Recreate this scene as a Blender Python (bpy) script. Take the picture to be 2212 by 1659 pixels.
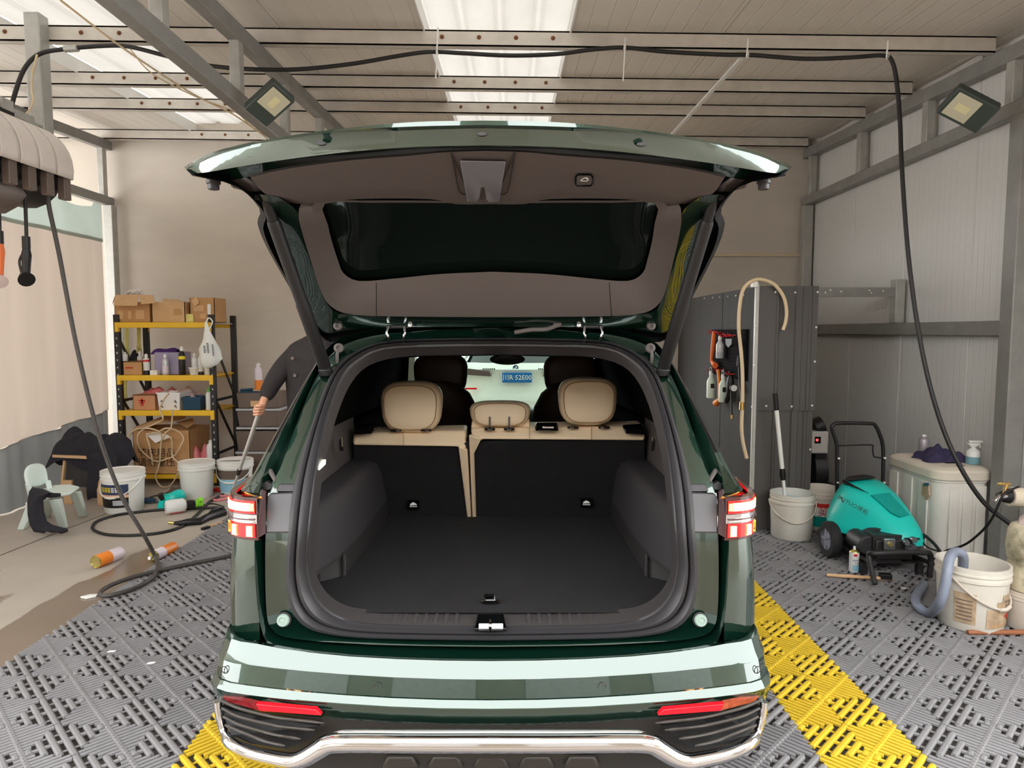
import bpy, bmesh, math, random
from mathutils import Vector, Matrix, Euler
V = Vector
random.seed(7)
scene = bpy.context.scene
COL = scene.collection
for o in list(bpy.data.objects):
    bpy.data.objects.remove(o)

# ------------------------------------------------------------------ camera
FPX, CX, CY, HCAM = 1480.0, 1106.0, 829.5, 1.70
PITCH = math.atan((CY - 715.0) / FPX)
cam_d = bpy.data.cameras.new('camera')
cam_d.sensor_fit = 'HORIZONTAL'; cam_d.sensor_width = 36.0
cam_d.lens = 36.0 * FPX / 2212.0
cam_d.clip_start = 0.02; cam_d.clip_end = 400
cam = bpy.data.objects.new('camera', cam_d); COL.objects.link(cam)
cam.location = (0, 0, HCAM)
cam.rotation_euler = (math.pi / 2 - PITCH, 0, 0)
scene.camera = cam

# ------------------------------------------------------------------ light
world = bpy.data.worlds.new('overcast_sky'); scene.world = world
world.use_nodes = True
wn = world.node_tree.nodes; wl = world.node_tree.links
bg = wn['Background']
bg.inputs['Color'].default_value = (1.0, 0.995, 0.985, 1)
bg.inputs['Strength'].default_value = 4.2
vs = scene.view_settings
vs.view_transform = 'Standard'; vs.look = 'None'
vs.exposure = 0.72; vs.gamma = 1.0
vs.use_curve_mapping = False
scene.cycles.max_bounces = 10
scene.cycles.diffuse_bounces = 6
scene.cycles.transparent_max_bounces = 12
scene.cycles.caustics_reflective = False
scene.cycles.caustics_refractive = False
scene.cycles.sample_clamp_indirect = 6.0

# ------------------------------------------------------------------ helpers
def ray(x, y):
    dx = (x - CX) / FPX; dy = -(y - CY) / FPX
    c, s = math.cos(PITCH), math.sin(PITCH)
    return V((dx, c + dy * s, -s + dy * c))
def P(x, y, D):
    "world point seen at pixel x,y at ground distance D"
    r = ray(x, y); t = D / r.y
    return V((r.x * t, D, HCAM + r.z * t))
def G(x, y, z=0.0):
    "world point seen at pixel x,y at height z"
    r = ray(x, y); t = (z - HCAM) / r.z
    return V((r.x * t, r.y * t, z))
def W(x, y, X):
    "world point seen at pixel x,y on the plane X"
    r = ray(x, y); t = X / r.x
    return V((X, r.y * t, HCAM + r.z * t))
def lin(c):
    return tuple(((v / 255.0) / 12.92 if v / 255.0 <= 0.04045 else ((v / 255.0 + 0.055) / 1.055) ** 2.4) for v in c[:3]) + (1.0,)

MATS = {}
def mat(name, rgb=(200, 200, 200), rough=0.5, metal=0.0, var=0.0, vscale=6.0, bump=0.0, bscale=60.0,
        coat=0.0, trans=0.0, ior=1.45, emit=None, estr=0.0, spec=0.5, rgb2=None, stretch=None, translucent=0.0,
        thresh=None, rvar=0.0, detail=4.0, sss=0.0, alpha=1.0):
    if name in MATS: return MATS[name]
    m = bpy.data.materials.new(name); m.use_nodes = True
    nt = m.node_tree; N = nt.nodes; L = nt.links
    b = N['Principled BSDF']
    b.inputs['Base Color'].default_value = lin(rgb)
    b.inputs['Roughness'].default_value = rough
    b.inputs['Metallic'].default_value = metal
    b.inputs['Specular IOR Level'].default_value = spec
    b.inputs['Coat Weight'].default_value = coat
    b.inputs['Coat Roughness'].default_value = 0.03
    b.inputs['Transmission Weight'].default_value = trans
    b.inputs['IOR'].default_value = ior
    b.inputs['Alpha'].default_value = alpha
    if emit is not None:
        b.inputs['Emission Color'].default_value = lin(emit)
        b.inputs['Emission Strength'].default_value = estr
    tc = None
    if var or rgb2 or bump or rvar:
        tc = N.new('ShaderNodeTexCoord'); mp = N.new('ShaderNodeMapping')
        L.new(tc.outputs['Object'], mp.inputs['Vector'])
        if stretch: mp.inputs['Scale'].default_value = stretch
    if var or rgb2 or rvar:
        nz = N.new('ShaderNodeTexNoise'); nz.inputs['Scale'].default_value = vscale
        nz.inputs['Detail'].default_value = detail; nz.inputs['Roughness'].default_value = 0.6
        L.new(mp.outputs['Vector'], nz.inputs['Vector'])
        cr = N.new('ShaderNodeValToRGB')
        lo, hi = thresh if thresh else (0.3, 0.7)
        cr.color_ramp.elements[0].position = lo; cr.color_ramp.elements[1].position = hi
        if rgb2: a, c2 = lin(rgb), lin(rgb2)
        else:
            l = lin(rgb); a = tuple(x * (1 - var) for x in l[:3]) + (1,); c2 = tuple(min(1, x * (1 + var)) for x in l[:3]) + (1,)
        cr.color_ramp.elements[0].color = a; cr.color_ramp.elements[1].color = c2
        L.new(nz.outputs['Fac'], cr.inputs['Fac'])
        if var or rgb2: L.new(cr.outputs['Color'], b.inputs['Base Color'])
        if rvar:
            mr = N.new('ShaderNodeMapRange'); L.new(nz.outputs['Fac'], mr.inputs['Value'])
            mr.inputs['From Min'].default_value = 0.3; mr.inputs['From Max'].default_value = 0.7
            mr.inputs['To Min'].default_value = max(0, rough - rvar); mr.inputs['To Max'].default_value = min(1, rough + rvar)
            L.new(mr.outputs['Result'], b.inputs['Roughness'])
    if bump:
        nb = N.new('ShaderNodeTexNoise'); nb.inputs['Scale'].default_value = bscale; nb.inputs['Detail'].default_value = 3
        L.new(mp.outputs['Vector'], nb.inputs['Vector'])
        bp = N.new('ShaderNodeBump'); bp.inputs['Strength'].default_value = bump; bp.inputs['Distance'].default_value = 0.01
        L.new(nb.outputs['Fac'], bp.inputs['Height']); L.new(bp.outputs['Normal'], b.inputs['Normal'])
    if translucent:
        out = N['Material Output']; tr = N.new('ShaderNodeBsdfTranslucent'); mx = N.new('ShaderNodeMixShader')
        mx.inputs['Fac'].default_value = translucent
        if (var or rgb2): L.new(cr.outputs['Color'], tr.inputs['Color'])
        else: tr.inputs['Color'].default_value = lin(rgb)
        L.new(b.outputs[0], mx.inputs[1]); L.new(tr.outputs[0], mx.inputs[2]); L.new(mx.outputs[0], out.inputs['Surface'])
    MATS[name] = m
    return m

def catmull(pts, n=6, closed=False):
    pts = [V(p) for p in pts]; out = []; L = len(pts)
    rng = range(L) if closed else range(L - 1)
    for i in rng:
        p1, p2 = pts[i], pts[(i + 1) % L]
        p0 = pts[i - 1] if (i > 0 or closed) else p1 + (p1 - p2)
        p3 = pts[(i + 2) % L] if (i + 2 < L or closed) else p2 + (p2 - p1)
        for k in range(n):
            t = k / n
            out.append(0.5 * ((2 * p1) + (p2 - p0) * t + (2 * p0 - 5 * p1 + 4 * p2 - p3) * t * t + (3 * p1 - p0 - 3 * p2 + p3) * t ** 3))
    if not closed: out.append(pts[-1].copy())
    return out

class MB:
    def __init__(self): self.v = []; self.f = []
    def add(self, vs_, fs):
        b = len(self.v); self.v += [V(p) for p in vs_]; self.f += [tuple(i + b for i in f) for f in fs]; return self
    def hexa(self, p):
        return self.add(p, [(0, 3, 2, 1), (4, 5, 6, 7), (0, 1, 5, 4), (1, 2, 6, 5), (2, 3, 7, 6), (3, 0, 4, 7)])
    def box(self, c, s, M=None):
        c = V(c); h = [x / 2 for x in s]
        q = [V((sx * h[0], sy * h[1], sz * h[2])) for sz in (-1, 1) for sx, sy in ((-1, -1), (1, -1), (1, 1), (-1, 1))]
        if M is not None: q = [M @ a for a in q]
        return self.hexa([c + a for a in q])
    def b2(self, lo, hi):
        lo = V(lo); hi = V(hi); return self.box((lo + hi) / 2, hi - lo)
    def bar(self, a, b, w, h, up=(0, 0, 1)):
        "box of section w x h from a to b"
        a = V(a); b = V(b); d = (b - a).normalized(); u = V(up)
        s = d.cross(u)
        if s.length < 1e-4: s = d.cross(V((1, 0, 0)))
        s.normalize(); u = s.cross(d).normalized()
        q = []
        for p in (a, b):
            q += [p - s * w / 2 - u * h / 2, p + s * w / 2 - u * h / 2, p + s * w / 2 + u * h / 2, p - s * w / 2 + u * h / 2]
        return self.hexa(q)
    def tube(self, path, r, n=8, closed=False, caps=True, flat=1.0):
        path = [V(p) for p in path]; L = len(path); vs_ = []; fs = []
        up = None
        for i, p in enumerate(path):
            if closed: d = path[(i + 1) % L] - path[i - 1]
            else: d = path[min(i + 1, L - 1)] - path[max(i - 1, 0)]
            if d.length < 1e-9: d = V((0, 0, 1))
            d.normalize()
            if up is None:
                up = V((0, 0, 1)) if abs(d.z) < 0.95 else V((1, 0, 0))
            s = d.cross(up)
            if s.length < 1e-5: s = d.cross(V((1, 0.1, 0)))
            s.normalize(); up = s.cross(d).normalized()
            rr = r[i] if isinstance(r, (list, tuple)) else r
            for k in range(n):
                a = 2 * math.pi * k / n
                vs_.append(p + s * rr * math.cos(a) + up * rr * flat * math.sin(a))
        for i in range(L if closed else L - 1):
            j = (i + 1) % L
            for k in range(n):
                k2 = (k + 1) % n
                fs.append((i * n + k, i * n + k2, j * n + k2, j * n + k))
        if caps and not closed:
            fs.append(tuple(range(n - 1, -1, -1))); fs.append(tuple((L - 1) * n + k for k in range(n)))
        return self.add(vs_, fs)
    def lathe(self, prof, M=None, n=24, cap0=True, cap1=True, sx=1.0, sy=1.0):
        "prof: (radius, z) pairs; M places it"
        if M is None: M = Matrix()
        elif isinstance(M, (Vector, tuple)): M = Matrix.Translation(V(M))
        vs_ = []; fs = []
        for r, z in prof:
            for k in range(n):
                a = 2 * math.pi * k / n
                vs_.append(M @ V((r * sx * math.cos(a), r * sy * math.sin(a), z)))
        L = len(prof)
        for i in range(L - 1):
            for k in range(n):
                k2 = (k + 1) % n
                fs.append((i * n + k, i * n + k2, (i + 1) * n + k2, (i + 1) * n + k))
        if cap0: fs.append(tuple(range(n - 1, -1, -1)))
        if cap1: fs.append(tuple((L - 1) * n + k for k in range(n)))
        return self.add(vs_, fs)
    def grid(self, rows, closed=False, caps=False):
        m = len(rows[0]); vs_ = [p for r in rows for p in r]; fs = []
        for i in range(len(rows) - 1):
            for k in range(m if closed else m - 1):
                k2 = (k + 1) % m
                fs.append((i * m + k, i * m + k2, (i + 1) * m + k2, (i + 1) * m + k))
        if caps:
            fs.append(tuple(range(m - 1, -1, -1))); fs.append(tuple((len(rows) - 1) * m + k for k in range(m)))
        return self.add(vs_, fs)
    def prism(self, pts, off):
        "closed outline of 3d points, thickened by the vector off"
        pts = [V(p) for p in pts]; off = V(off); n = len(pts)
        return self.add(pts + [p + off for p in pts],
                        [tuple(range(n - 1, -1, -1)), tuple(range(n, 2 * n))] + [(i, (i + 1) % n, n + (i + 1) % n, n + i) for i in range(n)])
    def xf(self, M):
        self.v = [M @ p for p in self.v]; return self

ORG = {}
def world_org(o): return ORG.get(o.name, V((0, 0, 0)))
def mesh_of(name, mb, smooth=None, org=V((0, 0, 0))):
    me = bpy.data.meshes.new(name)
    me.from_pydata([tuple(p - org) for p in mb.v], [], mb.f)
    bm = bmesh.new(); bm.from_mesh(me)
    bmesh.ops.recalc_face_normals(bm, faces=bm.faces); bm.to_mesh(me); bm.free()
    if smooth:
        me.polygons.foreach_set('use_smooth', [True] * len(me.polygons))
        me.set_sharp_from_angle(angle=math.radians(smooth))
    me.update()
    return me
def obj(name, mb, m, parent=None, smooth=None, bevel=0.0, label=None, solid=0.0, sub=0, bseg=2):
    org = world_org(parent) if parent is not None else V((0, 0, 0))
    me = mesh_of(name, mb, smooth, org) if isinstance(mb, MB) else mb
    o = bpy.data.objects.new(name, me); COL.objects.link(o)
    if m is not None and not me.materials: me.materials.append(m if not isinstance(m, str) else MATS[m])
    if parent is not None: o.parent = parent
    ORG[o.name] = org.copy()
    if label: o['label'] = label
    if solid:
        s = o.modifiers.new('thickness', 'SOLIDIFY'); s.thickness = solid; s.offset = 0
    if sub:
        s = o.modifiers.new('subdiv', 'SUBSURF'); s.levels = sub; s.render_levels = sub
    if bevel:
        b = o.modifiers.new('bevel', 'BEVEL'); b.width = bevel; b.segments = bseg; b.limit_method = 'ANGLE'; b.angle_limit = math.radians(40)
        me.polygons.foreach_set('use_smooth', [True] * len(me.polygons)); me.set_sharp_from_angle(angle=math.radians(40))
    return o
def thing(name, label, cat, loc=(0, 0, 0), group=None):
    o = bpy.data.objects.new(name, None); COL.objects.link(o); o.empty_display_size = 0.1
    o.location = loc; ORG[o.name] = V(loc); o['label'] = label; o['category'] = cat
    if group: o['group'] = group
    return o
def tag(o, label, cat, group=None):
    o['label'] = label; o['category'] = cat
    if group: o['group'] = group
    return o
def single(name, mb, m, label, cat, group=None, **k):
    "a thing that is one mesh, with its origin at its base"
    lo = V((sum(p.x for p in mb.v) / len(mb.v), sum(p.y for p in mb.v) / len(mb.v), min(p.z for p in mb.v)))
    mb.v = [p - lo for p in mb.v]
    o = obj(name, mb, m, **k); o.location = lo; ORG[o.name] = lo
    return tag(o, label, cat, group)
def struct(o): o['kind'] = 'structure'; return o
def dup(root, loc, rz=0.0, label=None, scale=None):
    r = root.copy(); COL.objects.link(r); r.location = loc; r.rotation_euler = (0, 0, rz)
    if scale: r.scale = (scale,) * 3
    if label: r['label'] = label
    for ch in list(root.children):
        c = ch.copy(); COL.objects.link(c); c.parent = r
        for g in ch.children:
            d = g.copy(); COL.objects.link(d); d.parent = c
    return r
def text_mb(s, size, M, extrude=0.0, align='CENTER'):
    cu = bpy.data.curves.new('lettering', 'FONT'); cu.body = s; cu.size = size; cu.extrude = extrude
    cu.align_x = align; cu.align_y = 'CENTER'; cu.resolution_u = 2
    t = bpy.data.objects.new('lettering', cu); COL.objects.link(t)
    dg = bpy.context.evaluated_depsgraph_get()
    me = bpy.data.meshes.new_from_object(t.evaluated_get(dg))
    mb = MB(); mb.add([M @ v.co for v in me.vertices], [tuple(p.vertices) for p in me.polygons])
    bpy.data.objects.remove(t); bpy.data.curves.remove(cu); bpy.data.meshes.remove(me)
    return mb
def frame(o, x, y):
    "matrix with given origin, x axis and y axis"
    x = V(x).normalized(); y = V(y); z = x.cross(y).normalized(); y = z.cross(x)
    M = Matrix((x, y, z)).transposed().to_4x4(); M.translation = V(o); return M
def rot(ax, deg): return Matrix.Rotation(math.radians(deg), 4, ax)
def T(p): return Matrix.Translation(V(p))

# ------------------------------------------------------------------ materials
mat('concrete', (186, 172, 156), 0.85, var=0.10, vscale=1.6, bump=0.15, bscale=25)
mat('plaster', (208, 199, 188), 0.9, var=0.09, vscale=1.1, bump=0.12, bscale=14, stretch=(0.6, 1, 1.6))
mat('slab_dark', (70, 66, 62), 0.45, var=0.25, vscale=3)
mat('panel_white', (214, 213, 211), 0.45, var=0.03, vscale=2)
mat('panel_ceiling', (205, 195, 182), 0.5, var=0.05, vscale=1.5, stretch=(1, 0.2, 1))
mat('galv', (176, 175, 170), 0.42, 0.3, var=0.13, vscale=9, rvar=0.12)
mat('purlin', (204, 198, 189), 0.5, 0.05, var=0.10, vscale=7)
mat('steel_grey', (142, 141, 138), 0.5, 0.15, var=0.12, vscale=6)
mat('white_trim', (228, 228, 224), 0.4)
mat('skylight', (112, 109, 104), 0.4, var=0.06, vscale=5, stretch=(1, 0.3, 1), translucent=0.85)
mat('tile_grey', (130, 129, 131), 0.55, var=0.12, vscale=5, spec=0.4)
mat('tile_yellow', (208, 176, 46), 0.5, var=0.10, vscale=7)
mat('curtain', (164, 152, 141), 0.5, var=0.05, vscale=1.3, stretch=(1, 3, 0.3), translucent=0.45)
mat('curtain_band', (128, 130, 130), 0.6, var=0.12, vscale=2, stretch=(1, 3, 0.4), translucent=0.15)
mat('curtain_clear', (165, 178, 172), 0.4, var=0.06, vscale=3, translucent=0.4)
mat('black_plastic', (24, 23, 24), 0.45)
mat('black_rubber', (26, 25, 25), 0.6)
mat('white_plastic', (232, 232, 228), 0.4)
mat('ivory', (222, 205, 178), 0.5)
# ------------------------------------------------------------------ setting
XL, XR, DB = -4.85, 3.62, 8.45
TS = 0.4275                                    # one plastic floor tile
TX0, TD0 = -1.3325 - 3 * TS, 3.065 - 10 * TS
FZ = -0.022                                    # bare concrete level
def roof_z(X, D): return 3.75 - 0.0115 * X + 0.05 * (D - 5.16)   # underside of purlins
PH = 0.115                                     # purlin depth

# floor: bare concrete, wet towards the tiles
m = mat('floor_concrete', (174, 165, 154), 0.75, var=0.08, vscale=1.4, bump=0.1, bscale=30)
nt = m.node_tree; N = nt.nodes; L = nt.links; b = N['Principled BSDF']
tc = N.new('ShaderNodeTexCoord'); sp = N.new('ShaderNodeSeparateXYZ'); L.new(tc.outputs['Object'], sp.inputs[0])
nz = N.new('ShaderNodeTexNoise'); nz.inputs['Scale'].default_value = 1.35; nz.inputs['Detail'].default_value = 5
mp = N.new('ShaderNodeMapping'); mp.inputs['Rotation'].default_value = (0, 0, 0.5); mp.inputs['Scale'].default_value = (1.7, 0.55, 1)
L.new(tc.outputs['Object'], mp.inputs[0]); L.new(mp.outputs[0], nz.inputs['Vector'])
m1 = N.new('ShaderNodeMapRange'); m1.inputs['From Min'].default_value = -3.75; m1.inputs['From Max'].default_value = -2.65
m1.inputs['To Min'].default_value = -0.19; m1.inputs['To Max'].default_value = 0.16; L.new(sp.outputs['X'], m1.inputs['Value'])
m2 = N.new('ShaderNodeMapRange'); m2.inputs['From Min'].default_value = 4.1; m2.inputs['From Max'].default_value = 5.6
m2.inputs['To Min'].default_value = 0.05; m2.inputs['To Max'].default_value = -0.2; L.new(sp.outputs['Y'], m2.inputs['Value'])
a1 = N.new('ShaderNodeMath'); a1.operation = 'ADD'; L.new(nz.outputs['Fac'], a1.inputs[0]); L.new(m1.outputs[0], a1.inputs[1])
a2 = N.new('ShaderNodeMath'); a2.operation = 'ADD'; L.new(a1.outputs[0], a2.inputs[0]); L.new(m2.outputs[0], a2.inputs[1])
wet = N.new('ShaderNodeMapRange'); wet.inputs['From Min'].default_value = 0.50; wet.inputs['From Max'].default_value = 0.53; L.new(a2.outputs[0], wet.inputs['Value'])
mx = N.new('ShaderNodeMix'); mx.data_type = 'RGBA'; mx.blend_type = 'MULTIPLY'; L.new(wet.outputs[0], mx.inputs[0])
src = b.inputs['Base Color'].links[0].from_socket; L.new(src, mx.inputs[6]); mx.inputs[7].default_value = (0.45, 0.39, 0.34, 1)
L.new(mx.outputs[2], b.inputs['Base Color'])
mr = N.new('ShaderNodeMapRange'); mr.inputs['To Min'].default_value = 0.75; mr.inputs['To Max'].default_value = 0.16
L.new(wet.outputs[0], mr.inputs['Value']); L.new(mr.outputs[0], b.inputs['Roughness'])
fl = struct(obj('floor', MB().b2((-9, -9.2, FZ - 0.2), (TX0, 16, FZ)), m))
TX1, TD1 = TX0 + 14 * TS, TD0 + 22 * TS
k = obj('wet_slab', MB().b2((TX0, 2.0, FZ - 0.2), (9, TD1, FZ - 0.002)), 'slab_dark', fl)
k = obj('near_slab', MB().b2((TX0, -9.2, FZ - 0.2), (9, 2.0, FZ)), m, fl)
k = obj('far_slab', MB().b2((TX0, TD1, FZ - 0.2), (9, 16, FZ)), m, fl)

# open grid floor tiles: quarter squares of fine ribs and of thick bars
def tile_mesh(flip, name):
    mb = MB(); q = TS / 2
    def seg(c, d):                             # clip the line to a quarter square
        if d > 0: x0, x1 = max(0, c), min(q, q + c); return (x0, x0 - c), (x1, x1 - c)
        x0, x1 = max(0, c - q), min(q, c); return (x0, c - x0), (x1, c - x1)
    def barat(ox, oy, c, d, w, zt, zb, cut=0.0):
        a, e = seg(c, d); a = V((ox + a[0], oy + a[1], 0)); e = V((ox + e[0], oy + e[1], 0))
        if (e - a).length < 0.016: return
        dr = (e - a).normalized(); a += dr * cut; e -= dr * cut; s = V((-dr.y, dr.x, 0))
        r = []
        for p in (a, e):
            r.append([p + s * w / 2 + V((0, 0, zb)), p + s * w / 2 + V((0, 0, zt - 0.004)), p + s * w * 0.22 + V((0, 0, zt)),
                      p - s * w * 0.22 + V((0, 0, zt)), p - s * w / 2 + V((0, 0, zt - 0.004)), p - s * w / 2 + V((0, 0, zb))])
        mb.grid(r); b0 = len(mb.v)
        mb.f += [(b0 - 12, b0 - 11, b0 - 10, b0 - 9, b0 - 8, b0 - 7), (b0 - 1, b0 - 2, b0 - 3, b0 - 4, b0 - 5, b0 - 6)]
    for ix in (0, 1):
        for iy in (0, 1):
            ox, oy = ix * q, iy * q
            fine = (ix == 0) == (iy == 1)
            n = 12 if fine else 7
            st = 2 * q / n
            for i in range(n):
                k = (i + 0.5) * st
                if fine: barat(ox, oy, k, -1, st * 0.36, 0.0, -0.013, 0.002)          # "\" ribs
                else: barat(ox, oy, k - q, 1, st * 0.40, 0.0, -0.013, 0.003)           # "/" bars
            if fine: barat(ox, oy, 0, 1, 0.024, 0.0, -0.014)
            else: barat(ox, oy, q, -1, 0.013, -0.002, -0.014)
            # small webs low in the gaps of the open quarter
            if not fine:
                for kk in (q * 0.5, q * 1.5): barat(ox, oy, kk, -1, 0.006, -0.009, -0.016)
            else:
                for kk in (-q * 0.5, q * 0.5): barat(ox, oy, kk, 1, 0.006, -0.008, -0.016)
    if flip:
        for p in mb.v: p.x = TS - p.x
    e = 0.003                                   # thin rim
    return mesh_of(name, mb)
tm = {}
for fl_ in (0, 1):
    for nm in ('tile_grey', 'tile_yellow'):
        me = tile_mesh(fl_, 'floor_tile'); me.materials.append(MATS[nm]); tm[fl_, nm] = me
nt_ = 0
for ci in range(14):
    for ri in range(22):
        x0, d0 = TX0 + ci * TS, TD0 + ri * TS
        if d0 + TS < 2.2: continue
        if x0 > 2.0 and d0 > 5.72 + TS * 2: continue
        # leave out what only the car hides
        if -0.8 < x0 < 0.3 and d0 > 3.2: continue
        col = 'tile_yellow' if ci in (3, 9) else 'tile_grey'
        o = bpy.data.objects.new('floor_tile', tm[1 if ci < 6 else 0, col]); COL.objects.link(o)
        o.location = (x0, d0, random.uniform(-0.0012, 0.0012)); o.parent = fl; nt_ += 1
print('tiles', nt_)

# back wall with the drive-through opening behind the car
OP = (-1.2, 1.15, 2.4)
mb = MB()
mb.b2((-8.5, DB, FZ), (OP[0], DB + 0.2, 4.3)); mb.b2((OP[1], DB, FZ), (5, DB + 0.2, 4.3)); mb.b2((OP[0], DB, OP[2]), (OP[1], DB + 0.2, 4.3))
wb = struct(obj('wall_back', mb, 'plaster'))
mb = MB().tube([(2.35, DB - 0.03, 2.62), (3.5, DB - 0.03, 2.62)], 0.018)
obj('conduit', mb, 'ivory', wb)

# right wall: upright sandwich panels with fine grooves
mw = mat('panel_ribbed', (216, 215, 213), 0.42, spec=0.4)
N = mw.node_tree.nodes; L = mw.node_tree.links
tc = N.new('ShaderNodeTexCoord'); wv = N.new('ShaderNodeTexWave'); wv.bands_direction = 'Y'; wv.inputs['Scale'].default_value = 4.2
wv.wave_profile = 'TRI'
L.new(tc.outputs['Object'], wv.inputs['Vector'])
r = N.new('ShaderNodeValToRGB'); r.color_ramp.elements[0].position = 0.0; r.color_ramp.elements[1].position = 0.12
L.new(wv.outputs['Fac'], r.inputs['Fac'])
bp = N.new('ShaderNodeBump'); bp.inputs['Strength'].default_value = 0.5; bp.inputs['Distance'].default_value = 0.004
L.new(r.outputs['Color'], bp.inputs['Height']); L.new(bp.outputs['Normal'], N['Principled BSDF'].inputs['Normal'])
wr = struct(obj('wall_right', MB().b2((XR + 0.05, 2.6, FZ), (XR + 0.15, DB, 4.2)), 'panel_white'))
for i in range(7):
    y0 = 2.6 + i * 0.95; y1 = min(y0 + 0.944, DB)
    obj('wall_panel', MB().b2((XR, y0, FZ), (XR + 0.05, y1, roof_z(XR, y0) + PH)), mw, wr, bevel=0.006)

# ceiling: ribbed panels between two translucent strips
SK = [(-3.8, -2.7), (-0.64, 0.43)]
RY0 = 0.6
mc = mat('panel_roof', (220, 213, 204), 0.5, var=0.04, vscale=1.2, stretch=(1, .25, 1))
N = mc.node_tree.nodes; L = mc.node_tree.links
tc = N.new('ShaderNodeTexCoord'); wv = N.new('ShaderNodeTexWave'); wv.bands_direction = 'X'; wv.inputs['Scale'].default_value = 2.3; wv.wave_profile = 'TRI'
L.new(tc.outputs['Object'], wv.inputs['Vector'])
r = N.new('ShaderNodeValToRGB'); r.color_ramp.elements[0].position = 0.0; r.color_ramp.elements[1].position = 0.10
L.new(wv.outputs['Fac'], r.inputs['Fac'])
bp = N.new('ShaderNodeBump'); bp.inputs['Strength'].default_value = 0.6; bp.inputs['Distance'].default_value = 0.006
L.new(r.outputs['Color'], bp.inputs['Height']); L.new(bp.outputs['Normal'], N['Principled BSDF'].inputs['Normal'])
def slab(x0, x1, y0, y1, dz0, dz1):
    q = [V((x, y, roof_z(x, y) + d)) for d in (dz0, dz1) for x, y in ((x0, y0), (x1, y0), (x1, y1), (x0, y1))]
    return MB().hexa(q)
cl = struct(obj('ceiling', slab(-8.5, -7.9, RY0, DB, PH, PH + 0.1), mc))
for x0, x1, n in ((-7.9, -3.8, 4), (-2.7, -0.64, 2), (0.43, 3.75, 3)):
    w = (x1 - x0) / n
    for i in range(n):
        obj('roof_panel', slab(x0 + i * w, x0 + (i + 1) * w - 0.006, RY0, DB + 0.2, PH, PH + 0.1), mc, cl)
for i, (x0, x1) in enumerate(SK):
    rows = []
    for y in [RY0 + (DB + 0.2 - RY0) * k / 12 for k in range(13)]:
        row = []
        nn = 40
        for k in range(nn + 1):
            x = x0 - 0.03 + (x1 - x0 + 0.06) * k / nn
            row.append(V((x, y, roof_z(x, y) + PH + 0.115 + (0.025 if (k % 10) in (0, 1) else 0.0))))
        rows.append(row)
    wd = struct(obj('window_%d' % (i + 1), MB().grid(rows), 'skylight'))
    for xs in (x0, x1):
        s = 0.012 if xs == x0 else -0.012
        obj('reveal', slab(min(xs, xs + s), max(xs, xs + s), RY0, DB, PH - 0.012, PH + 0.11), 'white_trim', wd)
    # second sheet overlaps as laps on the strip
for D in (1.7, 2.85, 4.0, 5.16, 6.2, 7.0, 8.32):
    q = []
    mb = MB()
    x0, x1 = -8.0, 3.5
    for sx, a0, a1, b0, b1 in ((0, -0.03, 0.03, 0.0, 0.012), (0, -0.03, -0.022, 0.0, PH), (0, -0.03, 0.03, PH - 0.012, PH - 0.002), (0, 0.022, 0.03, 0.0, 0.028), (0, 0.022, 0.03, PH - 0.028, PH)):
        mb.hexa([V((x, D + a, roof_z(x, D) + bb)) for bb in (b0, b1) for x, a in ((x0, a0), (x1, a0), (x1, a1), (x0, a1))])
    obj('purlin', mb, 'purlin', cl)

mat('rust', (120, 78, 50), 0.8, var=0.2, vscale=60)
rbm = mesh_of('rust_bolt', MB().lathe([(.016, 0), (.016, .004), (.009, .006), (.009, .014), (.004, .016)], rot('X', 90), 8)); rbm.materials.append(MATS['rust'])
for D in (5.16, 6.2, 7.0, 8.32):
    for x0, x1 in SK:
        for k in range(4):
            x = x0 + (x1 - x0) * (k + .5) / 4
            o = obj('rust_bolt', rbm, None, cl); o.location = (x, D - .03, roof_z(x, D) + PH * .55)
for pa, pb in (((0, 1200), (150, 1140)), ((150, 1140), (262, 1098)), ((-60, 1262), (0, 1232))):
    a, b = G(*pa, FZ + .0005), G(*pb, FZ + .0005); obj('floor_joint', MB().bar(a, b, .014, .002), 'slab_dark', fl)
# trusses, posts and rails of the steel frame
def truss(X, y0, y1, webs, label, w=0.09):
    t = thing('roof_truss', label, 'truss', (X, (y0 + y1) / 2, 3.2))
    obj('top_chord', MB().bar((X, y0, roof_z(X, y0) - 0.055), (X, y1, roof_z(X, y1) - 0.055), w, 0.11), 'steel_grey', t, bevel=0.008)
    obj('bottom_chord', MB().bar((X, y0, 3.25), (X, y1, 3.25), w, 0.1), 'steel_grey', t, bevel=0.008)
    for D in webs:
        obj('web_post', MB().b2((X - 0.035, D - 0.04, 3.29), (X + 0.035, D + 0.04, roof_z(X, D) - 0.1)), 'galv', t, bevel=0.005)
    return t
truss(3.54, 1.3, DB - 0.02, (1.9, 2.9, 3.9, 4.98, 5.98, 7.1, 8.25), 'grey steel roof truss along the white panel wall on the right')
truss(-1.86, 1.3, DB - 0.02, (1.7, 2.75, 3.75, 4.78, 5.76, 6.8, 7.8), 'grey steel roof truss overhead in the middle of the bay, carrying a floodlight')
truss(-4.85, 1.3, DB - 0.02, (5.2, 6.25, 7.32, 8.28), 'grey steel roof truss above the hanging curtain on the left')
def post(X, D, z0, z1, w, label, m='galv'):
    return single('steel_post', MB().b2((X - w / 2, D - w / 2, z0), (X + w / 2, D + w / 2, z1)), MATS[m], label, 'post', bevel=0.008)
post(3.54, DB - 0.1, FZ, 3.2, 0.11, 'galvanised square post in the far right corner below the truss')
post(3.55, 4.86, FZ, 3.2, 0.13, 'grey square post on the panel wall behind the tap', 'steel_grey')
post(-4.82, DB - 0.1, FZ, 3.2, 0.11, 'pale square post in the corner behind the yellow shelves')
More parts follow.
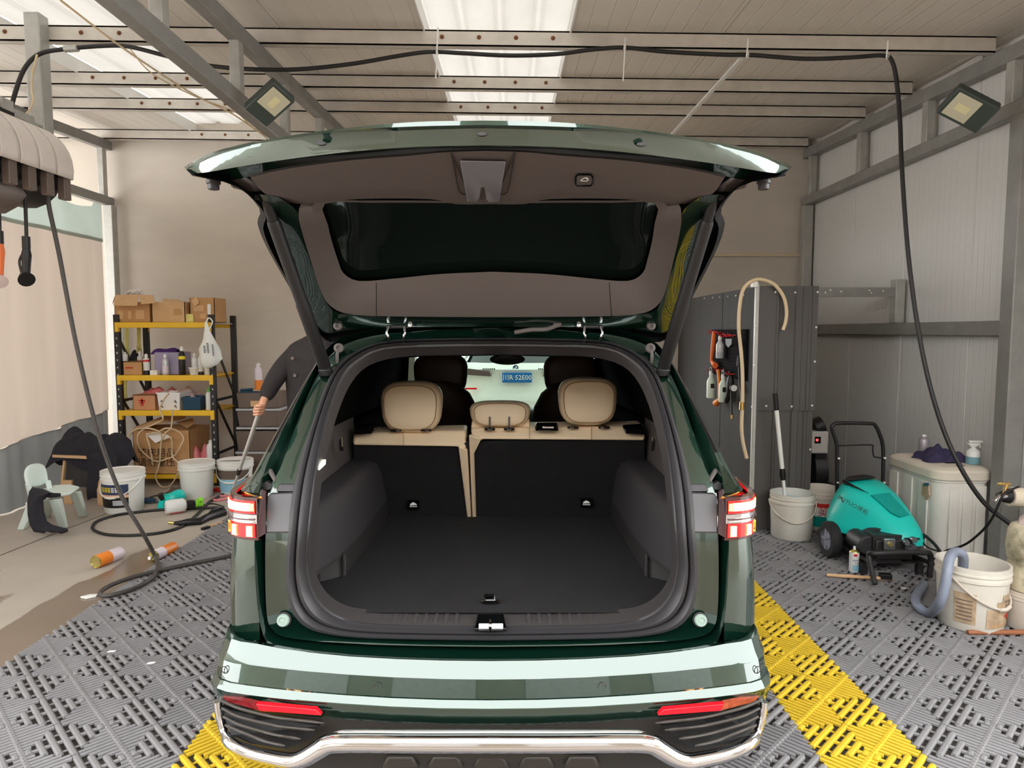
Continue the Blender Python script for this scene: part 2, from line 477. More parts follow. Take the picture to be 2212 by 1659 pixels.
post(-3.4, 5.08, 3.12, 3.95, 0.11, 'short whitish post hanging from the roof above the hose reel')
pa, pb = W(1770, 712, 3.54), W(2186, 700, 3.54)
g = single('wall_rail', MB().bar((3.57, pa.y + 0.6, 1.72), (3.57, pb.y, 1.72), 0.09, 0.11), MATS['steel_grey'], 'long dark horizontal steel rail across the white panel wall', 'rail', bevel=0.006)
a, b2_ = P(1764, 631, 6.35), P(1936, 631, 6.35)
t = thing('angle_bracket', 'drilled galvanised angle bar with upright stub between partition and panel wall', 'bracket', (b2_.x, b2_.y, b2_.z))
obj('angle_bar', MB().bar(a, b2_, 0.05, 0.085).bar(a + V((0, .03, .04)), b2_ + V((0, .03, .04)), 0.06, 0.008), 'steel_grey', t)
obj('stub', MB().b2((b2_.x - 0.03, 6.30, 1.776), (b2_.x + 0.055, 6.40, P(1936, 604, 6.35).z)), 'galv', t, bevel=0.004)
for px, py in ((1782, 632), (1793, 627), (1816, 630), (1877, 628), (1881, 633), (1907, 629)):
    p = P(px, py, 6.32); obj('bolt', MB().lathe([(0.008, 0), (0.008, 0.012), (0.004, 0.014)], T(p) @ rot('X', 90), 8), 'white_plastic', t)

# curtain along the left side, hung from the bottom chord
def curtain_rows(z0, z1, nz_, amp, off):
    rows = []
    for i in range(nz_ + 1):
        z = z0 + (z1 - z0) * i / nz_; row = []
        for k in range(141):
            y = 2.6 + (DB - 0.28 - 2.6) * k / 140
            a = amp * (0.5 + 0.5 * (1 - (z / 3.2)))
            row.append(V((XL + 0.03 + off + a * math.sin(y * 9.0 + 0.6 * math.sin(z * 1.3)) + 0.4 * a * math.sin(y * 23 + z * 0.7), y, z)))
        rows.append(row)
    return rows
ct = thing('curtain', 'long beige plastic curtain with a grey bottom band on the left side', 'curtain', (XL, 5.5, FZ))
def edge(y): return 0.60 + 0.17 * (y - 6.4) / 1.9
rows = curtain_rows(0.62, 2.78, 8, 0.018, 0)
for p in rows[0]: p.z = edge(p.y)
obj('sheet', MB().grid(rows), 'curtain', ct, smooth=60)
rows = curtain_rows(FZ + 0.01, 0.66, 8, 0.045, 0.012)
for p in rows[-1]: p.z = edge(p.y) + 0.01
obj('bottom_band', MB().grid(rows), 'curtain_band', ct, smooth=60)
rows = curtain_rows(2.74, 3.19, 4, 0.012, 0.008)
for i, p in enumerate(rows[-1]): p.z = 3.19 - 0.05 * (1 + math.sin(p.y * 4.3)) * (1 if 6.9 < p.y < 8 else 0.3)
obj('clear_band', MB().grid(rows), 'curtain_clear', ct, smooth=60)
# the building across the yard, behind the camera
mat('yard_wall', (112, 105, 94), 0.9, var=0.12, vscale=1.0)
wf = struct(obj('wall_front', MB().b2((-16, -9.2, FZ), (16, -9, 5.2)), 'yard_wall'))
for X in (-7.5, -2.5, 2.5, 7.5):
    dd = obj('yard_door', MB().b2((X - 1.6, -8.99, FZ), (X + 1.6, -8.93, 3.2)), 'steel_grey', wf)

# ------------------------------------------------------------------ the green car with its tailgate open
XC = -0.068
pg_ = mat('paint_green', (17, 49, 40), 0.25, 0.65, coat=1.0).node_tree.nodes['Principled BSDF']
pg_.inputs['Coat IOR'].default_value = 1.95; pg_.inputs['Coat Tint'].default_value = (0.86, 1.0, 0.94, 1)
mat('matte_black', (9, 9, 9), 1.0, spec=0.05)
mat('satin_black', (66, 64, 67), 0.32, var=0.05, vscale=40)
mat('gloss_black', (10, 11, 12), 0.08, coat=0.5)
mat('seal_rubber', (46, 45, 47), 0.42)
mat('spoiler_black', (14, 15, 16), 0.5, spec=0.25)
mat('trim_brown', (86, 79, 77), 0.6, bump=0.05, bscale=400)
mat('trim_mid', (60, 57, 57), 0.5, bump=0.05, bscale=400)
mat('lamp_pocket', (56, 26, 28), 0.55)
mat('wheelhouse', (56, 54, 56), 0.5, bump=0.05, bscale=400)
mat('trim_dark', (46, 44, 44), 0.6, bump=0.05, bscale=400)
mat('carpet', (20, 19, 20), 0.95, var=0.25, vscale=7, bump=0.25, bscale=300)
mat('beige_leather', (232, 208, 174), 0.42, var=0.03, vscale=5, bump=0.04, bscale=250)
mat('beige_seam', (168, 140, 104), 0.6)
mat('brown_leather', (66, 46, 34), 0.5)
mat('chrome', (220, 220, 222), 0.07, 1.0)
mat('gunmetal', (150, 151, 160), 0.3, 0.5)
mat('glass_dark', (14, 22, 19), 0.03, 0.0, coat=0.6)
mwg = mat('windshield', (205, 232, 218), 0.0)
N = mwg.node_tree.nodes; L = mwg.node_tree.links
tp_ = N.new('ShaderNodeBsdfTransparent'); tp_.inputs[0].default_value = (0.26, 0.34, 0.30, 1)
gs_ = N.new('ShaderNodeBsdfGlossy'); gs_.inputs['Roughness'].default_value = 0.02; mxs = N.new('ShaderNodeMixShader'); mxs.inputs[0].default_value = 0.05
L.new(tp_.outputs[0], mxs.inputs[1]); L.new(gs_.outputs[0], mxs.inputs[2]); L.new(mxs.outputs[0], N['Material Output'].inputs['Surface'])
mat('lamp_red', (150, 6, 14), 0.12, coat=1.0, emit=(255, 10, 20), estr=0.7)
mat('lamp_dark', (58, 16, 20), 0.10, coat=1.0)
mat('lamp_hot', (255, 220, 150), 0.3, emit=(255, 150, 30), estr=2.6)
mat('lamp_white', (255, 240, 210), 0.3, emit=(255, 205, 110), estr=3.2)
mat('lamp_clear', (190, 188, 192), 0.10, 0.85)
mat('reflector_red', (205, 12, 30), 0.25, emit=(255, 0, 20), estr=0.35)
mat('reflector_amber', (150, 70, 45), 0.3, var=0.3, vscale=60)
mat('reflector_dim', (112, 22, 26), 0.25, var=0.25, vscale=60)
mat('bumper_plastic', (50, 46, 42), 0.4)
mat('white_rubber', (140, 158, 148), 0.5)
mat('interior_lamp', (255, 255, 240), 0.4, emit=(255, 252, 235), estr=4.0)
mat('tyre', (28, 28, 29), 0.8)
mat('alloy', (150, 152, 156), 0.3, 0.8)

car = thing('car', 'dark green SUV with its tailgate raised and tail lights lit, parked on the tiles', 'car', (XC, 4.4, 0))
def Df(z): return 2.27 if z <= 1.05 else 2.27 + (z - 1.05) * 0.74
def onp(x, y, off=0.0):
    D = 2.3
    for _ in range(30):
        D = 0.5 * D + 0.5 * (Df(P(x, y, D).z) + off)
    return P(x, y, D)
def hu(p): return V((XC - p.x, p.y, p.z))                  # (u, D, z) with u to the left
def lf(h): return V((XC - h[0], h[1], h[2]))
def rt(h): return V((XC + h[0], h[1], h[2]))
def full(half): return [lf(h) for h in half] + [rt(h) for h in reversed(half)]
def fullrow(half):                                           # from left end to right end, half runs centre -> left
    return [lf(h) for h in reversed(half)] + [rt(h) for h in half[1:]]
def smoothh(h, n=3): return catmull(h, n)
LP = {
 1: [(1060,1428),(900,1422),(760,1416),(672,1410),(612,1404),(588,1398),(570,1375),(556,1310),(549,1165),(560,1060),(586,978),(628,895),(672,808),(718,742),(800,712),(920,702),(1060,697)],
 3: [(1060,1397),(900,1395),(760,1390),(660,1383),(610,1375),(586,1358),(576,1325),(573,1240),(574,1150),(580,1062),(606,1010),(645,905),(682,818),(726,756),(800,727),(920,714),(1060,708)],
 4: [(1060,1380),(900,1378),(770,1374),(695,1364),(655,1347),(632,1318),(621,1275),(619,1225),(624,1150),(633,1065),(650,990),(681,898),(714,812),(752,768),(824,738),(930,731),(1060,729)],
 5: [(1060,1353),(900,1351),(790,1346),(737,1334),(700,1310),(677,1275),(668,1240),(665,1210),(668,1150),(677,1065),(688,990),(706,898),(738,815),(772,778),(826,751),(930,745),(1060,743)],
 6: [(1060,1322),(900,1321),(800,1317),(748,1308),(714,1288),(693,1262),(682,1235),(680,1205),(683,1150),(692,1065),(704,990),(728,898),(757,830),(796,790),(860,772),(950,768),(1060,767)],
}
OFF = {1: -0.035, 3: 0.0, 4: 0.0, 5: 0.03, 6: 0.14}
H = {k: [hu(onp(x, y, OFF[k])) for x, y in LP[k]] for k in LP}
for k in H:
    H[k][0].x = 0; H[k][-1].x = 0
S = {k: smoothh(H[k]) for k in H}
H2 = [V(((a.x + b.x) / 2, max(a.y, b.y) + 0.045, (a.z + b.z) / 2)) for a, b in zip(S[1], S[3])]
mb = MB().grid([full(S[1]), full(H2), full(S[3])], closed=True)
obj('tailgate_gutter', mb, 'paint_green', car, smooth=50)
mid = [a.lerp(b, 0.5) + V((0, 0.006, 0)) for a, b in zip(S[3], S[4])]
obj('opening_flange', MB().grid([full(S[3]), full(mid), full(S[4])], closed=True), 'paint_green', car, smooth=60)
def between(A, B, t, dD): return [a.lerp(b, t) + V((0, dD, 0)) for a, b in zip(A, B)]
seal = [between(S[4], S[5], t, d) for t, d in ((0, 0), (0.04, -.016), (0.22, -.024), (0.36, -.016), (0.40, 0.006), (0.47, 0.006), (0.50, -.018), (0.66, -.026), (0.84, -.016), (0.90, 0.004), (1.0, 0.004))]
obj('opening_seal', MB().grid([full(h) for h in seal], closed=True), 'seal_rubber', car, smooth=50)
tr = [between(S[5], S[6], t, d) for t, d in ((0, 0.0), (0.15, -.012), (0.5, 0.0), (1.0, 0.0))]
obj('opening_trim', MB().grid([full(h) for h in tr], closed=True), 'trim_mid', car, smooth=60)

# sill plate ridges and latch
sa = hu(onp(1060, 1350, 0.04)); sb = hu(onp(1060, 1322, 0.14))
for i in range(30):
    u = -0.53 + i * (1.06 / 29)
    if abs(u) < 0.11: continue
    q5, q6 = S[5][0], S[6][0]; q0, q1 = q5.lerp(q6, .22), q5.lerp(q6, .96)
    p0 = V((XC + u, q0.y, q0.z + 0.003)); p1 = V((XC + u, q1.y, q1.z + 0.002))
    obj('sill_rib', MB().tube([p0, p0.lerp(p1, .2), p0.lerp(p1, 0.5), p1], [0.005, 0.009, 0.009, 0.006], 8, flat=0.6), 'trim_mid', car, smooth=60)
ca, cb = onp(1025, 1364, 0.0), onp(1094, 1364, 0.0); cc, cd = onp(1088, 1332, 0.09), onp(1032, 1332, 0.09)
lt = obj('latch_recess', MB().prism([ca, cb, cc, cd], (0, -0.004, 0.012)), 'gloss_black', car, bevel=0.003)
obj('striker_plate', MB().prism([onp(1034, 1363, -.012), onp(1087, 1363, -.012), onp(1087, 1350, -.004), onp(1034, 1350, -.004)], (0, -0.003, 0.008)), 'lamp_clear', lt, bevel=0.002)
obj('striker', MB().tube(catmull([onp(1059, 1362, -.016), onp(1059, 1350, -.02), onp(1059, 1341, 0.01)], 4), 0.006, 8), 'chrome', lt, smooth=50)
hk = P(1060, 1301, 2.52)
hk = G(1060, 1301, 0.70)
lh = obj('floor_handle', MB().lathe([(0.035, 0), (0.035, 0.004), (0.02, 0.006)], T(hk) @ Matrix.Diagonal((1, .5, 1, 1)), 20), 'gloss_black', car)
obj('pull_tab', MB().grid([[hk + V((x, 0.0, 0.004)), hk + V((x - .004, 0.012, 0.022)), hk + V((x - .006, -0.004, 0.032)), hk + V((x - .006, -.012, .026))] for x in (-0.018, 0.018)]), 'gloss_black', lh, solid=0.004)

# bumper and lower rear
cols = [(0, 0), (.15, .003), (.3, .013), (.45, .030), (.58, .049), (.69, .070), (.77, .088), (.83, .104), (.87, .125), (.90, .16), (.918, .21), (.928, .30), (.93, .45), (.93, .78)]
def prow(y, D): p = P(1060, y, D); return p.y, p.z
def row(D, z, us=1.0, dz=lambda u: 0.0, n=None):
    return [V((u * us, D + d, z + dz(u))) for u, d in (cols if n is None else cols[:n])]
topz = lambda u: 0.0 if u < 0.5 else (0.012 * ((u - 0.5) / 0.3) if u < 0.77 else 0.014)
rws = []
for y, D, us in ((1424, 2.10, .975), (1428, 2.062, .985), (1446, 2.047, .993), (1466, 2.031, 1.0), (1468, 2.029, 1.0), (1488, 2.021, 1.002), (1510, 2.013, 1.003), (1513, 2.0085, 1.004), (1522, 2.002, 1.008), (1531, 1.995, 1.011), (1533, 1.994, 1.012), (1548, 1.998, 1.012), (1566, 2.014, 1.008)):
    d, z = prow(y, D); rws.append(row(d, z, us, topz if y < 1440 else (lambda u: 0.0)))
bp_ = obj('rear_bumper', MB().grid([fullrow(r) for r in rws]), 'paint_green', car, smooth=13)
d1, z1 = prow(1566, 2.012)
lowr = []
for y, D, us in ((1566, 2.014, 1.0), (1570, 2.02, .998), (1582, 2.022, .997), (1640, 2.05, .985), (1690, 2.12, .97), (1705, 2.5, .95)):
    d, z = prow(y, D); lowr.append(row(d, z, us))
lb = obj('lower_bumper', MB().grid([fullrow(r) for r in lowr]), 'bumper_plastic', car, smooth=30)
# skid plate bumps under the chrome
for px in (860, 960, 1060, 1160, 1260):
    p = P(px, 1652, 2.02)
    obj('diffuser_fin', MB().prism([p + V((-.06, .035, -.04)), p + V((.06, .035, -.04)), p + V((.04, .028, .008)), p + V((-.04, .028, .008))], (0, 0.05, 0)), 'bumper_plastic', lb, bevel=0.01)
# chrome blade across the bottom
def cD(x):
    u = abs((x - 1060)) / 1480 * 2.05; return 1.975 + 0.14 * u * u
chL = [(1060,1604),(900,1604),(758,1603),(712,1606),(690,1618),(660,1636),(632,1644),(600,1640),(540,1626),(500,1606),(484,1580),(474,1545),(470,1515)]
chc = [hu(P(x, y, cD(x) + (0.05 if x < 500 else 0.0))) for x, y in chL]
chc[0].x = 0
full_c = fullrow(smoothh(chc, 4)); nn = len(full_c)
def cr_(i):
    t = abs(i - (nn - 1) / 2) / ((nn - 1) / 2)
    return 0.030 if t < 0.3 else (0.030 - 0.012 * (t - 0.3) / 0.5 if t < 0.8 else 0.013)
obj('chrome_blade', MB().tube(full_c, [cr_(i) for i in range(nn)], 12), 'chrome', car, smooth=60)
upc = [hu(P(x, y, cD(x) + 0.012)) for x, y in [(1060,1583),(900,1583),(760,1583),(728,1586),(706,1596),(690,1604)]]
upc[0].x = 0
obj('chrome_lip', MB().tube(fullrow(smoothh(upc, 4)), 0.012, 8), 'chrome', car, smooth=60)
# side vents: dark recess with slats, reflector above
for sd, F in (('l', lf), ('r', rt)):
    vp = [hu(P(x, y, cD(x) + 0.015 + (0.05 if x < 500 else 0))) for x, y in [(478,1528),(560,1548),(690,1568),(676,1592),(620,1618),(540,1606),(500,1588),(485,1560)]]
    vo = obj('side_vent', MB().prism([F(p) for p in vp], (0, 0.02, 0)), 'spoiler_black', car)
    for pts in ([(480,1530),(520,1549),(600,1568),(680,1577)], [(483,1548),(520,1566),(590,1586),(650,1596)], [(488,1566),(520,1580),(570,1600),(616,1611)], [(478,1513),(520,1531),(600,1550),(700,1562)]):
        c = catmull([F(hu(P(x, y, cD(x) - 0.004 + (0.05 if x < 500 else 0.0)))) for x, y in pts], 5)
        obj('vent_slat', MB().tube(c, [0.005] * (len(c) - 1) + [0.002], 6), 'bumper_plastic', vo, smooth=60)
    rr = [hu(P(x, y, cD(x) - 0.012 + (0.045 if x < 500 else 0.0))) for x, y in [(482,1509),(490,1522),(555,1537)]]
    q = [hu(P(x, y, cD(x) - 0.012)) for x, y in [(552,1521),(682,1533),(694,1546),(560,1536)]]
    rf = obj('rear_reflector', MB().prism([F(p) for p in q], (0, 0.02, 0)), 'reflector_red', car, bevel=0.002)
    q = [hu(P(x, y, cD(x) - 0.010 + (0.045 if x < 500 else 0.0))) for x, y in [(480,1505),(552,1520),(560,1535),(490,1516)]]
    obj('reflector_end', MB().prism([F(p) for p in q], (0, 0.02, 0)), 'reflector_dim' if sd == 'l' else 'reflector_amber', rf)
    for px, py in ((485, 1447), (816, 1483)):
        p = hu(P(px, py, 2.02 + 0.145 * ((1060 - px) / 1480 * 2.1) ** 2)); n = 20
        dc = next(d0 + (d1 - d0) * (p.x - u0) / (u1 - u0) for (u0, d0), (u1, d1) in zip(cols, cols[1:]) if u0 <= p.x <= u1); p = hu(P(px, py, 2.0195 + dc))
        c = F(p); ax = -0.35 if px < 600 else -0.08
        if sd == 'r': ax = -ax
        M = T(c) @ rot('Z', math.degrees(ax)) @ rot('X', 90)
        obj('parking_sensor', MB().tube([M @ V((0.0115 * math.cos(2 * math.pi * k / n), 0.0115 * math.sin(2 * math.pi * k / n), 0)) for k in range(n)], 0.0014, 6, closed=True), 'bumper_plastic', bp_, smooth=60)

# body side: quarter corner, shoulder, glasshouse, roof
USD = [(0.22, .86), (.35, .90), (.45, .925), (.62, .93), (.8, .925), (1.0, .905), (1.08, .885), (1.18, .862), (1.26, .83), (1.46, .75), (1.6, .685), (1.66, .57), (1.685, .3), (1.69, 0)]
def usd(z):
    for (a, ua), (b, ub) in zip(USD, USD[1:]):
        if a <= z <= b: return ua + (ub - ua) * (z - a) / (b - a)
    return USD[0][1] if z < USD[0][0] else 0.0
def path_out(h, k=1.0):
    "from a point on the gutter edge round the corner to the flank"
    u1, D1, z = h; U = usd(z)
    w = max(U - u1, 0.004)
    out = [(u1, D1, z)]
    for a, dD in ((0.25, 0.006), (0.5, 0.016), (0.72, 0.035), (0.88, 0.075), (0.97, 0.14), (1.0, 0.26)):
        out.append((u1 + w * a, D1 + dD * k, z))
    out.append((U, max(2.75, D1 + 0.3), z))
    return [V(p) for p in out]
q1 = [h for h in S[1] if h.z > 0.72 and h.z < 1.012 and h.x > 0.7]
low = q1[0].copy(); low.z = 0.66
hi = q1[-1].copy(); hi.z = 1.012
rows = [path_out(h) for h in [low] + q1 + [hi]]
for F, nm in ((lf, 'l'), (rt, 'r')):
    obj('quarter_panel', MB().grid([[F(p) for p in r] for r in rows]), 'paint_green', car, smooth=40)
    # shoulder cap above the lamp, then the pillar
    q2 = [h for h in S[1] if 1.165 < h.z < 1.62 and h.x > 0.5]
    s0 = q2[0].copy(); s0.z = 1.165; s0.x = 0.772; s0.y = 2.235
    rs = [path_out(h, 0.8) for h in [s0] + [h for h in q2 if h.z < 1.30]]
    obj('shoulder', MB().grid([[F(p) for p in r] for r in rs]), 'paint_green', car, smooth=40)
    base = path_out(s0, 0.8); ring = [V((p.x - 0.012, p.y + 0.01, 1.142)) for p in base]
    obj('shoulder_edge', MB().grid([[F(p) for p in r] for r in (base, ring)]), 'paint_green', car, smooth=40)
    rs = [path_out(h, 0.8) for h in [h for h in q2 if h.z < 1.30][-1:] + [h for h in q2 if h.z >= 1.30]]
    top = rs[-1]
    obj('quarter_glass', MB().grid([[F(p) for p in r] for r in rs]), 'gloss_black', car, smooth=40)
    # lamp cluster
    LPTH = catmull([V((.772, 2.222, 0)), V((.83, 2.232, 0)), V((.875, 2.262, 0)), V((.897, 2.32, 0)), V((.905, 2.40, 0)), V((.91, 2.52, 0))], 6)
    cum = [0]
    for a, b in zip(LPTH, LPTH[1:]): cum.append(cum[-1] + (b - a).length)
    def lpt(s, z, off):
        s *= cum[-1]; i = 0
        while i < len(cum) - 2 and cum[i + 1] < s: i += 1
        a, b = LPTH[i], LPTH[i + 1]; t = (s - cum[i]) / (cum[i + 1] - cum[i]); p = a.lerp(b, t); d = (b - a).normalized(); n = V((d.y, -d.x, 0))
        sl = 0.006 * s / cum[-1]
        return F(V((p.x + n.x * off, p.y + n.y * off, z + sl)))
    def patch(name, s0_, s1_, z0, z1, off, m, par, k=10):
        r0 = [lpt(s0_ + (s1_ - s0_) * i / k, z0, off) for i in range(k + 1)]; r1 = [lpt(s0_ + (s1_ - s0_) * i / k, z1, off) for i in range(k + 1)]
        b0 = [lpt(s0_ + (s1_ - s0_) * i / k, z0, off - 0.02) for i in range(k + 1)]; b1 = [lpt(s0_ + (s1_ - s0_) * i / k, z1, off - 0.02) for i in range(k + 1)]
        return obj(name, MB().grid([b0, r0, r1, b1]), m, par, smooth=40)
    lm = patch('tail_light', 0, 1, 1.008, 1.152, 0.0, 'lamp_dark', car, 16)
    patch('red_lens', 0.02, .98, 1.098, 1.140, 0.004, 'lamp_red', lm, 14)
    patch('light_bar', 0.025, .055, 1.108, 1.132, 0.007, 'lamp_hot', lm, 3)
    patch('light_bar', 0.06, .36, 1.107, 1.133, 0.007, 'lamp_white', lm, 8)
    patch('light_bar', 0.36, .42, 1.111, 1.133, 0.007, 'lamp_hot', lm, 3)
    patch('clear_band', 0.0, .96, 1.066, 1.095, 0.005, 'lamp_clear', lm, 14)
    patch('clear_rib', 0.02, .9, 1.078, 1.082, 0.010, 'lamp_dark', lm, 12)
    patch('clear_rib', 0.02, .5, 1.070, 1.072, 0.010, 'chrome', lm, 12)
    patch('red_lens', 0.02, .95, 1.018, 1.063, 0.004, 'lamp_red', lm, 14)
    for s_ in (0.045, 0.20, 0.345, 0.47):
        patch('light_bar', s_, s_ + 0.055, 1.022, 1.056, 0.008, 'lamp_white' if s_ < 0.3 else 'lamp_hot', lm, 3)
    # inner side of lamp pocket, satin panel and rubber clip above it
    jx = lambda *pts: [F(hu(onp(x, y, o))) for x, y, o in pts]
    obj('lamp_pocket', MB().prism(jx((548,1070,-.03),(574,1050,-.01),(574,1152,-.01),(552,1166,-.03)), (0, .03, 0)), 'lamp_pocket', car)
    obj('pillar_panel', MB().prism(jx((577,1074,-.014),(583,1066,-.012),(634,1064,-.012),(626,1150,-.014),(574,1151,-.016)), (0, .015, 0)), 'satin_black', car, bevel=0.004)
    cl_ = obj('corner_bracket', MB().prism(jx((548,1062,-.03),(556,1035,-.02),(572,1008,-.015),(580,1008,-.01),(594,1034,-.01),(592,1044,-.01),(578,1020,-.01),(566,1040,-.02),(562,1075,-.03),(554,1078,-.03)), (0, .02, 0)), 'trim_brown', car, bevel=0.003)
    obj('clip', MB().prism(jx((572,1042,0),(580,1036,0),(590,1042,0),(584,1056,0),(572,1054,0)), (0, -.02, 0)), 'black_plastic', cl_, bevel=0.002)
    obj('panel_step', MB().prism(jx((602,1046,-.008),(637,1046,-.008),(635,1062,-.008),(596,1062,-.008)), (0, .02, 0)), 'satin_black', car, bevel=0.003)
    # rubber stop on the flange
    c = F(hu(onp(614, 1338, -0.004)))
    M = T(c) @ rot('X', 84)
    st = obj('stop_cup', MB().lathe([(0.026, 0), (0.026, 0.006), (0.021, 0.008)], M, 20), 'black_rubber', car, smooth=40)
    obj('rubber_stop', MB().lathe([(0.021, 0.004), (0.022, 0.014), (0.018, 0.02), (0.0125, 0.020), (0.0115, 0.017), (0.004, 0.018)], M, 20), 'white_rubber', st, smooth=40)
    # flank forward of the corner with wheel arches
    zr = [0.24, .35, .45, .62, .8, 1.0, 1.08]
    dl = [2.75, 3.0, 3.35, 3.8, 4.3, 4.8, 5.4, 5.9, 6.3, 6.6, 6.78, 6.86]
    def nose(D): return 1.0 if D < 6.2 else 1.0 - 0.16 * ((D - 6.2) / 0.66) ** 2
    obj('body_side', MB().grid([[F((usd(z) * nose(D), D, z)) for D in dl] for z in zr]), 'paint_green', car, smooth=40)
    wr_ = [(1.08, .885), (1.18, .862), (1.26, .83), (1.46, .75), (1.6, .685)]
    gd = [2.72, 3.0, 3.5, 4.0, 4.45, 4.8, 5.2]
    def wtop(D): return 1.6 if D < 4.45 else 1.6 - (D - 4.45) * 0.66
    obj('side_glass', MB().grid([[F((usd(min(z, wtop(D))), D + (0.12 if z > 1.4 and D < 2.8 else 0), min(z, wtop(D)))) for D in gd] for z, _ in wr_]), 'gloss_black', car, smooth=40)
    for wy in (3.05, 5.85):
        w = obj('wheel', MB().lathe([(.20, -.11), (.34, -.115), (.365, -.09), (.365, .09), (.34, .115), (.20, .11)], T(F((0.80, wy, 0.365))) @ rot('Y', 90), 28, cap0=False, cap1=False), 'tyre', car, smooth=40)
        obj('rim', MB().lathe([(.0, -.1), (.06, -.10), (.17, -.085), (.235, -.1), (.24, .1), (.17, .085), (.0, .1)], T(F((0.80, wy, 0.365))) @ rot('Y', 90), 20), 'alloy', w, smooth=40)
        ar = [F((0.935, wy + .43 * math.cos(a), 0.365 + .43 * math.sin(a))) for a in [math.pi * k / 14 for k in range(15)]]
        obj('arch_trim', MB().tube(ar, 0.035, 6), 'bumper_plastic', car, smooth=60)
    obj('door_mirror', MB().lathe([(.02, -.09), (.08, -.07), (.10, 0), (.08, .07), (.02, .09)], T(F((.985, 4.9, 1.10))) @ rot('Y', 90) @ Matrix.Diagonal((.7, .5, 1, 1)), 16), 'paint_green', car, smooth=60)
# roof from the gutter to the windscreen
rh = [(0, 1.69), (.3, 1.685), (.57, 1.66), (.685, 1.6)]
def rdrop(D): return 0.0 if D > 3.6 else 0.02 * ((3.6 - D) / .9) ** 2
obj('roof', MB().grid([fullrow([V((u, D + (0.0 if D > 3 else .02 * u), z - rdrop(D))) for u, z in rh]) for D in (2.74, 2.95, 3.3, 3.8, 4.2, 4.47)]), 'paint_green', car, smooth=60)
obj('windshield', MB().grid([fullrow([V((u * (.98 + .2 * t), 4.45 + .82 * t - .12 * u * u, 1.665 - .57 * t - .03 * u)) for u in (0, .3, .55, .68)]) for t in (0, .5, 1)]), 'windshield', car, smooth=60)
obj('bonnet', MB().grid([fullrow([V((u, D - .1 * u * u, z - .08 * u * u)) for u in (0, .35, .65, .87)]) for D, z in ((5.2, 1.09), (5.7, 1.07), (6.2, 1.03), (6.65, .96), (6.84, .88), (6.88, .6), (6.84, .28))]), 'paint_green', car, smooth=50)
obj('underbody', MB().b2((XC - .86, 2.3, .24), (XC + .86, 6.7, .30)), 'black_plastic', car)

# cargo space
FZC = 0.695
cf = MB()
rows = []
for i, D in enumerate([2.38, 2.55, 2.8, 3.1, 3.4, 3.66]):
    rows.append([V((XC + u, D, FZC + 0.004 * math.sin(u * 9 + D * 5) * (1 if 2.5 < D < 3.6 else 0))) for u in [-.70 + 1.40 * k / 24 for k in range(25)]])
obj('cargo_floor', cf.grid(rows), 'carpet', car, smooth=60)
for F in (lf, rt):
    pl = [(.70, 2.41), (.665, 2.52), (.625, 2.70), (.605, 2.95), (.60, 3.62)]
    def wl_(z, du=0.0): return [F((u + du, D, z)) for u, D in pl]
    obj('wheelhouse_trim', MB().grid([wl_(.80, .0), wl_(.97, .012), wl_(1.02, .03), wl_(1.035, .07), wl_(1.04, .16)]), 'wheelhouse', car, smooth=50)
    obj('side_pocket', MB().grid([[F((.70, 2.40, .685)), F((.70, 2.68, .685)), F((.615, 2.75, .685))], [F((.70, 2.40, .785)), F((.70, 2.68, .785)), F((.615, 2.75, .785))]]).grid([wl_(.785, .0), wl_(.80, .0)]).grid([[F((.62, 2.72, .685)), F((.60, 3.62, .685))], [F((.62, 2.72, .80)), F((.60, 3.62, .80))]]), 'trim_dark', car)
    obj('quarter_trim', MB().grid([[F((.745, 2.41, 1.03)), F((.76, 2.7, 1.03)), F((.77, 3.6, 1.03))], [F((.76, 2.45, 1.18)), F((.76, 2.7, 1.2)), F((.77, 3.6, 1.2))], [F((.74, 2.52, 1.28)), F((.75, 2.75, 1.27)), F((.77, 3.6, 1.25))]]), 'trim_brown', car, smooth=40)
    obj('inner_pillar', MB().grid([[F((.70, 2.55, 1.27)), F((.74, 3.0, 1.27)), F((.76, 3.7, 1.25)), F((.76, 5.2, 1.2))], [F((.60, 2.72, 1.56)), F((.62, 3.2, 1.6)), F((.62, 3.7, 1.6)), F((.62, 4.6, 1.58))]]), 'matte_black', car)
    obj('seat_latch_slot', MB().prism([F(hu(P(x, y, 3.1))) for x, y in ((732, 952), (737, 945), (739, 975), (733, 972))], (0, 0.02, 0)), 'gloss_black', car)
obj('headliner', MB().grid([[V((XC + u, D, 1.60 - .06 * u * u)) for u in (-.62, -.3, 0, .3, .62)] for D in (2.80, 3.4, 4.0, 4.5)]), 'matte_black', car, smooth=50)
il = P(700, 1003, 2.43)
obj('cargo_lamp', MB().prism([P(690, 1015, 2.44), P(692, 1005, 2.45), P(704, 993, 2.5), P(703, 1003, 2.49)], (-.01, 0, 0)), 'interior_lamp', car)

# rear bench
def hz(x, y, D): return P(x, y, D)
bs = obj('rear_bench', MB().hexa([P(765, 1118, 3.66), P(1392, 1118, 3.66), V((XC + .75, 3.8, .6)), V((XC - .75, 3.8, .6)), P(764, 962, 3.44), P(1392, 950, 3.44), V((XC + .75, 3.6, 1.15)), V((XC - .75, 3.6, 1.15))]), 'carpet', car)
def seatback(xl0, xl1, xr0, xr1, yt, ytop):
    return
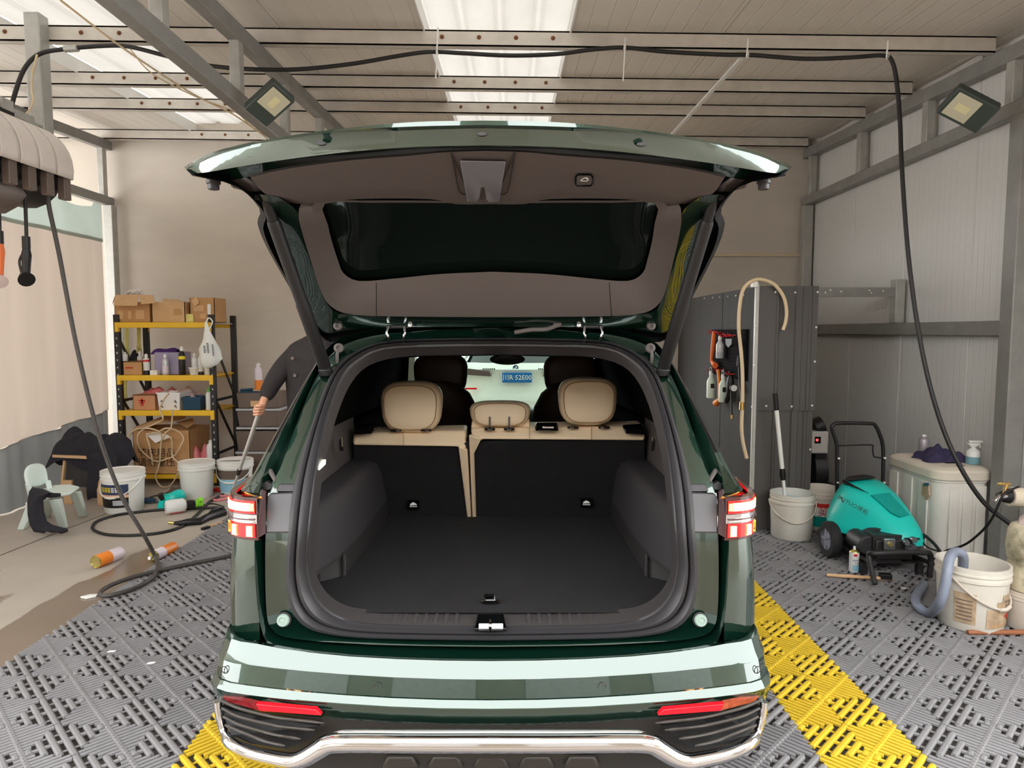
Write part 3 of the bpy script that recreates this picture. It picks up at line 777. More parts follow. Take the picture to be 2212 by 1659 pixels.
# leather tops
def pad(name, pts, D0, depth, m, par, bev=0.015):
    q = [P(x, y, D0 + (0.05 if i in (0, 1) else 0.0)) for i, (x, y) in enumerate(pts)]
    return obj(name, MB().prism(q, (0, depth, 0.01)), m, par, bevel=bev, bseg=3)
pad('seat_top', [(1006, 930), (762, 936), (760, 962), (990, 966), (1006, 980)], 3.42, 0.16, 'beige_leather', bs)
pad('seat_top', [(1393, 921), (1016, 925), (1024, 970), (1040, 950), (1395, 952)], 3.42, 0.16, 'beige_leather', bs)
obj('seat_edge', MB().prism([P(990, 964, 3.415), P(1009, 972, 3.415), P(1018, 1118, 3.65), P(1009, 1118, 3.65)], (0, 0.05, 0)), 'beige_leather', bs, bevel=0.006)
obj('seat_edge', MB().prism([P(1013, 940, 3.41), P(1040, 948, 3.415), P(1024, 980, 3.44), P(1029, 1118, 3.65), P(1020, 1118, 3.65)], (0, 0.05, 0)), 'beige_leather', bs, bevel=0.006)
for px in (872, 1144, 1278):
    obj('seam', MB().tube([P(px, 931 if px < 1000 else 924, 3.465), P(px, 936 if px < 1000 else 928, 3.42), P(px, 962 if px < 1000 else 950, 3.408)], 0.002, 5), 'beige_seam', bs)
obj('release_lever', MB().prism([P(765, 925, 3.40), P(806, 920, 3.40), P(814, 926, 3.40), P(802, 938, 3.39), P(765, 940, 3.39)], (0, 0.06, 0.01)), 'gloss_black', bs, bevel=0.006)
obj('release_lever', MB().prism([P(1346, 925, 3.40), P(1392, 922, 3.40), P(1394, 940, 3.39), P(1352, 938, 3.39)], (0, 0.06, 0.01)), 'gloss_black', bs, bevel=0.006)
obj('belt_guide', MB().prism([P(1155, 932, 3.38), P(1208, 932, 3.38), P(1206, 919, 3.41), P(1157, 919, 3.41)], (0, 0.05, 0.01)), 'gloss_black', bs, bevel=0.008)
obj('belt_slot', MB().prism([P(1172, 925, 3.372), P(1196, 925, 3.372), P(1196, 922, 3.372), P(1172, 922, 3.372)], (0, 0.01, 0)), 'lamp_clear', bs)
def headrest(name, px, py, w, h, D, m, par, th=0.12, tilt=0, seam=True):
    c = P(px, py, D); sc = D / FPX; rows = []; W2, H2_ = w * sc / 2, h * sc / 2
    def ring(s, yo, zs=0.0, e=3.2):
        out = []
        for k in range(28):
            a = 2 * math.pi * k / 28; ca_, sa_ = math.cos(a), math.sin(a)
            x = math.copysign(abs(ca_) ** (2 / e), ca_) * W2 * s; z = math.copysign(abs(sa_) ** (2 / e), sa_) * H2_ * s
            x *= 1 + 0.07 * z / H2_
            out.append(c + V((x, yo + tilt * z, z + zs)))
        return out
    for s, yo in ((0.5, -0.004), (.78, 0.0), (.86, 0.006), (.94, .02), (1, .045), (1, th * .7), (.93, th * .92), (.7, th), (.2, th + .004)):
        rows.append(ring(s, yo))
    hrs = obj(name, MB().grid(rows, closed=True, caps=True), m, par, smooth=60)
    if seam: obj('piping', MB().tube(ring(.845, .003), 0.0028, 6, closed=True), 'beige_seam', par, smooth=60)
    return hrs
headrest('headrest', 886, 881, 134, 114, 3.42, 'beige_leather', bs)
headrest('headrest', 1272, 869, 128, 106, 3.42, 'beige_leather', bs)
hm = headrest('headrest', 1080, 896, 132, 58, 3.44, 'beige_leather', bs, th=.10)
obj('headrest_base', MB().prism([P(1020, 905, 3.50), P(1144, 905, 3.50), P(1145, 926, 3.50), P(1017, 927, 3.50)], (0, .05, 0)), 'beige_leather', bs, bevel=.008)
for px in (1058, 1100):
    obj('headrest_post', MB().tube([P(px, 900, 3.43), P(px, 926, 3.43)], .006, 8), 'chrome', bs)
    obj('post_guide', MB().lathe([(.028, 0), (.028, .01), (.014, .016)], T(P(px, 929, 3.43)) @ Matrix.Diagonal((1, .6, 1, 1)), 16), 'gloss_black', bs, smooth=40)
for px in (1238, 1305, 856, 920):
    obj('post_guide', MB().lathe([(.03, 0), (.03, .008), (.014, .012)], T(P(px, 931 if px < 1000 else 925, 3.44)) @ Matrix.Diagonal((1, .6, 1, 1)), 16), 'gloss_black', bs, smooth=40)
for px0, px1 in ((776, 797), (1360, 1383)):
    q = [P(px0, 1030 if px0 < 1000 else 1056, 3.5), P(px1, 1053 if px0 < 1000 else 1020, 3.5), P(px1 - 6, 1040 if px0 < 1000 else 1030, 3.5)]
    obj('side_bolster', MB().prism(q, (0, .02, 0)), 'beige_leather', bs)
for px in (893, 1267):
    py = 1090 if px < 1000 else 1086; D = 3.60
    tg = obj('isofix_tag', MB().prism([P(px - 13, py + 9, D), P(px + 13, py + 9, D), P(px + 13, py - 9, D - .02), P(px - 13, py - 9, D - .02)], (0, .01, 0)), 'gloss_black', bs)
    obj('tag_mark', MB().prism([P(px - 8, py + 5, D - .013), P(px + 8, py + 5, D - .013), P(px + 8, py + 3.6, D - .013), P(px - 8, py + 3.6, D - .013)], (0, .002, 0)).prism([P(px - 8, py + 2, D - .016), P(px + 8, py + 1, D - .016), P(px + 4, py - 3, D - .016), P(px - 1, py - 5, D - .018), P(px - 6, py - 2, D - .016)], (0, .002, 0)), 'white_plastic', bs)
for a, b in (((768, 1004), (790, 1004)), ((1369, 998), (1386, 998))):
    obj('tether_slot', MB().prism([P(a[0], a[1] + 1.5, 3.47), P(b[0], b[1] + 1.5, 3.47), P(b[0], b[1] - 1.5, 3.46), P(a[0], a[1] - 1.5, 3.46)], (0, .02, 0)), 'gloss_black', bs)
# front seats
for px, sx in ((950, 1), (1234, -1)):
    fs = headrest('front_seat', px, 812, 116, 96, 4.30, 'brown_leather', car, th=.13, seam=False)
    c = P(px, 900, 4.30)
    rows = []
    for z, w in ((.55, .25), (.9, .26), (1.1, .25), (1.22, .235), (1.31, .19), (1.37, .12), (1.385, .04)):
        rows.append([V((c.x + w * math.cos(a), 4.36 - (z - .55) * .06 + .09 * math.sin(a), z)) for a in [2 * math.pi * k / 20 for k in range(20)]])
    obj('front_backrest', MB().grid(rows, closed=True, caps=True), 'brown_leather', fs, smooth=60)
obj('dashboard', MB().grid([[V((XC + u, D, z + .02 * (1 - (u / .75) ** 2))) for u in (-.75, -.4, 0, .4, .75)] for D, z in ((4.75, .8), (4.76, 1.02), (4.82, 1.10), (5.0, 1.115), (5.22, 1.06))]), 'black_plastic', car, smooth=50)
for F in (lf, rt):
    obj('door_trim', MB().b2(*[V((min(F((.78, 0, 0)).x, F((.86, 0, 0)).x), 3.5, .45)), V((max(F((.78, 0, 0)).x, F((.86, 0, 0)).x), 5.3, 1.16))]), 'matte_black', car)
    obj('windscreen_pillar', MB().bar(F((.66, 4.42, 1.62)), F((.82, 5.3, 1.06)), .13, .08), 'matte_black', car)
mr_ = P(1096, 776, 4.55)
obj('rear_view_mirror', MB().lathe([(.02, -.02), (.06, -.018), (.06, .012), (.05, .02)], T(mr_) @ rot('X', 90) @ Matrix.Diagonal((1.95, .62, 1, 1)), 24), 'black_plastic', car, smooth=50)

# ---- tailgate
GP = [(255, 1.69), (266, 1.70), (290, 1.72), (325, 1.79), (380, 1.93), (435, 2.09), (520, 2.30), (600, 2.45), (685, 2.62), (712, 2.70), (760, 2.76)]
def Dg(y):
    for (a, da), (b, db) in zip(GP, GP[1:]):
        if a <= y <= b: return da + (db - da) * (y - a) / (b - a)
    return GP[-1][1] if y > GP[-1][0] else GP[0][1]
def gp(x, y, off=0.0, dz=0.0):
    p = hu(P(x, y, Dg(y) + off)); p.z += dz; return p
# measured on the left half about the gate's own centre column
def gx(x, y):                                      # left pixel re-centred so both halves mirror about XC
    return x
tg = obj('tailgate', MB().grid([fullrow(smoothh(r, 4)) for r in (
    [gp(1043, 264, 0, .004), gp(900, 267, .005, .004), gp(760, 275, .02), gp(600, 297, .05), gp(480, 322, .08), gp(420, 347, .10), gp(398, 361, .12)],
    [gp(1043, 270, -.004), gp(900, 273, -.002), gp(760, 281, .01), gp(600, 303, .03), gp(480, 327, .05), gp(422, 351, .07), gp(400, 364, .09)],
    [gp(1043, 277, .004), gp(900, 281, .006), gp(760, 289, .012), gp(600, 310, .02), gp(480, 334, .03), gp(424, 356, .045), gp(404, 366, .07)],
    [gp(1043, 314, -.044), gp(900, 317, -.045), gp(760, 327, -.05), gp(600, 347, -.045), gp(500, 363, -.03), gp(440, 373, -.005), gp(410, 374, .05)],
    [gp(1043, 317, .04), gp(900, 320, .045), gp(760, 330, .05), gp(600, 350, .08), gp(505, 366, .09), gp(445, 378, .10), gp(415, 380, .11)],
    [gp(1043, 330, .05), gp(900, 335, .05), gp(760, 345, .06), gp(620, 364, .06), gp(560, 376, .06), gp(520, 386, .06), gp(480, 392, .08)],
    )]), 'paint_green', car, smooth=50)
tt = [[(1043,322),(960,325),(880,332),(760,341),(650,355),(585,367),(537,379)],
      [(1043,326),(960,329),(880,337),(760,346),(650,360),(585,372),(541,384)],
      [(1043,415),(960,415),(880,405),(760,406),(650,412),(600,412),(560,408)],
      [(1043,434),(975,434),(915,412),(760,416),(660,426),(610,424),(572,418)],
      [(1043,441),(985,441),(925,430),(770,430),(680,440),(640,440),(600,432)]]
rows = []
for i, r in enumerate(tt):
    o_ = (0.02, -.006, -.006, 0.0, 0.05)[i]
    h = [gp(x, y, o_) for x, y in r]; h[0].x = 0; rows.append(fullrow(smoothh(h, 3)))
obj('trim_panel', MB().grid(rows), 'trim_brown', tg, smooth=45)
outer = [(1043,438),(930,434),(770,434),(664,436),(645,462),(655,510),(672,565),(692,625),(715,662),(765,680),(900,684),(1043,685)]
inner = [(1043,441),(930,438),(800,438),(702,440),(708,485),(718,525),(730,562),(742,590),(775,607),(850,602),(950,592),(1043,587)]
ho = [gp(x, y, -.01 if i > 3 else .075) for i, (x, y) in enumerate(outer)]; hi_ = [gp(x, y, .05) for x, y in inner]
for h in (ho, hi_): h[0].x = 0; h[-1].x = 0
hm_ = [a.lerp(b, .6) + V((0, -.02, 0)) for a, b in zip(ho, hi_)]
R = [fullrow([h for h in smoothh(x, 3)]) for x in (ho, hm_, hi_)]
def ringfull(h): s = smoothh(h, 3); return [lf(p) for p in s] + [rt(p) for p in reversed(s)]
obj('window_trim', MB().grid([ringfull(ho), ringfull(hm_), ringfull(hi_)], closed=True), 'trim_brown', tg, smooth=45)
gl = [p + V((0, .03, .012)) for p in hi_]
gr = ringfull(gl); hn = len(gr) // 2
obj('rear_window', MB().grid([[gr[i], gr[2 * hn - 1 - i]] for i in range(hn)]), 'glass_dark', tg, smooth=60)
for F in (lf, rt):
    obj('trim_joint', MB().tube([F(gp(813, 612, -.03)), F(gp(813, 683, -.016))], 0.0016, 5), 'black_plastic', tg)
# painted frame around the trim and the outer skin
fo = [(1043,706),(900,706),(760,712),(705,720),(672,690),(640,620),(608,540),(582,470),(556,420)]
fi = [(1043,684),(900,683),(770,680),(722,672),(700,640),(676,570),(656,505),(640,455),(600,425)]
hA = [gp(x, y, .03) for x, y in fo]; hB = [gp(x, y, .0) for x, y in fi]
hA[0].x = hB[0].x = 0
hM = [a.lerp(b, .55) + V((0, -.012, 0)) for a, b in zip(hA, hB)]
obj('gate_frame', MB().grid([fullrow(smoothh(h, 4)) for h in (hA, hM, hB)]), 'paint_green', tg, smooth=50)
sk = [(1043,722),(880,724),(740,728),(690,722),(652,665),(612,598),(574,530),(556,482),(560,450),(500,392),(402,366)]
hS = [gp(x, y, .06) for x, y in sk]; hS[0].x = 0
s1 = smoothh(hS, 3)
s2 = [p + V((-.01, .06, .10)) if p.z < 2.0 else p + V((-.02, .05, .02)) for p in s1]
s0_ = [p + V((-.025, -.02, -.02)) for p in s1]
for p in s2 + s0_ + s1: p.x = max(p.x, 0)
obj('outer_skin', MB().grid([fullrow(s0_), fullrow(s1), fullrow(s2)]).grid([[lf(p), rt(p)] for p in s2]), 'spoiler_black', tg, smooth=50)
pl = [(993,347),(1093,349),(1078,436),(1055,437),(1050,430),(1047,407),(1043,404),(1039,407),(1035,430),(1029,437),(1009,436)]
obj('latch_cover', MB().prism([P(x, y, Dg(y) - .03) for x, y in pl], (0, .02, .006)), 'gunmetal', tg, bevel=.003)
def outline(pts, off, r, m, nm):
    q = [P(x, y, Dg(y) + off) for x, y in pts]; obj(nm, MB().tube(q, r, 6, closed=len(pts) > 4), m, tg)
outline([(973,326),(978,345),(988,402),(992,415),(1000,420),(1012,421)], -.012, .0016, 'trim_dark', 'panel_seam')
outline([(1113,326),(1110,345),(1100,402),(1096,415),(1090,420),(1075,421)], -.012, .0016, 'trim_dark', 'panel_seam')
rb = lambda x0, y0, x1, y1, c: [(x0 + c, y0), (x1 - c, y0), (x1, y0 + c), (x1, y1 - c), (x1 - c, y1), (x0 + c, y1), (x0, y1 - c), (x0, y0 + c)]
bt = obj('close_button', MB().prism([P(x, y, Dg(y) - .013) for x, y in rb(1242, 375, 1282, 402, 5)], (0, .01, 0)), 'gloss_black', tg, bevel=.002)
obj('button_face', MB().prism([P(x, y, Dg(y) - .017) for x, y in rb(1246, 379, 1278, 398, 3)], (0, .01, 0)), 'trim_brown', tg, bevel=.002)
obj('car_symbol', MB().tube([P(x, y, Dg(y) - .019) for x, y in [(1254,390),(1258,387),(1263,384),(1268,386),(1271,388),(1268,391),(1258,391)]], .0009, 5, closed=True).tube([P(x, y, Dg(y) - .019) for x, y in [(1263,385),(1268,384),(1270,387)]], .001, 5), 'white_plastic', tg)
for px, py in ((693, 309), (1041, 289), (1386, 311)):
    o1 = -.017 if abs(px - 1041) < 50 else -.026
    q = [P(px + 11 * math.cos(a), py + 4.5 * math.sin(a), Dg(py) - .002 + o1) for a in [2 * math.pi * k / 16 for k in range(16)]]
    obj('lip_grommet', MB().prism(q, (0, .01, 0)), 'trim_dark', tg, bevel=.001)
for F, sgn in ((lf, 1), (rt, -1)):
    b = F(gp(461, 385, .09))
    obj('buffer', MB().lathe([(.012, .02), (.020, .012), (.020, -.002), (.017, -.004), (.020, -.007), (.020, -.016), (.016, -.018), (.016, -.032), (.010, -.034)], T(b), 16), 'satin_black', tg, smooth=40)
    obj('side_pad', MB().prism([F(gp(x, y, .07)) for x, y in [(488,384),(520,380),(548,398),(558,414),(530,413),(496,404)]], (0, .06, .01)), 'trim_brown', tg, bevel=.01)
    a, b = F(gp(573, 428, .05)), F(hu(P(704, 800, 2.63)))
    stt = obj('lift_strut', MB().tube([a.lerp(b, t) for t in (.1, .12, .55, .56, .97)], [.018, .0215, .0215, .024, .024], 16), 'black_plastic', car, smooth=40)
    obj('ball_joint', MB().tube([a, a.lerp(b, .1)], .016, 12).tube([a + V((-.03 * sgn, 0, .0)), a + V((.012, 0, 0))], .01, 8), 'black_plastic', stt, smooth=40)
    obj('strut_foot', MB().lathe([(.02, -.02), (.028, 0), (.02, .02)], T(b + V((0, -.01, 0))), 12), 'black_plastic', stt, smooth=40)
    hc = F(hu(P(857, 712, 2.69)))
    hg = obj('hinge', MB().box(hc + V((0, .02, .02)), (.09, .02, .03)), 'gloss_black', car, bevel=.004)
    for dx in (-.031, .031):
        obj('hinge_arm', MB().tube(catmull([hc + V((dx, -.01, .012)), hc + V((dx * 1.15, -.025, -.012)), hc + V((dx * .95, -.02, -.03)), hc + V((dx, .01, -.05))], 4), .0045, 6), 'chrome', hg, smooth=60)
    obj('hinge_bolt', MB().lathe([(.008, 0), (.008, .01), (.004, .012)], T(hc + V((.055 * sgn, -.008, .017))) @ rot('X', 90), 8), 'chrome', hg)
    g0 = F(gp(730, 704, .0))
    obj('grommet', MB().lathe([(.018, 0), (.016, .01), (.007, .014), (.006, .008)], T(g0) @ rot('X', 90), 16), 'trim_brown', tg, smooth=40)
    g1 = F(hu(P(732, 752, 2.68)))
    gg = obj('grommet', MB().lathe([(.02, 0), (.018, .01), (.008, .014), (.006, .008)], T(g1) @ rot('X', 80), 16), 'trim_brown', car, smooth=40)
    obj('drain_tube', MB().tube(catmull([g1, g1 + V((-.004 * sgn, -.015, -.03)), g1 + V((0, -.012, -.08))], 4), .007, 8), 'trim_brown', gg, smooth=60)
obj('gate_harness', MB().tube(catmull([P(1112, 718, 2.70), P(1135, 714, 2.69), P(1150, 712, 2.68), P(1180, 711, 2.68), P(1200, 704, 2.68), P(1212, 700, 2.68), P(1196, 699, 2.68)], 5), .009, 8), 'trim_brown', car, smooth=60)
# ------------------------------------------------------------------ left side: shelves, buckets, chair
mat('yellow_steel', (236, 190, 44), 0.4, var=0.04, vscale=9)
mat('black_steel', (34, 33, 33), 0.45, var=0.2, vscale=30)
mat('cardboard', (190, 146, 100), 0.85, var=0.07, vscale=8)
mat('cardboard_light', (208, 170, 126), 0.85, var=0.06, vscale=8)
mat('cardboard_red', (196, 142, 104), 0.85, var=0.06, vscale=8)
mat('tape', (212, 170, 122), 0.4)
mat('print_dark', (40, 34, 30), 0.7)
mat('print_red', (190, 46, 34), 0.7)
mat('ink_white', (238, 238, 236), 0.6)
mat('paper', (236, 234, 232), 0.7)
mat('purple_cloth', (84, 46, 122), 0.9, var=0.25, vscale=20)
mat('lilac_box', (158, 150, 178), 0.35)
mat('white_bottle', (228, 230, 228), 0.35)
mat('orange_label', (232, 132, 44), 0.4)
mat('pale_label', (226, 214, 224), 0.4, var=0.05, vscale=50)
mat('red_label', (206, 44, 40), 0.4)
mat('navy', (26, 66, 92), 0.5)
mat('green_cap', (90, 190, 70), 0.4)
mat('dark_can', (40, 38, 36), 0.3, 0.2)
mat('silver_can', (200, 202, 208), 0.3, 0.3)
mat('gold_metal', (206, 192, 120), 0.25, 0.8)
mat('pink_film', (226, 130, 136), 0.35, var=0.15, vscale=14)
mat('clear_film', (210, 190, 186), 0.3, var=0.15, vscale=14)
mat('bag_white', (236, 240, 236), 0.35, var=0.04, vscale=16)
mat('yellow_towel', (226, 218, 140), 0.9, var=0.08, vscale=12)
mat('dark_cloth', (38, 37, 44), 0.95, var=0.2, vscale=16)
mat('navy_cloth', (58, 52, 84), 0.95, var=0.2, vscale=16)
mat('wood_pale', (206, 168, 128), 0.6, var=0.10, vscale=6, stretch=(1, 1, .2))
mat('wood_dark', (48, 46, 46), 0.7, var=0.25, vscale=7)
mat('chair_plastic', (214, 228, 222), 0.45)
mat('drawer_brown', (104, 90, 82), 0.45, var=0.06, vscale=5)
mat('grey_plastic', (176, 178, 182), 0.45)
mat('cord_beige', (222, 200, 164), 0.55)
mat('hose_black', (34, 32, 32), 0.5)
mat('hose_grey', (74, 70, 67), 0.5, var=0.12, vscale=30)
mat('teal', (26, 196, 184), 0.38)
mat('lime', (140, 220, 60), 0.4)
mat('reel_shell', (226, 216, 208), 0.5, var=0.05, vscale=5)
mat('orange', (240, 120, 60), 0.5)
mat('label_navy', (52, 62, 92), 0.4, var=0.2, vscale=25)
mat('label_black', (26, 24, 24), 0.4)
mat('label_yellow', (238, 214, 40), 0.4)
mat('label_peach', (236, 190, 156), 0.4)
mat('label_blue', (150, 200, 222), 0.4, var=0.12, vscale=25)

def pq(x0, y0, x1, y1, D, depth):
    "box whose front face fills the pixel rectangle at distance D"
    a, b, c, d = P(x0, y1, D), P(x1, y1, D), P(x1, y0, D), P(x0, y0, D)
    zb, zt = (a.z + b.z) / 2, (c.z + d.z) / 2
    return V((a.x, D, zb)), V((b.x, D + depth, zt))
RD = 7.55
rk = thing('shelving_rack', 'black steel shelving rack with yellow shelf beams against the back wall', 'shelf', (-3.82, 7.8, FZ))
xl, xr = -4.335, -3.30
ztop = 1.88
for x, D in ((xl, RD), (xr, RD), (xl, 8.14), (xr, 8.14)):
    po = obj('post', MB().b2((x - .03, D - .025, FZ), (x + .03, D + .025, ztop)), 'black_steel', rk, bevel=.004)
    if D == RD:
        for k in range(22):
            z = 0.1 + k * 0.08; obj('slot', MB().box((x, D - .026, z), (.012, .004, .022)), 'grey_plastic', po)
SZ = [1.79, 1.21, 0.82, 0.115]
for i, z in enumerate(SZ):
    for D in (RD - .015, 8.14 + .015):
        bm_ = obj('beam', MB().b2((xl - .005, D - .02, z - .055), (xr + .01, D + .02, z + .005)).b2((xl - .01, D - .024, z - .10), (xl + .03, D + .02, z + .005)).b2((xr - .03, D - .024, z - .10), (xr + .012, D + .02, z + .005)), 'yellow_steel', rk, bevel=.004)
    obj('deck', MB().b2((xl, RD, z - .012), (xr, 8.14, z)), 'yellow_steel' if i else 'grey_plastic', rk)
for x in (xl, xr):
    for za, zb in ((1.6, .95), (.95, .35)):
        obj('brace', MB().bar((x, RD + .03, za), (x, 8.11, zb), .012, .035), 'black_steel', rk)
        obj('brace', MB().bar((x, RD + .03, zb - .02), (x, 8.11, zb - .02), .012, .03), 'black_steel', rk)

def onshelf(name, x0, x1, ytop, i, m, label, cat, D=None, depth=.2, bevel=.004, ybot=None):
    D = D or RD + .02
    p0, p1 = P(x0, 800, D), P(x1, 800, D); zt = P(x0, ytop, D).z
    return single(name, MB().b2((p0.x, D, SZ[i] + .002), (p1.x, D + depth, zt)), MATS[m], label, cat, bevel=bevel)
# open carton with flaps on the top shelf
def carton(name, x0, x1, y0, D, depth, zb, m, label, flaps=(), tapes=(), open_=True):
    p0, p1 = P(x0, 800, D), P(x1, 800, D); zt = P(x0, y0, D).z
    lo, hi = V((p0.x, D, zb + .002)), V((p1.x, D + depth, zt)); w = .006
    t = thing(name, label, 'box', ((lo.x + hi.x) / 2, D + depth / 2, zb))
    mb = MB().b2(lo, (hi.x, lo.y + w, hi.z)).b2((lo.x, hi.y - w, lo.z), hi).b2(lo, (lo.x + w, hi.y, hi.z)).b2((hi.x - w, lo.y, lo.z), hi).b2(lo, (hi.x, hi.y, lo.z + w))
    if not open_: mb.b2((lo.x, lo.y, hi.z - w), hi)
    obj('walls', mb, m, t)
    for (a, b, c, d) in flaps: obj('flap', MB().prism([P(*a), P(*b), P(*c), P(*d)], (0, .006, 0)), 'cardboard_light', t)
    for (a0, b0, a1, b1, mm) in tapes:
        q0, q1 = P(a0, b1, D), P(a1, b0, D); obj('print', MB().b2((q0.x, D - .003, q0.z), (q1.x, D - .0005, q1.z)), mm, t)
    return t
c1 = carton('carton', 253, 330, 652, RD, .36, SZ[0], 'cardboard', 'open cardboard carton with flaps folded out on the top yellow shelf, leftmost',
       flaps=[((245, 660, 7.42), (296, 661, 7.42), (299, 636, RD), (249, 637, RD)), ((305, 657, 7.42), (334, 655, 7.42), (330, 637, RD), (299, 637, RD)), ((243, 657, 7.6), (249, 637, RD), (251, 638, 7.9), (244, 650, 7.9))],
       tapes=[(255, 672, 266, 689, 'tape'), (277, 672, 284, 689, 'tape'), (294, 670, 312, 689, 'tape')])
mb = MB()
for k in range(7):
    x = 276 + k * 4.2
    mb.tube(catmull([P(x - 8, 640, 7.75), P(x - 2, 633 - (k % 3) * 2, 7.7), P(x + 6, 627 + (k % 2) * 2, 7.7), P(x + 10, 638, 7.72)], 4), .008, 5)
single('cloth_bundle', mb, MATS['paper'], 'pale crumpled cloth sticking out of the leftmost carton', 'cloth', smooth=60)
carton('carton', 333, 404, 652, RD, .30, SZ[0], 'cardboard_light', 'half open cardboard carton in the middle of the top yellow shelf', flaps=[((352, 651, RD), (405, 655, RD), (384, 647, 7.8), (350, 645, 7.8))], tapes=[(375, 667, 392, 681, 'cardboard')])
t3 = carton('carton', 415, 468, 643, RD + .04, .3, SZ[0], 'cardboard', 'torn brown cardboard carton at the right of the top yellow shelf', flaps=[((413, 650, RD + .03), (425, 641, RD + .03), (430, 655, RD + .02), (420, 662, RD + .02))], tapes=[(449, 657, 455, 684, 'ink_white'), (418, 660, 440, 672, 'cardboard_light'), (432, 678, 445, 688, 'cardboard_light')])
onshelf('sponge_pack', 395, 421, 678, 0, 'yellow_towel', 'pale yellow sponge pack in front of the torn carton', 'sponge', depth=.12, bevel=.01)
def bottle(name, px, ytop, base, m, label, cat='bottle', D=None, w=12, capm='white_plastic', neck=.45, bands=(), r=None, capfrac=.16):
    D = D or RD + .05
    zt = P(px, ytop, D).z; x = P(px, 800, D).x; h = zt - base; r = r or w * D / FPX / 2
    t = thing(name, label, cat, (x, D, base))
    hb = h * (1 - capfrac)
    obj('body', MB().lathe([(r * .9, 0), (r, .006), (r, hb * .82), (r * .85, hb * .9), (r * neck, hb * .97), (r * neck, hb)], T((x, D, base)), 18), m, t, smooth=40)
    obj('cap', MB().lathe([(r * neck * 1.15, 0), (r * neck * 1.15, h * capfrac * .6), (r * neck * .5, h * capfrac)], T((x, D, base + hb)), 14), capm, t, smooth=40)
    for z0, z1, mm in bands:
        obj('label', MB().lathe([(r * 1.015, 0), (r * 1.015, h * (z1 - z0))], T((x, D, base + h * z0)), 18, cap0=False, cap1=False), mm, t, smooth=40)
    return t
# second shelf
s1 = SZ[1] + .002
carton('carton', 266, 308, 781, RD, .16, SZ[1], 'cardboard', 'small brown carton at the left of the second shelf', tapes=[(271, 793, 287, 796, 'print_red')], open_=False)
bottle('bottle', 271, 760, P(271, 780, RD + .06).z, 'white_bottle', 'small white bottle standing on the little brown carton', D=RD + .06, w=12)
bottle('bottle', 317, 764, s1, 'white_bottle', 'white bottle with black base and red print beside the little carton', w=14, bands=[(.0, .22, 'label_black'), (.62, .72, 'red_label')])
bottle('bottle', 304, 758, s1, 'white_bottle', 'tall white bottle with red collar behind the little brown carton', D=RD + .25, w=12, bands=[(.5, .6, 'red_label')])
bottle('bottle', 297, 772, s1, 'dark_can', 'black capped bottle at the back of the second shelf', D=RD + .3, w=14, capm='black_plastic')
tb = onshelf('storage_box', 334, 387, 761, 1, 'lilac_box', 'translucent lilac storage box on the second shelf holding a purple cloth', 'box', depth=.3, bevel=.01, D=RD + .08)
mb = MB(); cpt = P(361, 760, RD + .22)
rows = []
for j in range(7):
    v = j / 6; rows.append([V((cpt.x + (u - .5) * .26, cpt.y + (v - .5) * .22, cpt.z - .02 + .065 * math.sin(math.pi * v) * (0.45 + .55 * math.sin(math.pi * u) + .25 * math.sin(7 * u + 3 * v)))) for u in [k / 9 for k in range(10)]])
single('purple_cloth', MB().grid(rows), MATS['purple_cloth'], 'purple cloth heaped in the lilac storage box', 'cloth', smooth=60, solid=.01)
bottle('spray_can', 358, 765, s1, 'silver_can', 'silver spray can with white cap in front of the lilac box', 'spray can', w=13, bands=[(.1, .45, 'pale_label')], D=RD + .02)
bottle('spray_can', 394, 748, s1, 'dark_can', 'tall black spray can with white cap on the second shelf', 'spray can', w=14, bands=[(.55, .66, 'label_yellow')], D=RD + .03)
bottle('bottle', 421, 762, s1, 'white_bottle', 'pale translucent bottle right of the tall black spray can', w=12, D=RD + .08)
bottle('bottle', 434, 761, s1, 'white_bottle', 'white bottle with black base near the hanging plastic bag', w=11, D=RD + .08, bands=[(0, .15, 'label_black')])
bottle('bottle', 446, 770, s1, 'white_bottle', 'white bottle behind the hanging plastic bag', w=11, D=RD + .12)
for px, w_, lab in ((417, 22, 'white plastic bowl on the second shelf between the cans'), (447, 16, 'small white plastic bowl at the right end of the second shelf')):
    c = P(px, 800, RD + .03); r = w_ * RD / FPX / 2
    single('bowl', MB().lathe([(r * .75, 0), (r * .98, .07), (r * 1.08, .075), (r * 1.08, .085), (r * .95, .085), (r * .7, .01)], T((c.x, RD + .06, s1)), 18, cap1=True), MATS['white_plastic'], lab, 'bowl', smooth=40)
c = P(332, 800, RD + .01)
single('white_block', MB().b2((c.x - .04, RD + .0, s1), (c.x + .04, RD + .08, s1 + .055)), MATS['paper'], 'small white block on the front edge of the second shelf', 'block', bevel=.004)
# hanging plastic bag on the right front post
bx = P(452, 735, RD - .1); rows = []
for t_, w_, dx in ((0, .012, -.03), (.2, .03, -.02), (.38, .06, 0.0), (.6, .11, .0), (.8, .115, .01), (.93, .08, -.01), (1, .03, -.03)):
    z = 1.80 - t_ * .50
    rows.append([V((bx.x + dx + w_ * math.cos(a) * (1 + .15 * math.sin(5 * a + 9 * t_)), RD - .10 + .05 * (w_ / .11) * math.sin(a), z)) for a in [2 * math.pi * k / 18 for k in range(18)]])
bg_ = thing('plastic_bag', 'white plastic bag with blue print hanging on the rack post', 'bag', (bx.x, RD - .1, 1.3))
obj('sack', MB().grid(rows, closed=True, caps=True), 'bag_white', bg_, smooth=60)
obj('handle_loop', MB().tube(catmull([V((bx.x - .035, RD - .1, 1.76)), V((bx.x - .02, RD - .06, 1.84)), V((bx.x + .02, RD - .05, 1.80)), V((bx.x - .01, RD - .09, 1.70))], 4), .008, 6), 'bag_white', bg_)
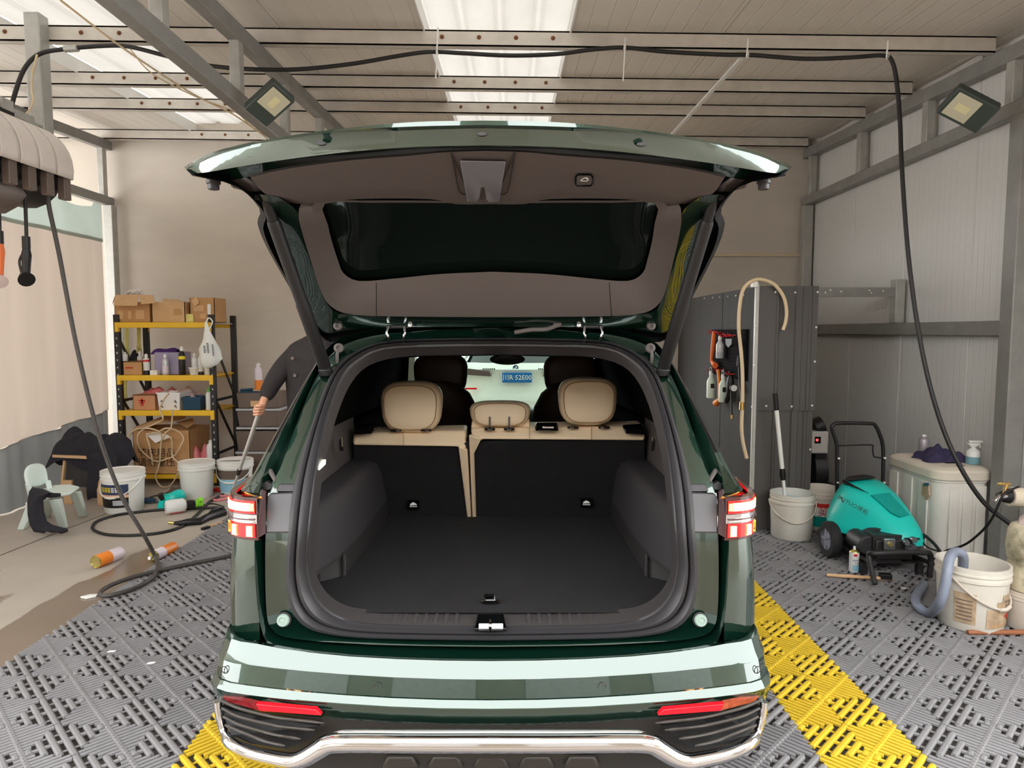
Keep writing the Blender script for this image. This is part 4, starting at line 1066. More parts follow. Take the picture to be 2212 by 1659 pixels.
for i, (px, py, n_) in enumerate(((448, 742, 7), (459, 745, 8), (441, 748, 5))):
    mb = MB()
    for k in range(n_): mb.box(P(px + .3 * k, py + k * 3.2, RD - .168), (.018, .004, .009))
    obj('print', mb, 'label_navy', bg_)
# third shelf
s2 = SZ[2] + .002
carton('carton', 284, 334, 853, RD, .26, SZ[2], 'cardboard_red', 'closed reddish cardboard carton on the third shelf', tapes=[(305, 861, 309, 877, 'print_red'), (300, 864, 314, 867, 'print_red'), (301, 869, 313, 871, 'print_red')], open_=False)
def basket(name, x0, x1, y0, D, m, label, holes=False):
    p0, p1 = P(x0, 850, D), P(x1, 850, D); zt = P(x0, y0, D).z; w = p1.x - p0.x; c = (p0.x + p1.x) / 2
    t = thing(name, label, 'basket', (c, D + .12, s2)); rows = []
    for z, k_ in ((s2, .86), (s2 + .004, .9), (zt - .015, 1), (zt - .015, 1.06), (zt, 1.06), (zt, .97), (s2 + .01, .84)):
        rows.append([V((c + w / 2 * k_ * sx, D + .13 + .13 * k_ * sy, z)) for sx, sy in ((-1, -1), (1, -1), (1, 1), (-1, 1))])
    obj('tub', MB().grid(rows, closed=True, caps=True), m, t)
    if holes:
        for i in range(3):
            for j in (0, 1):
                if i == 1: continue
                mb = MB(); cz = s2 + .04 + j * .055; cx = c + (i - 1) * w * .3
                mb.box((cx, D - .001, cz), (.03, .006, .004)); mb.box((cx, D - .001, cz + .012), (.004, .006, .02)); mb.box((cx + .008, D - .001, cz - .01), (.012, .006, .004)); mb.box((cx - .01, D - .001, cz + .01), (.01, .006, .004))
                obj('vent_slot', mb, 'print_dark', t)
    return t
basket('basket', 339, 388, 848, RD, 'paper', 'white plastic basket with cut-out figures on the third shelf', True)
basket('basket', 393, 432, 858, RD, 'navy', 'dark blue plastic basket on the third shelf')
bottle('bottle', 449, 838, s2, 'white_bottle', 'white spray bottle at the right end of the third shelf', w=13, capm='green_cap', D=RD + .06)
def heap(name, px, py, w, d, h, zb, D, m, label, cat, seed=0, n=12, drape=0.0):
    rnd = random.Random(seed); c = P(px, py, D); rows = []
    ph = [rnd.uniform(0, 6.28) for _ in range(8)]
    for j in range(n + 1):
        v = j / n * 2 - 1; row = []
        for i in range(n + 1):
            u = i / n * 2 - 1; q = max(0.0, 1 - u * u) ** .5 * max(0.0, 1 - v * v) ** .5
            z = zb + h * q ** .6 * (.62 + .3 * math.sin(3.9 * u + ph[0]) * math.sin(2.7 * v + ph[1]) + .12 * math.sin(7 * u + 5 * v + ph[2]) + .08 * math.sin(11 * v - 6 * u + ph[3]))
            z -= drape * max(0.0, (max(abs(u), abs(v)) - .72) / .28) * (1 + .5 * math.sin(5 * u + 4 * v + ph[6]))
            row.append(V((c.x + w / 2 * u * (1 + .08 * math.sin(4 * v + ph[4])), D + d / 2 * v * (1 + .08 * math.sin(4 * u + ph[5])), z)))
        rows.append(row)
    base = [[V((p.x, p.y, min(zb, p.z) - .004)) for p in r] for r in rows]
    mb = MB().grid(rows); mb.grid(base)
    return single(name, mb, MATS[m], label, cat, smooth=70)
heap('film_heap', 346, 850, .42, .3, .17, SZ[2] + .10, 7.86, 'pink_film', 'pink plastic film heaped behind the baskets on the third shelf', 'film', 3)
heap('film_heap', 400, 850, .30, .28, .15, SZ[2] + .10, 7.86, 'clear_film', 'clear crinkled plastic bag heaped behind the blue basket', 'bag', 5)
for k, (px, y0, y1, mm, lab) in enumerate(((274, 703, 770, 'yellow_towel', 'yellow edged towel hanging at the left back of the second shelf'), (262, 700, 765, 'bag_white', 'white sheet hanging at the left back of the rack'), (270, 806, 866, 'yellow_towel', 'yellow towel hanging behind the third shelf at the left'), (300, 703, 760, 'yellow_towel', 'narrow yellow towel strip hanging at the back wall of the rack'))):
    a, b = P(px - 6, y0, 8.0), P(px + 6, y1, 8.0); rows = []
    for j in range(5):
        z = a.z + (b.z - a.z) * j / 4; rows.append([V((a.x + (b.x - a.x) * u, 8.0 + .02 * math.sin(u * 9 + j), z - .03 * abs(u - .5) * (j == 4))) for u in [i / 6 for i in range(7)]])
    single('hanging_towel', MB().grid(rows), MATS[mm], lab, 'towel', solid=.006, smooth=60)
heap('dark_clothes', 290, 800, .34, .2, .30, SZ[1], 8.0, 'dark_cloth', 'black cloth heaped at the back left of the second shelf', 'cloth', 8)
# big carton on the bottom shelf with its warning print
bc = carton('carton', 281, 404, 930, RD - .05, .5, SZ[3], 'cardboard', 'large brown carton with black printed characters on the bottom shelf',
       flaps=[((284, 928, RD), (400, 905, 7.9), (404, 880, 8.0), (300, 918, 7.9)), ((420, 915, 7.7), (404, 925, RD), (380, 912, 7.9), (416, 903, 8.0))])
for s, py in (('节庆用品', 979), ('请勿重压', 1000)):
    c = P(338, py, RD - .056)
    obj('lettering', text_mb(s, .105, frame(c, (1, 0, 0), (0, 0, 1)), 0), 'print_dark', bc)
a = P(330, 945, RD - .08)
single('paper_sheet', MB().prism([P(315, 938, RD - .08), P(352, 930, RD - .03), P(366, 944, RD - .06), P(336, 957, RD - .1)], (0, .004, .004)), MATS['paper'], 'white paper sheet lying over the big printed carton', 'paper')
heap('pink_bag', 436, 970, .24, .3, .36, SZ[3], 7.72, 'pink_film', 'crumpled pink plastic bag beside the printed carton on the bottom shelf', 'bag', 11)
bottle('bottle', 450, 950, SZ[3] + .002, 'white_bottle', 'white plastic bottle beside the pink bag on the bottom shelf', w=19, D=RD + .03, neck=.4, capfrac=.06)
mb = MB()
cpts = [[(365, 850), (355, 862), (345, 885), (352, 905), (330, 918), (312, 926), (298, 940), (300, 965), (318, 985), (338, 997), (358, 992), (376, 985), (392, 960), (396, 945), (385, 932), (360, 925), (338, 935), (318, 940), (322, 960), (328, 990), (330, 1004)],
        [(372, 885), (372, 905), (369, 925), (358, 935), (348, 955), (346, 990), (342, 1010), (336, 1030), (345, 1048), (358, 1054), (372, 1044), (386, 1020)],
        [(273, 958), (280, 938), (298, 927), (325, 926), (346, 934), (352, 950), (368, 945), (372, 965), (372, 985), (384, 998)]]
for cp in cpts:
    pts = [P(x, y, RD - .14 + .012 * (i % 3)) for i, (x, y) in enumerate(cp)]
    for p in pts: p.z = max(p.z, FZ + .01)
    mb.tube(catmull(pts, 5), .0085, 6)
single('cord_bundle', mb, MATS['cord_beige'], 'tangled beige hose hanging over the shelves in front of the printed carton', 'hose', smooth=60)

# drawer tower by the wall, behind the man
dt = thing('drawer_tower', 'brown plastic drawer tower with grey rails by the back wall', 'drawers', (P(560, 900, 7.75).x, 7.9, FZ))
x0, x1 = P(512, 900, 7.75).x, P(602, 900, 7.75).x
for i, (ya, yb) in enumerate(((849, 882), (888, 922), (931, 975), (980, 1025))):
    za, zb = P(512, yb, 7.75).z, P(512, ya, 7.75).z; e = .02 if i >= 2 else 0
    dw = obj('drawer', MB().hexa([V((x0 + .02 - e, 7.75, za)), V((x1 - .02 + e, 7.75, za)), V((x1 - .02 + e, 8.15, za)), V((x0 + .02 - e, 8.15, za)), V((x0 - e, 7.74, zb)), V((x1 + e, 7.74, zb)), V((x1 + e, 8.16, zb)), V((x0 - e, 8.16, zb))]), 'drawer_brown', dt, bevel=.008)
    obj('rail', MB().b2((x0 - .01 - e, 7.735, za - .028), (x1 + .02 + e, 8.16, za - .004)), 'grey_plastic', dt, bevel=.004)
obj('feet', MB().b2((x0, 7.76, FZ), (x1, 8.14, P(512, 1025, 7.75).z)), 'drawer_brown', dt)
obj('sticker', MB().b2((P(541, 870, 7.73).x, 7.733, P(541, 878, 7.73).z), (P(563, 870, 7.73).x, 7.742, P(541, 866, 7.73).z)), 'cardboard_light', dt)
zt = P(512, 849, 7.75).z + .001
bottle('spray_can', 558, 784, zt, 'pale_label', 'white and orange spray can on top of the drawer tower', 'spray can', D=7.85, w=16, bands=[(.0, .42, 'orange_label')], capfrac=.1, neck=.5)
single('brush', MB().tube([V((x0 + .03, 7.8, zt + .03)), V((x0 + .17, 7.8, zt + .035))], [.012, .018], 10).b2((x0 + .02, 7.78, zt), (x0 + .24, 7.83, zt + .016)), MATS['navy'], 'blue handled brush lying on the drawer tower', 'brush', smooth=40)
single('pad', MB().b2((x0 + .05, 7.80, zt + .017), (x0 + .25, 7.9, zt + .03)), MATS['cardboard_light'], 'flat beige pad under the blue brush on the drawer tower', 'pad', bevel=.003)

# buckets
def bucket(name, px, py, wb, wt, ytop, z0, m, label, handle=True, hdrop=0.5, lid=False, D=None, hm='white_plastic', hang=0.0, twist=0.0):
    b = G(px, py, z0) if D is None else V((P(px, py, D).x, D, z0))
    sc = (b.y + .02) / FPX; rb, rt_ = wb * sc / 2, wt * sc / 2; h = P(px, ytop, b.y).z - z0
    t = thing(name, label, 'bucket', b)
    prof = [(rb * .96, 0), (rb, .008), (rb + (rt_ - rb) * .78, h * .78), (rt_ * 1.03, h * .79), (rt_ * 1.03, h * .83), (rt_ * .985, h * .835), (rt_ * .985, h * .88), (rt_ * 1.03, h * .885), (rt_ * 1.03, h * .91), (rt_, h * .915), (rt_ * 1.02, h * .98), (rt_ * 1.02, h), (rt_ * .95, h)]
    if lid: prof += [(rt_ * .94, h * .985), (.01, h * .985)]
    else: prof += [(rt_ * .94, h * .95), (rb * .93, .02), (.01, .018)]
    obj('tub', MB().lathe(prof, T(b), 32), m, t, smooth=40)
    if handle:
        pts = []
        for k in range(13):
            a = math.pi * k / 12; q = V((rt_ * 1.05 * math.cos(a), -(rt_ * 1.0) * math.sin(a), h * .82 - hdrop * h * math.sin(a)))
            pts.append(b + rot('Z', hang) @ q)
        ho_ = obj('handle', MB().tube(pts, .0065, 6), hm, t, smooth=60)
        obj('grip', MB().tube(pts[5:8], .011, 8), hm, ho_, smooth=60)
    return t, b, rb, rt_, h
def wrap(par, b, rb, rt_, h, z0, z1, a0, a1, m, off=.003, n=14, nm='label'):
    rows = []
    for z in (z0, z1):
        r = rb + (rt_ - rb) * z + off
        rows.append([b + V((r * math.sin(a), -r * math.cos(a), h * z)) for a in [math.radians(a0 + (a1 - a0) * k / n) for k in range(n + 1)]])
    return obj(nm, MB().grid(rows), m, par, smooth=60)
def wrap_text(par, b, rb, rt_, h, z, s, size, a0, m, off=.0055, sx=1.0):
    mb = text_mb(s, size, Matrix())
    r = rb + (rt_ - rb) * z + off; a0 = math.radians(a0)
    mb.v = [b + V((r * math.sin(a0 + v.x * sx / r), -r * math.cos(a0 + v.x * sx / r), h * z + v.y)) for v in mb.v]
    return obj('lettering', mb, m, par)
t, b, rb, rt_, h = bucket('bucket', 269, 1102, 76, 86, 1014, FZ, 'white_plastic', 'white lidded paint bucket with black and blue label in front of the wooden stand', hdrop=.42, lid=True, hang=-8)
wrap(t, b, rb, rt_, h, .47, .72, -62, 42, 'label_navy'); wrap(t, b, rb, rt_, h, .40, .47, -62, 42, 'label_peach'); wrap(t, b, rb, rt_, h, .16, .40, -62, 42, 'label_black')
wrap(t, b, rb, rt_, h, .22, .34, -2, 36, 'grey_plastic', off=.005); 
for k in range(6):
    a_ = -46 + k * 10.5; mm_ = 'label_yellow' if k < 4 else 'ink_white'
    for da, db, z0_, z1_ in ((0, 8, .635, .65), (0, 8, .585, .597), (0, 8, .54, .555), (1, 3, .54, .65), (5.5, 7.5, .54, .65)): wrap(t, b, rb, rt_, h, z0_, z1_, a_ + da, a_ + db, mm_, off=.005, n=2, nm='print')
t, b, rb, rt_, h = bucket('bucket', 427, 1072, 62, 74, 996, FZ, 'white_plastic', 'plain white lidded bucket in front of the yellow rack', hdrop=.1, lid=True, hang=160)
t, b, rb, rt_, h = bucket('bucket', 510, 1062, 62, 74, 992, FZ, 'white_plastic', 'white bucket with blue label and papers on its lid beside the car', hdrop=.45, lid=True)
wrap(t, b, rb, rt_, h, .08, .46, -70, 60, 'label_blue'); wrap(t, b, rb, rt_, h, .47, .74, -80, 70, 'drawer_brown')
single('paper_sheet', MB().prism([b + V((-.12, -.1, h + .004)), b + V((.14, -.08, h + .012)), b + V((.10, .1, h + .01)), b + V((-.10, .08, h + .004))], (0, 0, .004)), MATS['paper'], 'folded white papers lying on the lid of the blue labelled bucket', 'paper')

# wooden stand with dark panel and clothes
D = 6.75
ws = thing('wooden_stand', 'low wooden stand with dark front panel near the curtain', 'stand', (P(190, 1080, D).x, D, FZ))
pp = lambda x, y, d=0.0: P(x, y, D + d)
obj('panel', MB().prism([pp(145, 990), pp(213, 996), pp(221, 1055), pp(140, 1050)], (0, .02, 0)), 'wood_dark', ws)
for a, b in (((141, 990), (134, 1053)), ((213, 993), (222, 1062))):
    obj('edge_strip', MB().bar(pp(*a, -.01), pp(*b, -.01), .03, .02), 'wood_pale', ws)
obj('top_board', MB().prism([pp(113, 988, -.05), pp(216, 993, -.05), pp(268, 982, .35), pp(150, 976, .4)], (0, 0, .025)), 'wood_pale', ws)
for px, py0, d in ((149, 1045, 0.0), (222, 1045, -.05), (203, 1050, .25)):
    top = pp(px, py0, d); obj('leg', MB().b2((top.x - .045, top.y - .03, FZ), (top.x + .045, top.y + .05, top.z + .04)), 'wood_pale', ws, bevel=.004)
obj('back_leg', MB().b2((pp(150, 1000, .38).x, D + .34, FZ), (pp(150, 1000, .38).x + .06, D + .40, pp(150, 980, .38).z)), 'wood_pale', ws)
zc = pp(190, 985).z
heap('jacket_pile', 202, 985, .74, .42, .26, zc + .022, D + .18, 'dark_cloth', 'pile of dark jackets on the wooden stand', 'clothes', 21, 22, .11)
rows = []
for j in range(7):
    z = zc + .02 - j * .075; rows.append([V((pp(228, 1000).x + u * .14 + .02 * math.sin(j), D - .07 - .015 * math.sin(6 * u + j), z - .03 * math.sin(3 * u))) for u in [k / 6 * 2 - 1 for k in range(7)]])
single('jacket_sleeve', MB().grid(rows), MATS['dark_cloth'], 'dark sleeve hanging down from the jackets on the wooden stand', 'clothes', solid=.02, smooth=60)

# child's chair with a black cloth
D = 5.85
ch = thing('childs_chair', "pale mint plastic child's chair on the bare concrete near the curtain", 'chair', (P(110, 1140, D).x, D, FZ))
pc = lambda x, y, d=0.0: P(x, y, D + d)
obj('backrest', MB().grid([[pc(52, 1020, -.06), pc(58, 1004, -.03), pc(75, 999, .05), pc(92, 1000, .14), pc(100, 1010, .16)], [pc(54, 1035, -.07), pc(62, 1033, -.02), pc(78, 1030, .06), pc(95, 1030, .14), pc(104, 1033, .15)], [pc(58, 1048, -.08), pc(67, 1052, -.03), pc(82, 1052, .06), pc(98, 1046, .14), pc(105, 1038, .15)]]), 'chair_plastic', ch, solid=.035, smooth=60, sub=2)
obj('upright', MB().bar(pc(60, 1044, -.07), pc(68, 1075, -.05), .05, .03), 'chair_plastic', ch, bevel=.008)
obj('upright', MB().bar(pc(103, 1038, .14), pc(108, 1058, .12), .04, .03), 'chair_plastic', ch, bevel=.008)
obj('seat', MB().prism([pc(68, 1076, -.06), pc(95, 1074, -.16), pc(122, 1076, -.16), pc(152, 1070, -.05), pc(172, 1056, .12), pc(150, 1051, .2), pc(120, 1053, .25), pc(90, 1062, .12)], (0, 0, .025)), 'chair_plastic', ch, bevel=.01)
def legto(a, px, py, d=.05):
    f = G(px, py, FZ); return obj('leg', MB().hexa([f + V((-.03, -.02, 0)), f + V((.03, -.02, 0)), f + V((.03, .025, 0)), f + V((-.03, .025, 0)), a + V((-.045, -.025, 0)), a + V((.04, -.025, 0)), a + V((.04, .03, 0)), a + V((-.045, .03, 0))]), 'chair_plastic', ch, bevel=.006)
legto(pc(75, 1082, -.05), 47, 1143); legto(pc(120, 1078, -.14), 137, 1139); legto(pc(162, 1062, .1), 180, 1115); legto(pc(104, 1080, .1), 101, 1117)
rows = []
for i, (x0, y0, x1, y1, d) in enumerate(((70, 1056, 126, 1066, -.1), (68, 1062, 130, 1069, -.17), (66, 1066, 108, 1069, -.22), (62, 1085, 92, 1084, -.24), (62, 1110, 94, 1106, -.24), (66, 1130, 102, 1122, -.24), (76, 1146, 116, 1133, -.24), (100, 1150, 146, 1144, -.28))):
    a, b = pc(x0, y0, d), pc(x1, y1, d); a.z = max(a.z, FZ + .01); b.z = max(b.z, FZ + .015)
    rows.append([a.lerp(b, k / 8) + V((0, -.03 * math.sin(math.pi * k / 8) - .012 * math.sin(9 * k / 8 + i), .01 * math.sin(5 * k / 8 + i))) for k in range(9)])
single('black_cloth', MB().grid(rows), MATS['dark_cloth'], "black cloth draped over the child's chair down to the floor", 'cloth', solid=.03, smooth=60)

# things lying on the floor at the left
def can_lying(px0, py0, px1, py1, w, z0, label, front_gold):
    a, b = G(px0, py0, z0), G(px1, py1, z0); r = w * a.y / FPX / 2
    a.z = b.z = z0 + r; d = (b - a).normalized(); L_ = (b - a).length
    t = thing('spray_can', label, 'spray can', (a.lerp(b, .5).x, a.lerp(b, .5).y, z0))
    M = frame(a, d.cross(V((0, 0, 1))).normalized(), V((0, 0, 1)).cross(d).cross(d) if 0 else V((0, 0, 1)))
    x = d.cross(V((0, 0, 1))).normalized(); y = d.cross(x).normalized()
    M = Matrix((x, y, d)).transposed().to_4x4(); M.translation = a
    f = .5
    if front_gold:  # bottom of can faces us: orange half near
        obj('orange_half', MB().lathe([(r * .9, 0), (r, .008), (r, L_ * f)], M, 20, cap0=False, cap1=False), 'orange_label', t, smooth=40)
        obj('white_half', MB().lathe([(r, L_ * f), (r, L_ * .94), (r * .8, L_)], M, 20, cap0=False), 'pale_label', t, smooth=40)
        obj('base', MB().lathe([(r * .5, .01), (r * .8, .006), (r * .93, -.004), (r * .97, .004)], M, 20, cap1=False), 'gold_metal', t, smooth=40)
    else:
        obj('white_half', MB().lathe([(r * .8, .03), (r, .05), (r, L_ * f)], M, 20, cap0=False, cap1=False), 'pale_label', t, smooth=40)
        obj('orange_half', MB().lathe([(r, L_ * f), (r, L_ * .97), (r * .9, L_)], M, 20, cap0=False), 'orange_label', t, smooth=40)
        obj('dome', MB().lathe([(r * .98, .045), (r * .95, .03), (r * .6, .012), (r * .35, .01), (r * .3, 0)], M, 20, cap0=False), 'gold_metal', t, smooth=40)
        obj('nozzle', MB().lathe([(r * .3, -.012), (r * .3, .012)], M, 12), 'white_plastic', t, smooth=40)
    for k, zz in ((0, .25), (1, .33)):
        rr = r * 1.02; obj('print', MB().grid([[M @ V((rr * math.cos(a), rr * math.sin(a), L_ * (zz + .02) if front_gold else L_ * (zz - .05))) for a in [math.radians(200 + 10 * i) for i in range(6)]], [M @ V((rr * math.cos(a), rr * math.sin(a), L_ * (zz + .05) if front_gold else L_ * (zz - .02))) for a in [math.radians(200 + 10 * i) for i in range(6)]]]), 'red_label', t)
    return t
can_lying(207, 1228, 262, 1206, 29, FZ, 'orange and white spray can lying in the wet patch of concrete, nearer one', True)
can_lying(325, 1217, 376, 1192, 25, FZ, 'orange and white spray can lying by the tile edge under the hose, farther one', False)
# small silvery sachet
a = G(180, 1292, FZ)
single('sachet', MB().prism([a + V((-.02, 0, 0)), a + V((.03, -.02, 0)), a + V((.075, .015, 0)), a + V((.07, .045, 0)), a + V((.02, .04, 0))], (0, 0, .012)), MATS['bag_white'], 'small torn silvery sachet lying on the wet concrete', 'sachet', bevel=.003)
# foam bottle with lime nozzle
a, b = G(357, 1112, FZ), G(400, 1106, FZ); r = .068
fb = thing('foam_sprayer', 'white foam bottle with pink liquid and lime green nozzle lying on the concrete', 'sprayer', (a.x, a.y, FZ))
d = (b - a).normalized(); x = d.cross(V((0, 0, 1))).normalized(); y = d.cross(x); M = Matrix((x, y, d)).transposed().to_4x4(); M.translation = a + V((0, 0, r))
L_ = (b - a).length
obj('bottle', MB().lathe([(r * .5, 0), (r * .9, .006), (r, .03), (r, L_ * .9), (r * .8, L_), (r * .4, L_ + .02)], M, 20), 'white_bottle', fb, smooth=40)
obj('liquid', MB().grid([[M @ V((r * 1.012 * math.cos(q), r * 1.012 * math.sin(q), zz)) for q in [math.radians(40 + 10 * i) for i in range(11)]] for zz in (.03, L_ * .9)]), 'pink_film', fb, smooth=60)
obj('collar', MB().lathe([(.04, L_ + .01), (.04, L_ + .06), (.025, L_ + .10)], M, 14), 'black_plastic', fb, smooth=40)
obj('nozzle', MB().tube([M @ V((0, 0, L_ + .09)), M @ V((0, 0, L_ + .16))], .035, 10).tube([M @ V((-.05, .05, L_ + .12)), M @ V((.05, -.05, L_ + .13))], .022, 10), 'lime', fb, smooth=40)
# teal spray gun
a, b = G(352, 1098, FZ), G(398, 1086, FZ)
ts = thing('teal_sprayer', 'teal hand sprayer lying behind the foam bottle', 'sprayer', (a.x, a.y, FZ))
obj('body', MB().tube(catmull([a + V((0, 0, .07)), a.lerp(b, .3) + V((0, 0, .08)), a.lerp(b, .7) + V((0, 0, .09)), b + V((0, 0, .07))], 4), [.055, .06, .062, .06, .055, .05, .05, .055, .06, .062, .05, .045, .03], 12), 'teal', ts, smooth=50)
obj('knob', MB().tube([a + V((.01, -.02, .09)), a + V((0, -.04, .15))], [.02, .03], 10), 'black_plastic', ts, smooth=50)
obj('trigger', MB().prism([a + V((-.05, -.03, .0)), a + V((.02, -.03, .0)), a + V((.03, -.03, .12)), a + V((-.02, -.03, .10))], (0, .05, 0)), 'teal', ts, bevel=.01)
# pressure gun
pts = [G(x, y, FZ + .03) for x, y in ((377, 1130), (390, 1130), (405, 1128), (432, 1126), (446, 1118), (470, 1110), (485, 1106))]
pg = thing('pressure_gun', 'black pressure washer gun lying on the concrete by the car', 'spray gun', (pts[3].x, pts[3].y, FZ))
obj('barrel', MB().tube(pts, [.016, .024, .032, .034, .034, .04, .036], 10), 'black_plastic', pg, smooth=50)
obj('brass_tip', MB().tube([pts[0] + V((-.05, 0, .005)), pts[0]], .016, 10), 'gold_metal', pg, smooth=50)
obj('trigger_guard', MB().tube(catmull([pts[4], pts[4] + V((.03, .06, .05)), pts[5] + V((.02, .05, .05)), pts[5]], 4), .012, 6), 'black_plastic', pg, smooth=50)
# black and wooden squeegee stick
a, b = G(437, 1143, FZ + .01), G(482, 1128, FZ + .01); c = a.lerp(b, .32)
sq = thing('scraper', 'wooden stick with black end lying at the tile edge', 'stick', (c.x, c.y, FZ))
obj('black_end', MB().bar(a, c, .035, .02), 'black_plastic', sq); obj('wooden_end', MB().bar(c, b, .035, .02), 'wood_pale', sq)
# hoses and leads on the floor
def floor_hose(name, pts, r, m, label, z0, cat='hose', end=None):
    q = [G(x, y, z0 + r) for x, y in pts]
    return single(name, MB().tube(catmull(q, 6), r, 8), MATS[m], label, cat, smooth=60)
floor_hose('black_hose', [(482, 1068), (455, 1082), (425, 1112), (395, 1136), (350, 1150), (290, 1156), (235, 1155), (206, 1147), (200, 1137), (212, 1125), (250, 1113), (300, 1106), (350, 1101), (420, 1098), (484, 1096)], .013, 'hose_black', 'black hose lying in a wide loop on the bare concrete', FZ)
floor_hose('brown_cable', [(312, 1080), (330, 1072), (352, 1068), (372, 1060), (376, 1070), (362, 1080), (330, 1086), (312, 1084)], .008, 'hose_grey', 'thin brown cable looped on the concrete beside the labelled bucket', FZ, 'cable')
floor_hose('thin_cable', [(404, 1092), (420, 1082), (440, 1090), (460, 1088), (484, 1094)], .006, 'hose_black', 'thin black cable behind the pressure gun', FZ, 'cable')
a = G(316, 1086, FZ); bb = a + V((.1, .02, 0))
single('small_shoe', MB().lathe([(.03, 0), (.05, .01), (.05, .03), (.03, .05)], T(a + V((.02, 0, 0))) @ Matrix.Diagonal((1.6, 1, 1, 1)), 14), MATS['navy'], 'small dark blue plastic piece with white sole beside the labelled bucket', 'pad', smooth=40)
a = G(478, 1061, FZ)
single('red_stick', MB().bar(G(462, 1057, FZ + .02), G(486, 1059, FZ + .02), .05, .04), MATS['red_label'], 'red plastic bar on the floor between the two white buckets', 'bar', bevel=.006)
rg = G(476, 1076, FZ + .012)
single('pink_ring', MB().tube([rg + V((.07 * math.cos(q), .09 * math.sin(q), 0)) for q in [2 * math.pi * k / 20 for k in range(20)]], .012, 8, closed=True), MATS['pink_film'], 'pink plastic ring lying on the floor beside the car', 'ring', smooth=60)
heap('tool_clutter', 388, 1062, .22, .16, .08, FZ, G(388, 1062, FZ).y, 'drawer_brown', 'small heap of brown tools on the concrete in front of the rack', 'tools', 31, 10)

# hose reel box hanging at the upper left, with guns and hose
RDp = 4.72
rl = thing('hose_reel_box', 'long whitish hose reel box hung from the roof at the upper left', 'hose reel', (P(30, 350, RDp).x, RDp, P(30, 440, RDp).z))
e0, e1 = P(133, 378, RDp + .35), P(-240, 210, RDp - 1.0)
axis = (e1 - e0); axis.z = 0; axis.normalize(); L_ = 1.9
e0 = V((P(62, 378, RDp).x, RDp, P(62, 368, RDp).z))
side = V((axis.y, -axis.x, 0))
if side.y > 0: side = -side
def rp(s, a, r=.30, up=1.0):   # section point: angle from the near bottom edge over the top
    return e0 + axis * s + side * (math.cos(a) * r) + V((0, 0, math.sin(a) * r * up))
for i in range(10):
    s0, s1 = i * .165 - .02, i * .165 + .135
    k_ = 1.0 if i else .9
    rows = [[rp(s, math.radians(a), .29) for a in range(-12, 200, 12)] for s in (s0, s0 + .03, s1 - .02, s1)]
    if i == 0: rows = [[rp(-.10, math.radians(a), .20) for a in range(-12, 200, 12)], [rp(-.07, math.radians(a), .25) for a in range(-12, 200, 12)]] + rows
    obj('shell', MB().grid(rows), 'reel_shell', rl, smooth=60, solid=.012)
core = []
obj('core', MB().tube([e0 + V((0, 0, -.02)), e0 + axis * 1.7 + V((0, 0, -.02))], .235, 18), 'black_plastic', rl, smooth=50)
obj('tray', MB().tube([e0 + axis * .05 + V((0, 0, -.10)), e0 + axis * .3 + V((0, 0, -.17)), e0 + axis * .9 + V((0, 0, -.19)), e0 + axis * 1.6 + V((0, 0, -.14))], [.10, .17, .18, .1], 14), 'drawer_brown', rl, smooth=50)
for i in range(8):
    c = e0 + axis * (i * .165 + .01) + side * .27
    obj('hose_guide', MB().hexa([c + axis * -.035 + V((0, 0, -.20)), c + axis * .035 + V((0, 0, -.20)), c + axis * .035 - side * .05 + V((0, 0, -.20)), c + axis * -.035 - side * .05 + V((0, 0, -.20)), c + axis * -.035 + V((0, 0, -.03)), c + axis * .035 + V((0, 0, -.03)), c + axis * .035 - side * .05 + V((0, 0, -.03)), c + axis * -.035 - side * .05 + V((0, 0, -.03))]), 'drawer_brown', rl, bevel=.006)
obj('hanger_rail', MB().bar(e0 + V((0, 0, .34)) - axis * .05, e0 + axis * 1.7 + V((0, 0, .34)), .05, .05), 'galv', rl)
for s in (.22, .62):
    c = e0 + axis * s + V((0, 0, .36)); obj('clamp', MB().box(c, (.1, .1, .07)), 'galv', rl, bevel=.004); obj('connector', MB().box(c + V((0, 0, -.06)), (.09, .12, .06)), 'black_plastic', rl, bevel=.004)
obj('hanger_arm', MB().bar(e0 + axis * .25 + V((0, 0, .34)), V((-3.4, 5.05, 3.14)), .05, .05), 'galv', rl)
ho = e0 + axis * .08 + side * .18 + V((0, 0, -.26))
def hang_gun(px, py0, py1, m, label, red=False):
    a = P(px, py0, 4.5); b = P(px, py1, 4.5)
    t = thing('hanging_gun', label, 'spray gun', (b.x, b.y, b.z))
    obj('hose', MB().tube([a + V((0, 0, .25)), a.lerp(b, .35), a.lerp(b, .5)], .011, 8), 'hose_black', t, smooth=60)
    c = a.lerp(b, .5); obj('grip', MB().tube([c, c.lerp(b, .3), c.lerp(b, .5), c.lerp(b, .85)], [.016, .03, .026, .022], 12), 'black_plastic' if not red else 'orange', t, smooth=50)
    obj('cap', MB().tube([c + V((0, 0, .05)), c.lerp(b, .12)], .024, 12), 'black_plastic', t, smooth=50)
    obj('head', MB().tube([c.lerp(b, .85) + V((-.02, 0, .0)), b + V((.03, -.04, 0))], [.022, .05], 16), 'black_plastic' if not red else 'clear_film', t, smooth=50)
    if not red: obj('trigger', MB().tube(catmull([c.lerp(b, .3) + V((-.03, 0, 0)), c.lerp(b, .5) + V((-.045, 0, 0)), c.lerp(b, .8) + V((-.03, 0, 0))], 4), .008, 6), 'black_plastic', t)
    return t
hang_gun(57, 450, 605, 'black_plastic', 'black spray gun hanging on a hose below the reel box')
hang_gun(-1, 420, 610, 'orange', 'orange spray gun hanging at the left edge below the reel box', True)
a0 = P(106, 447, 4.62)
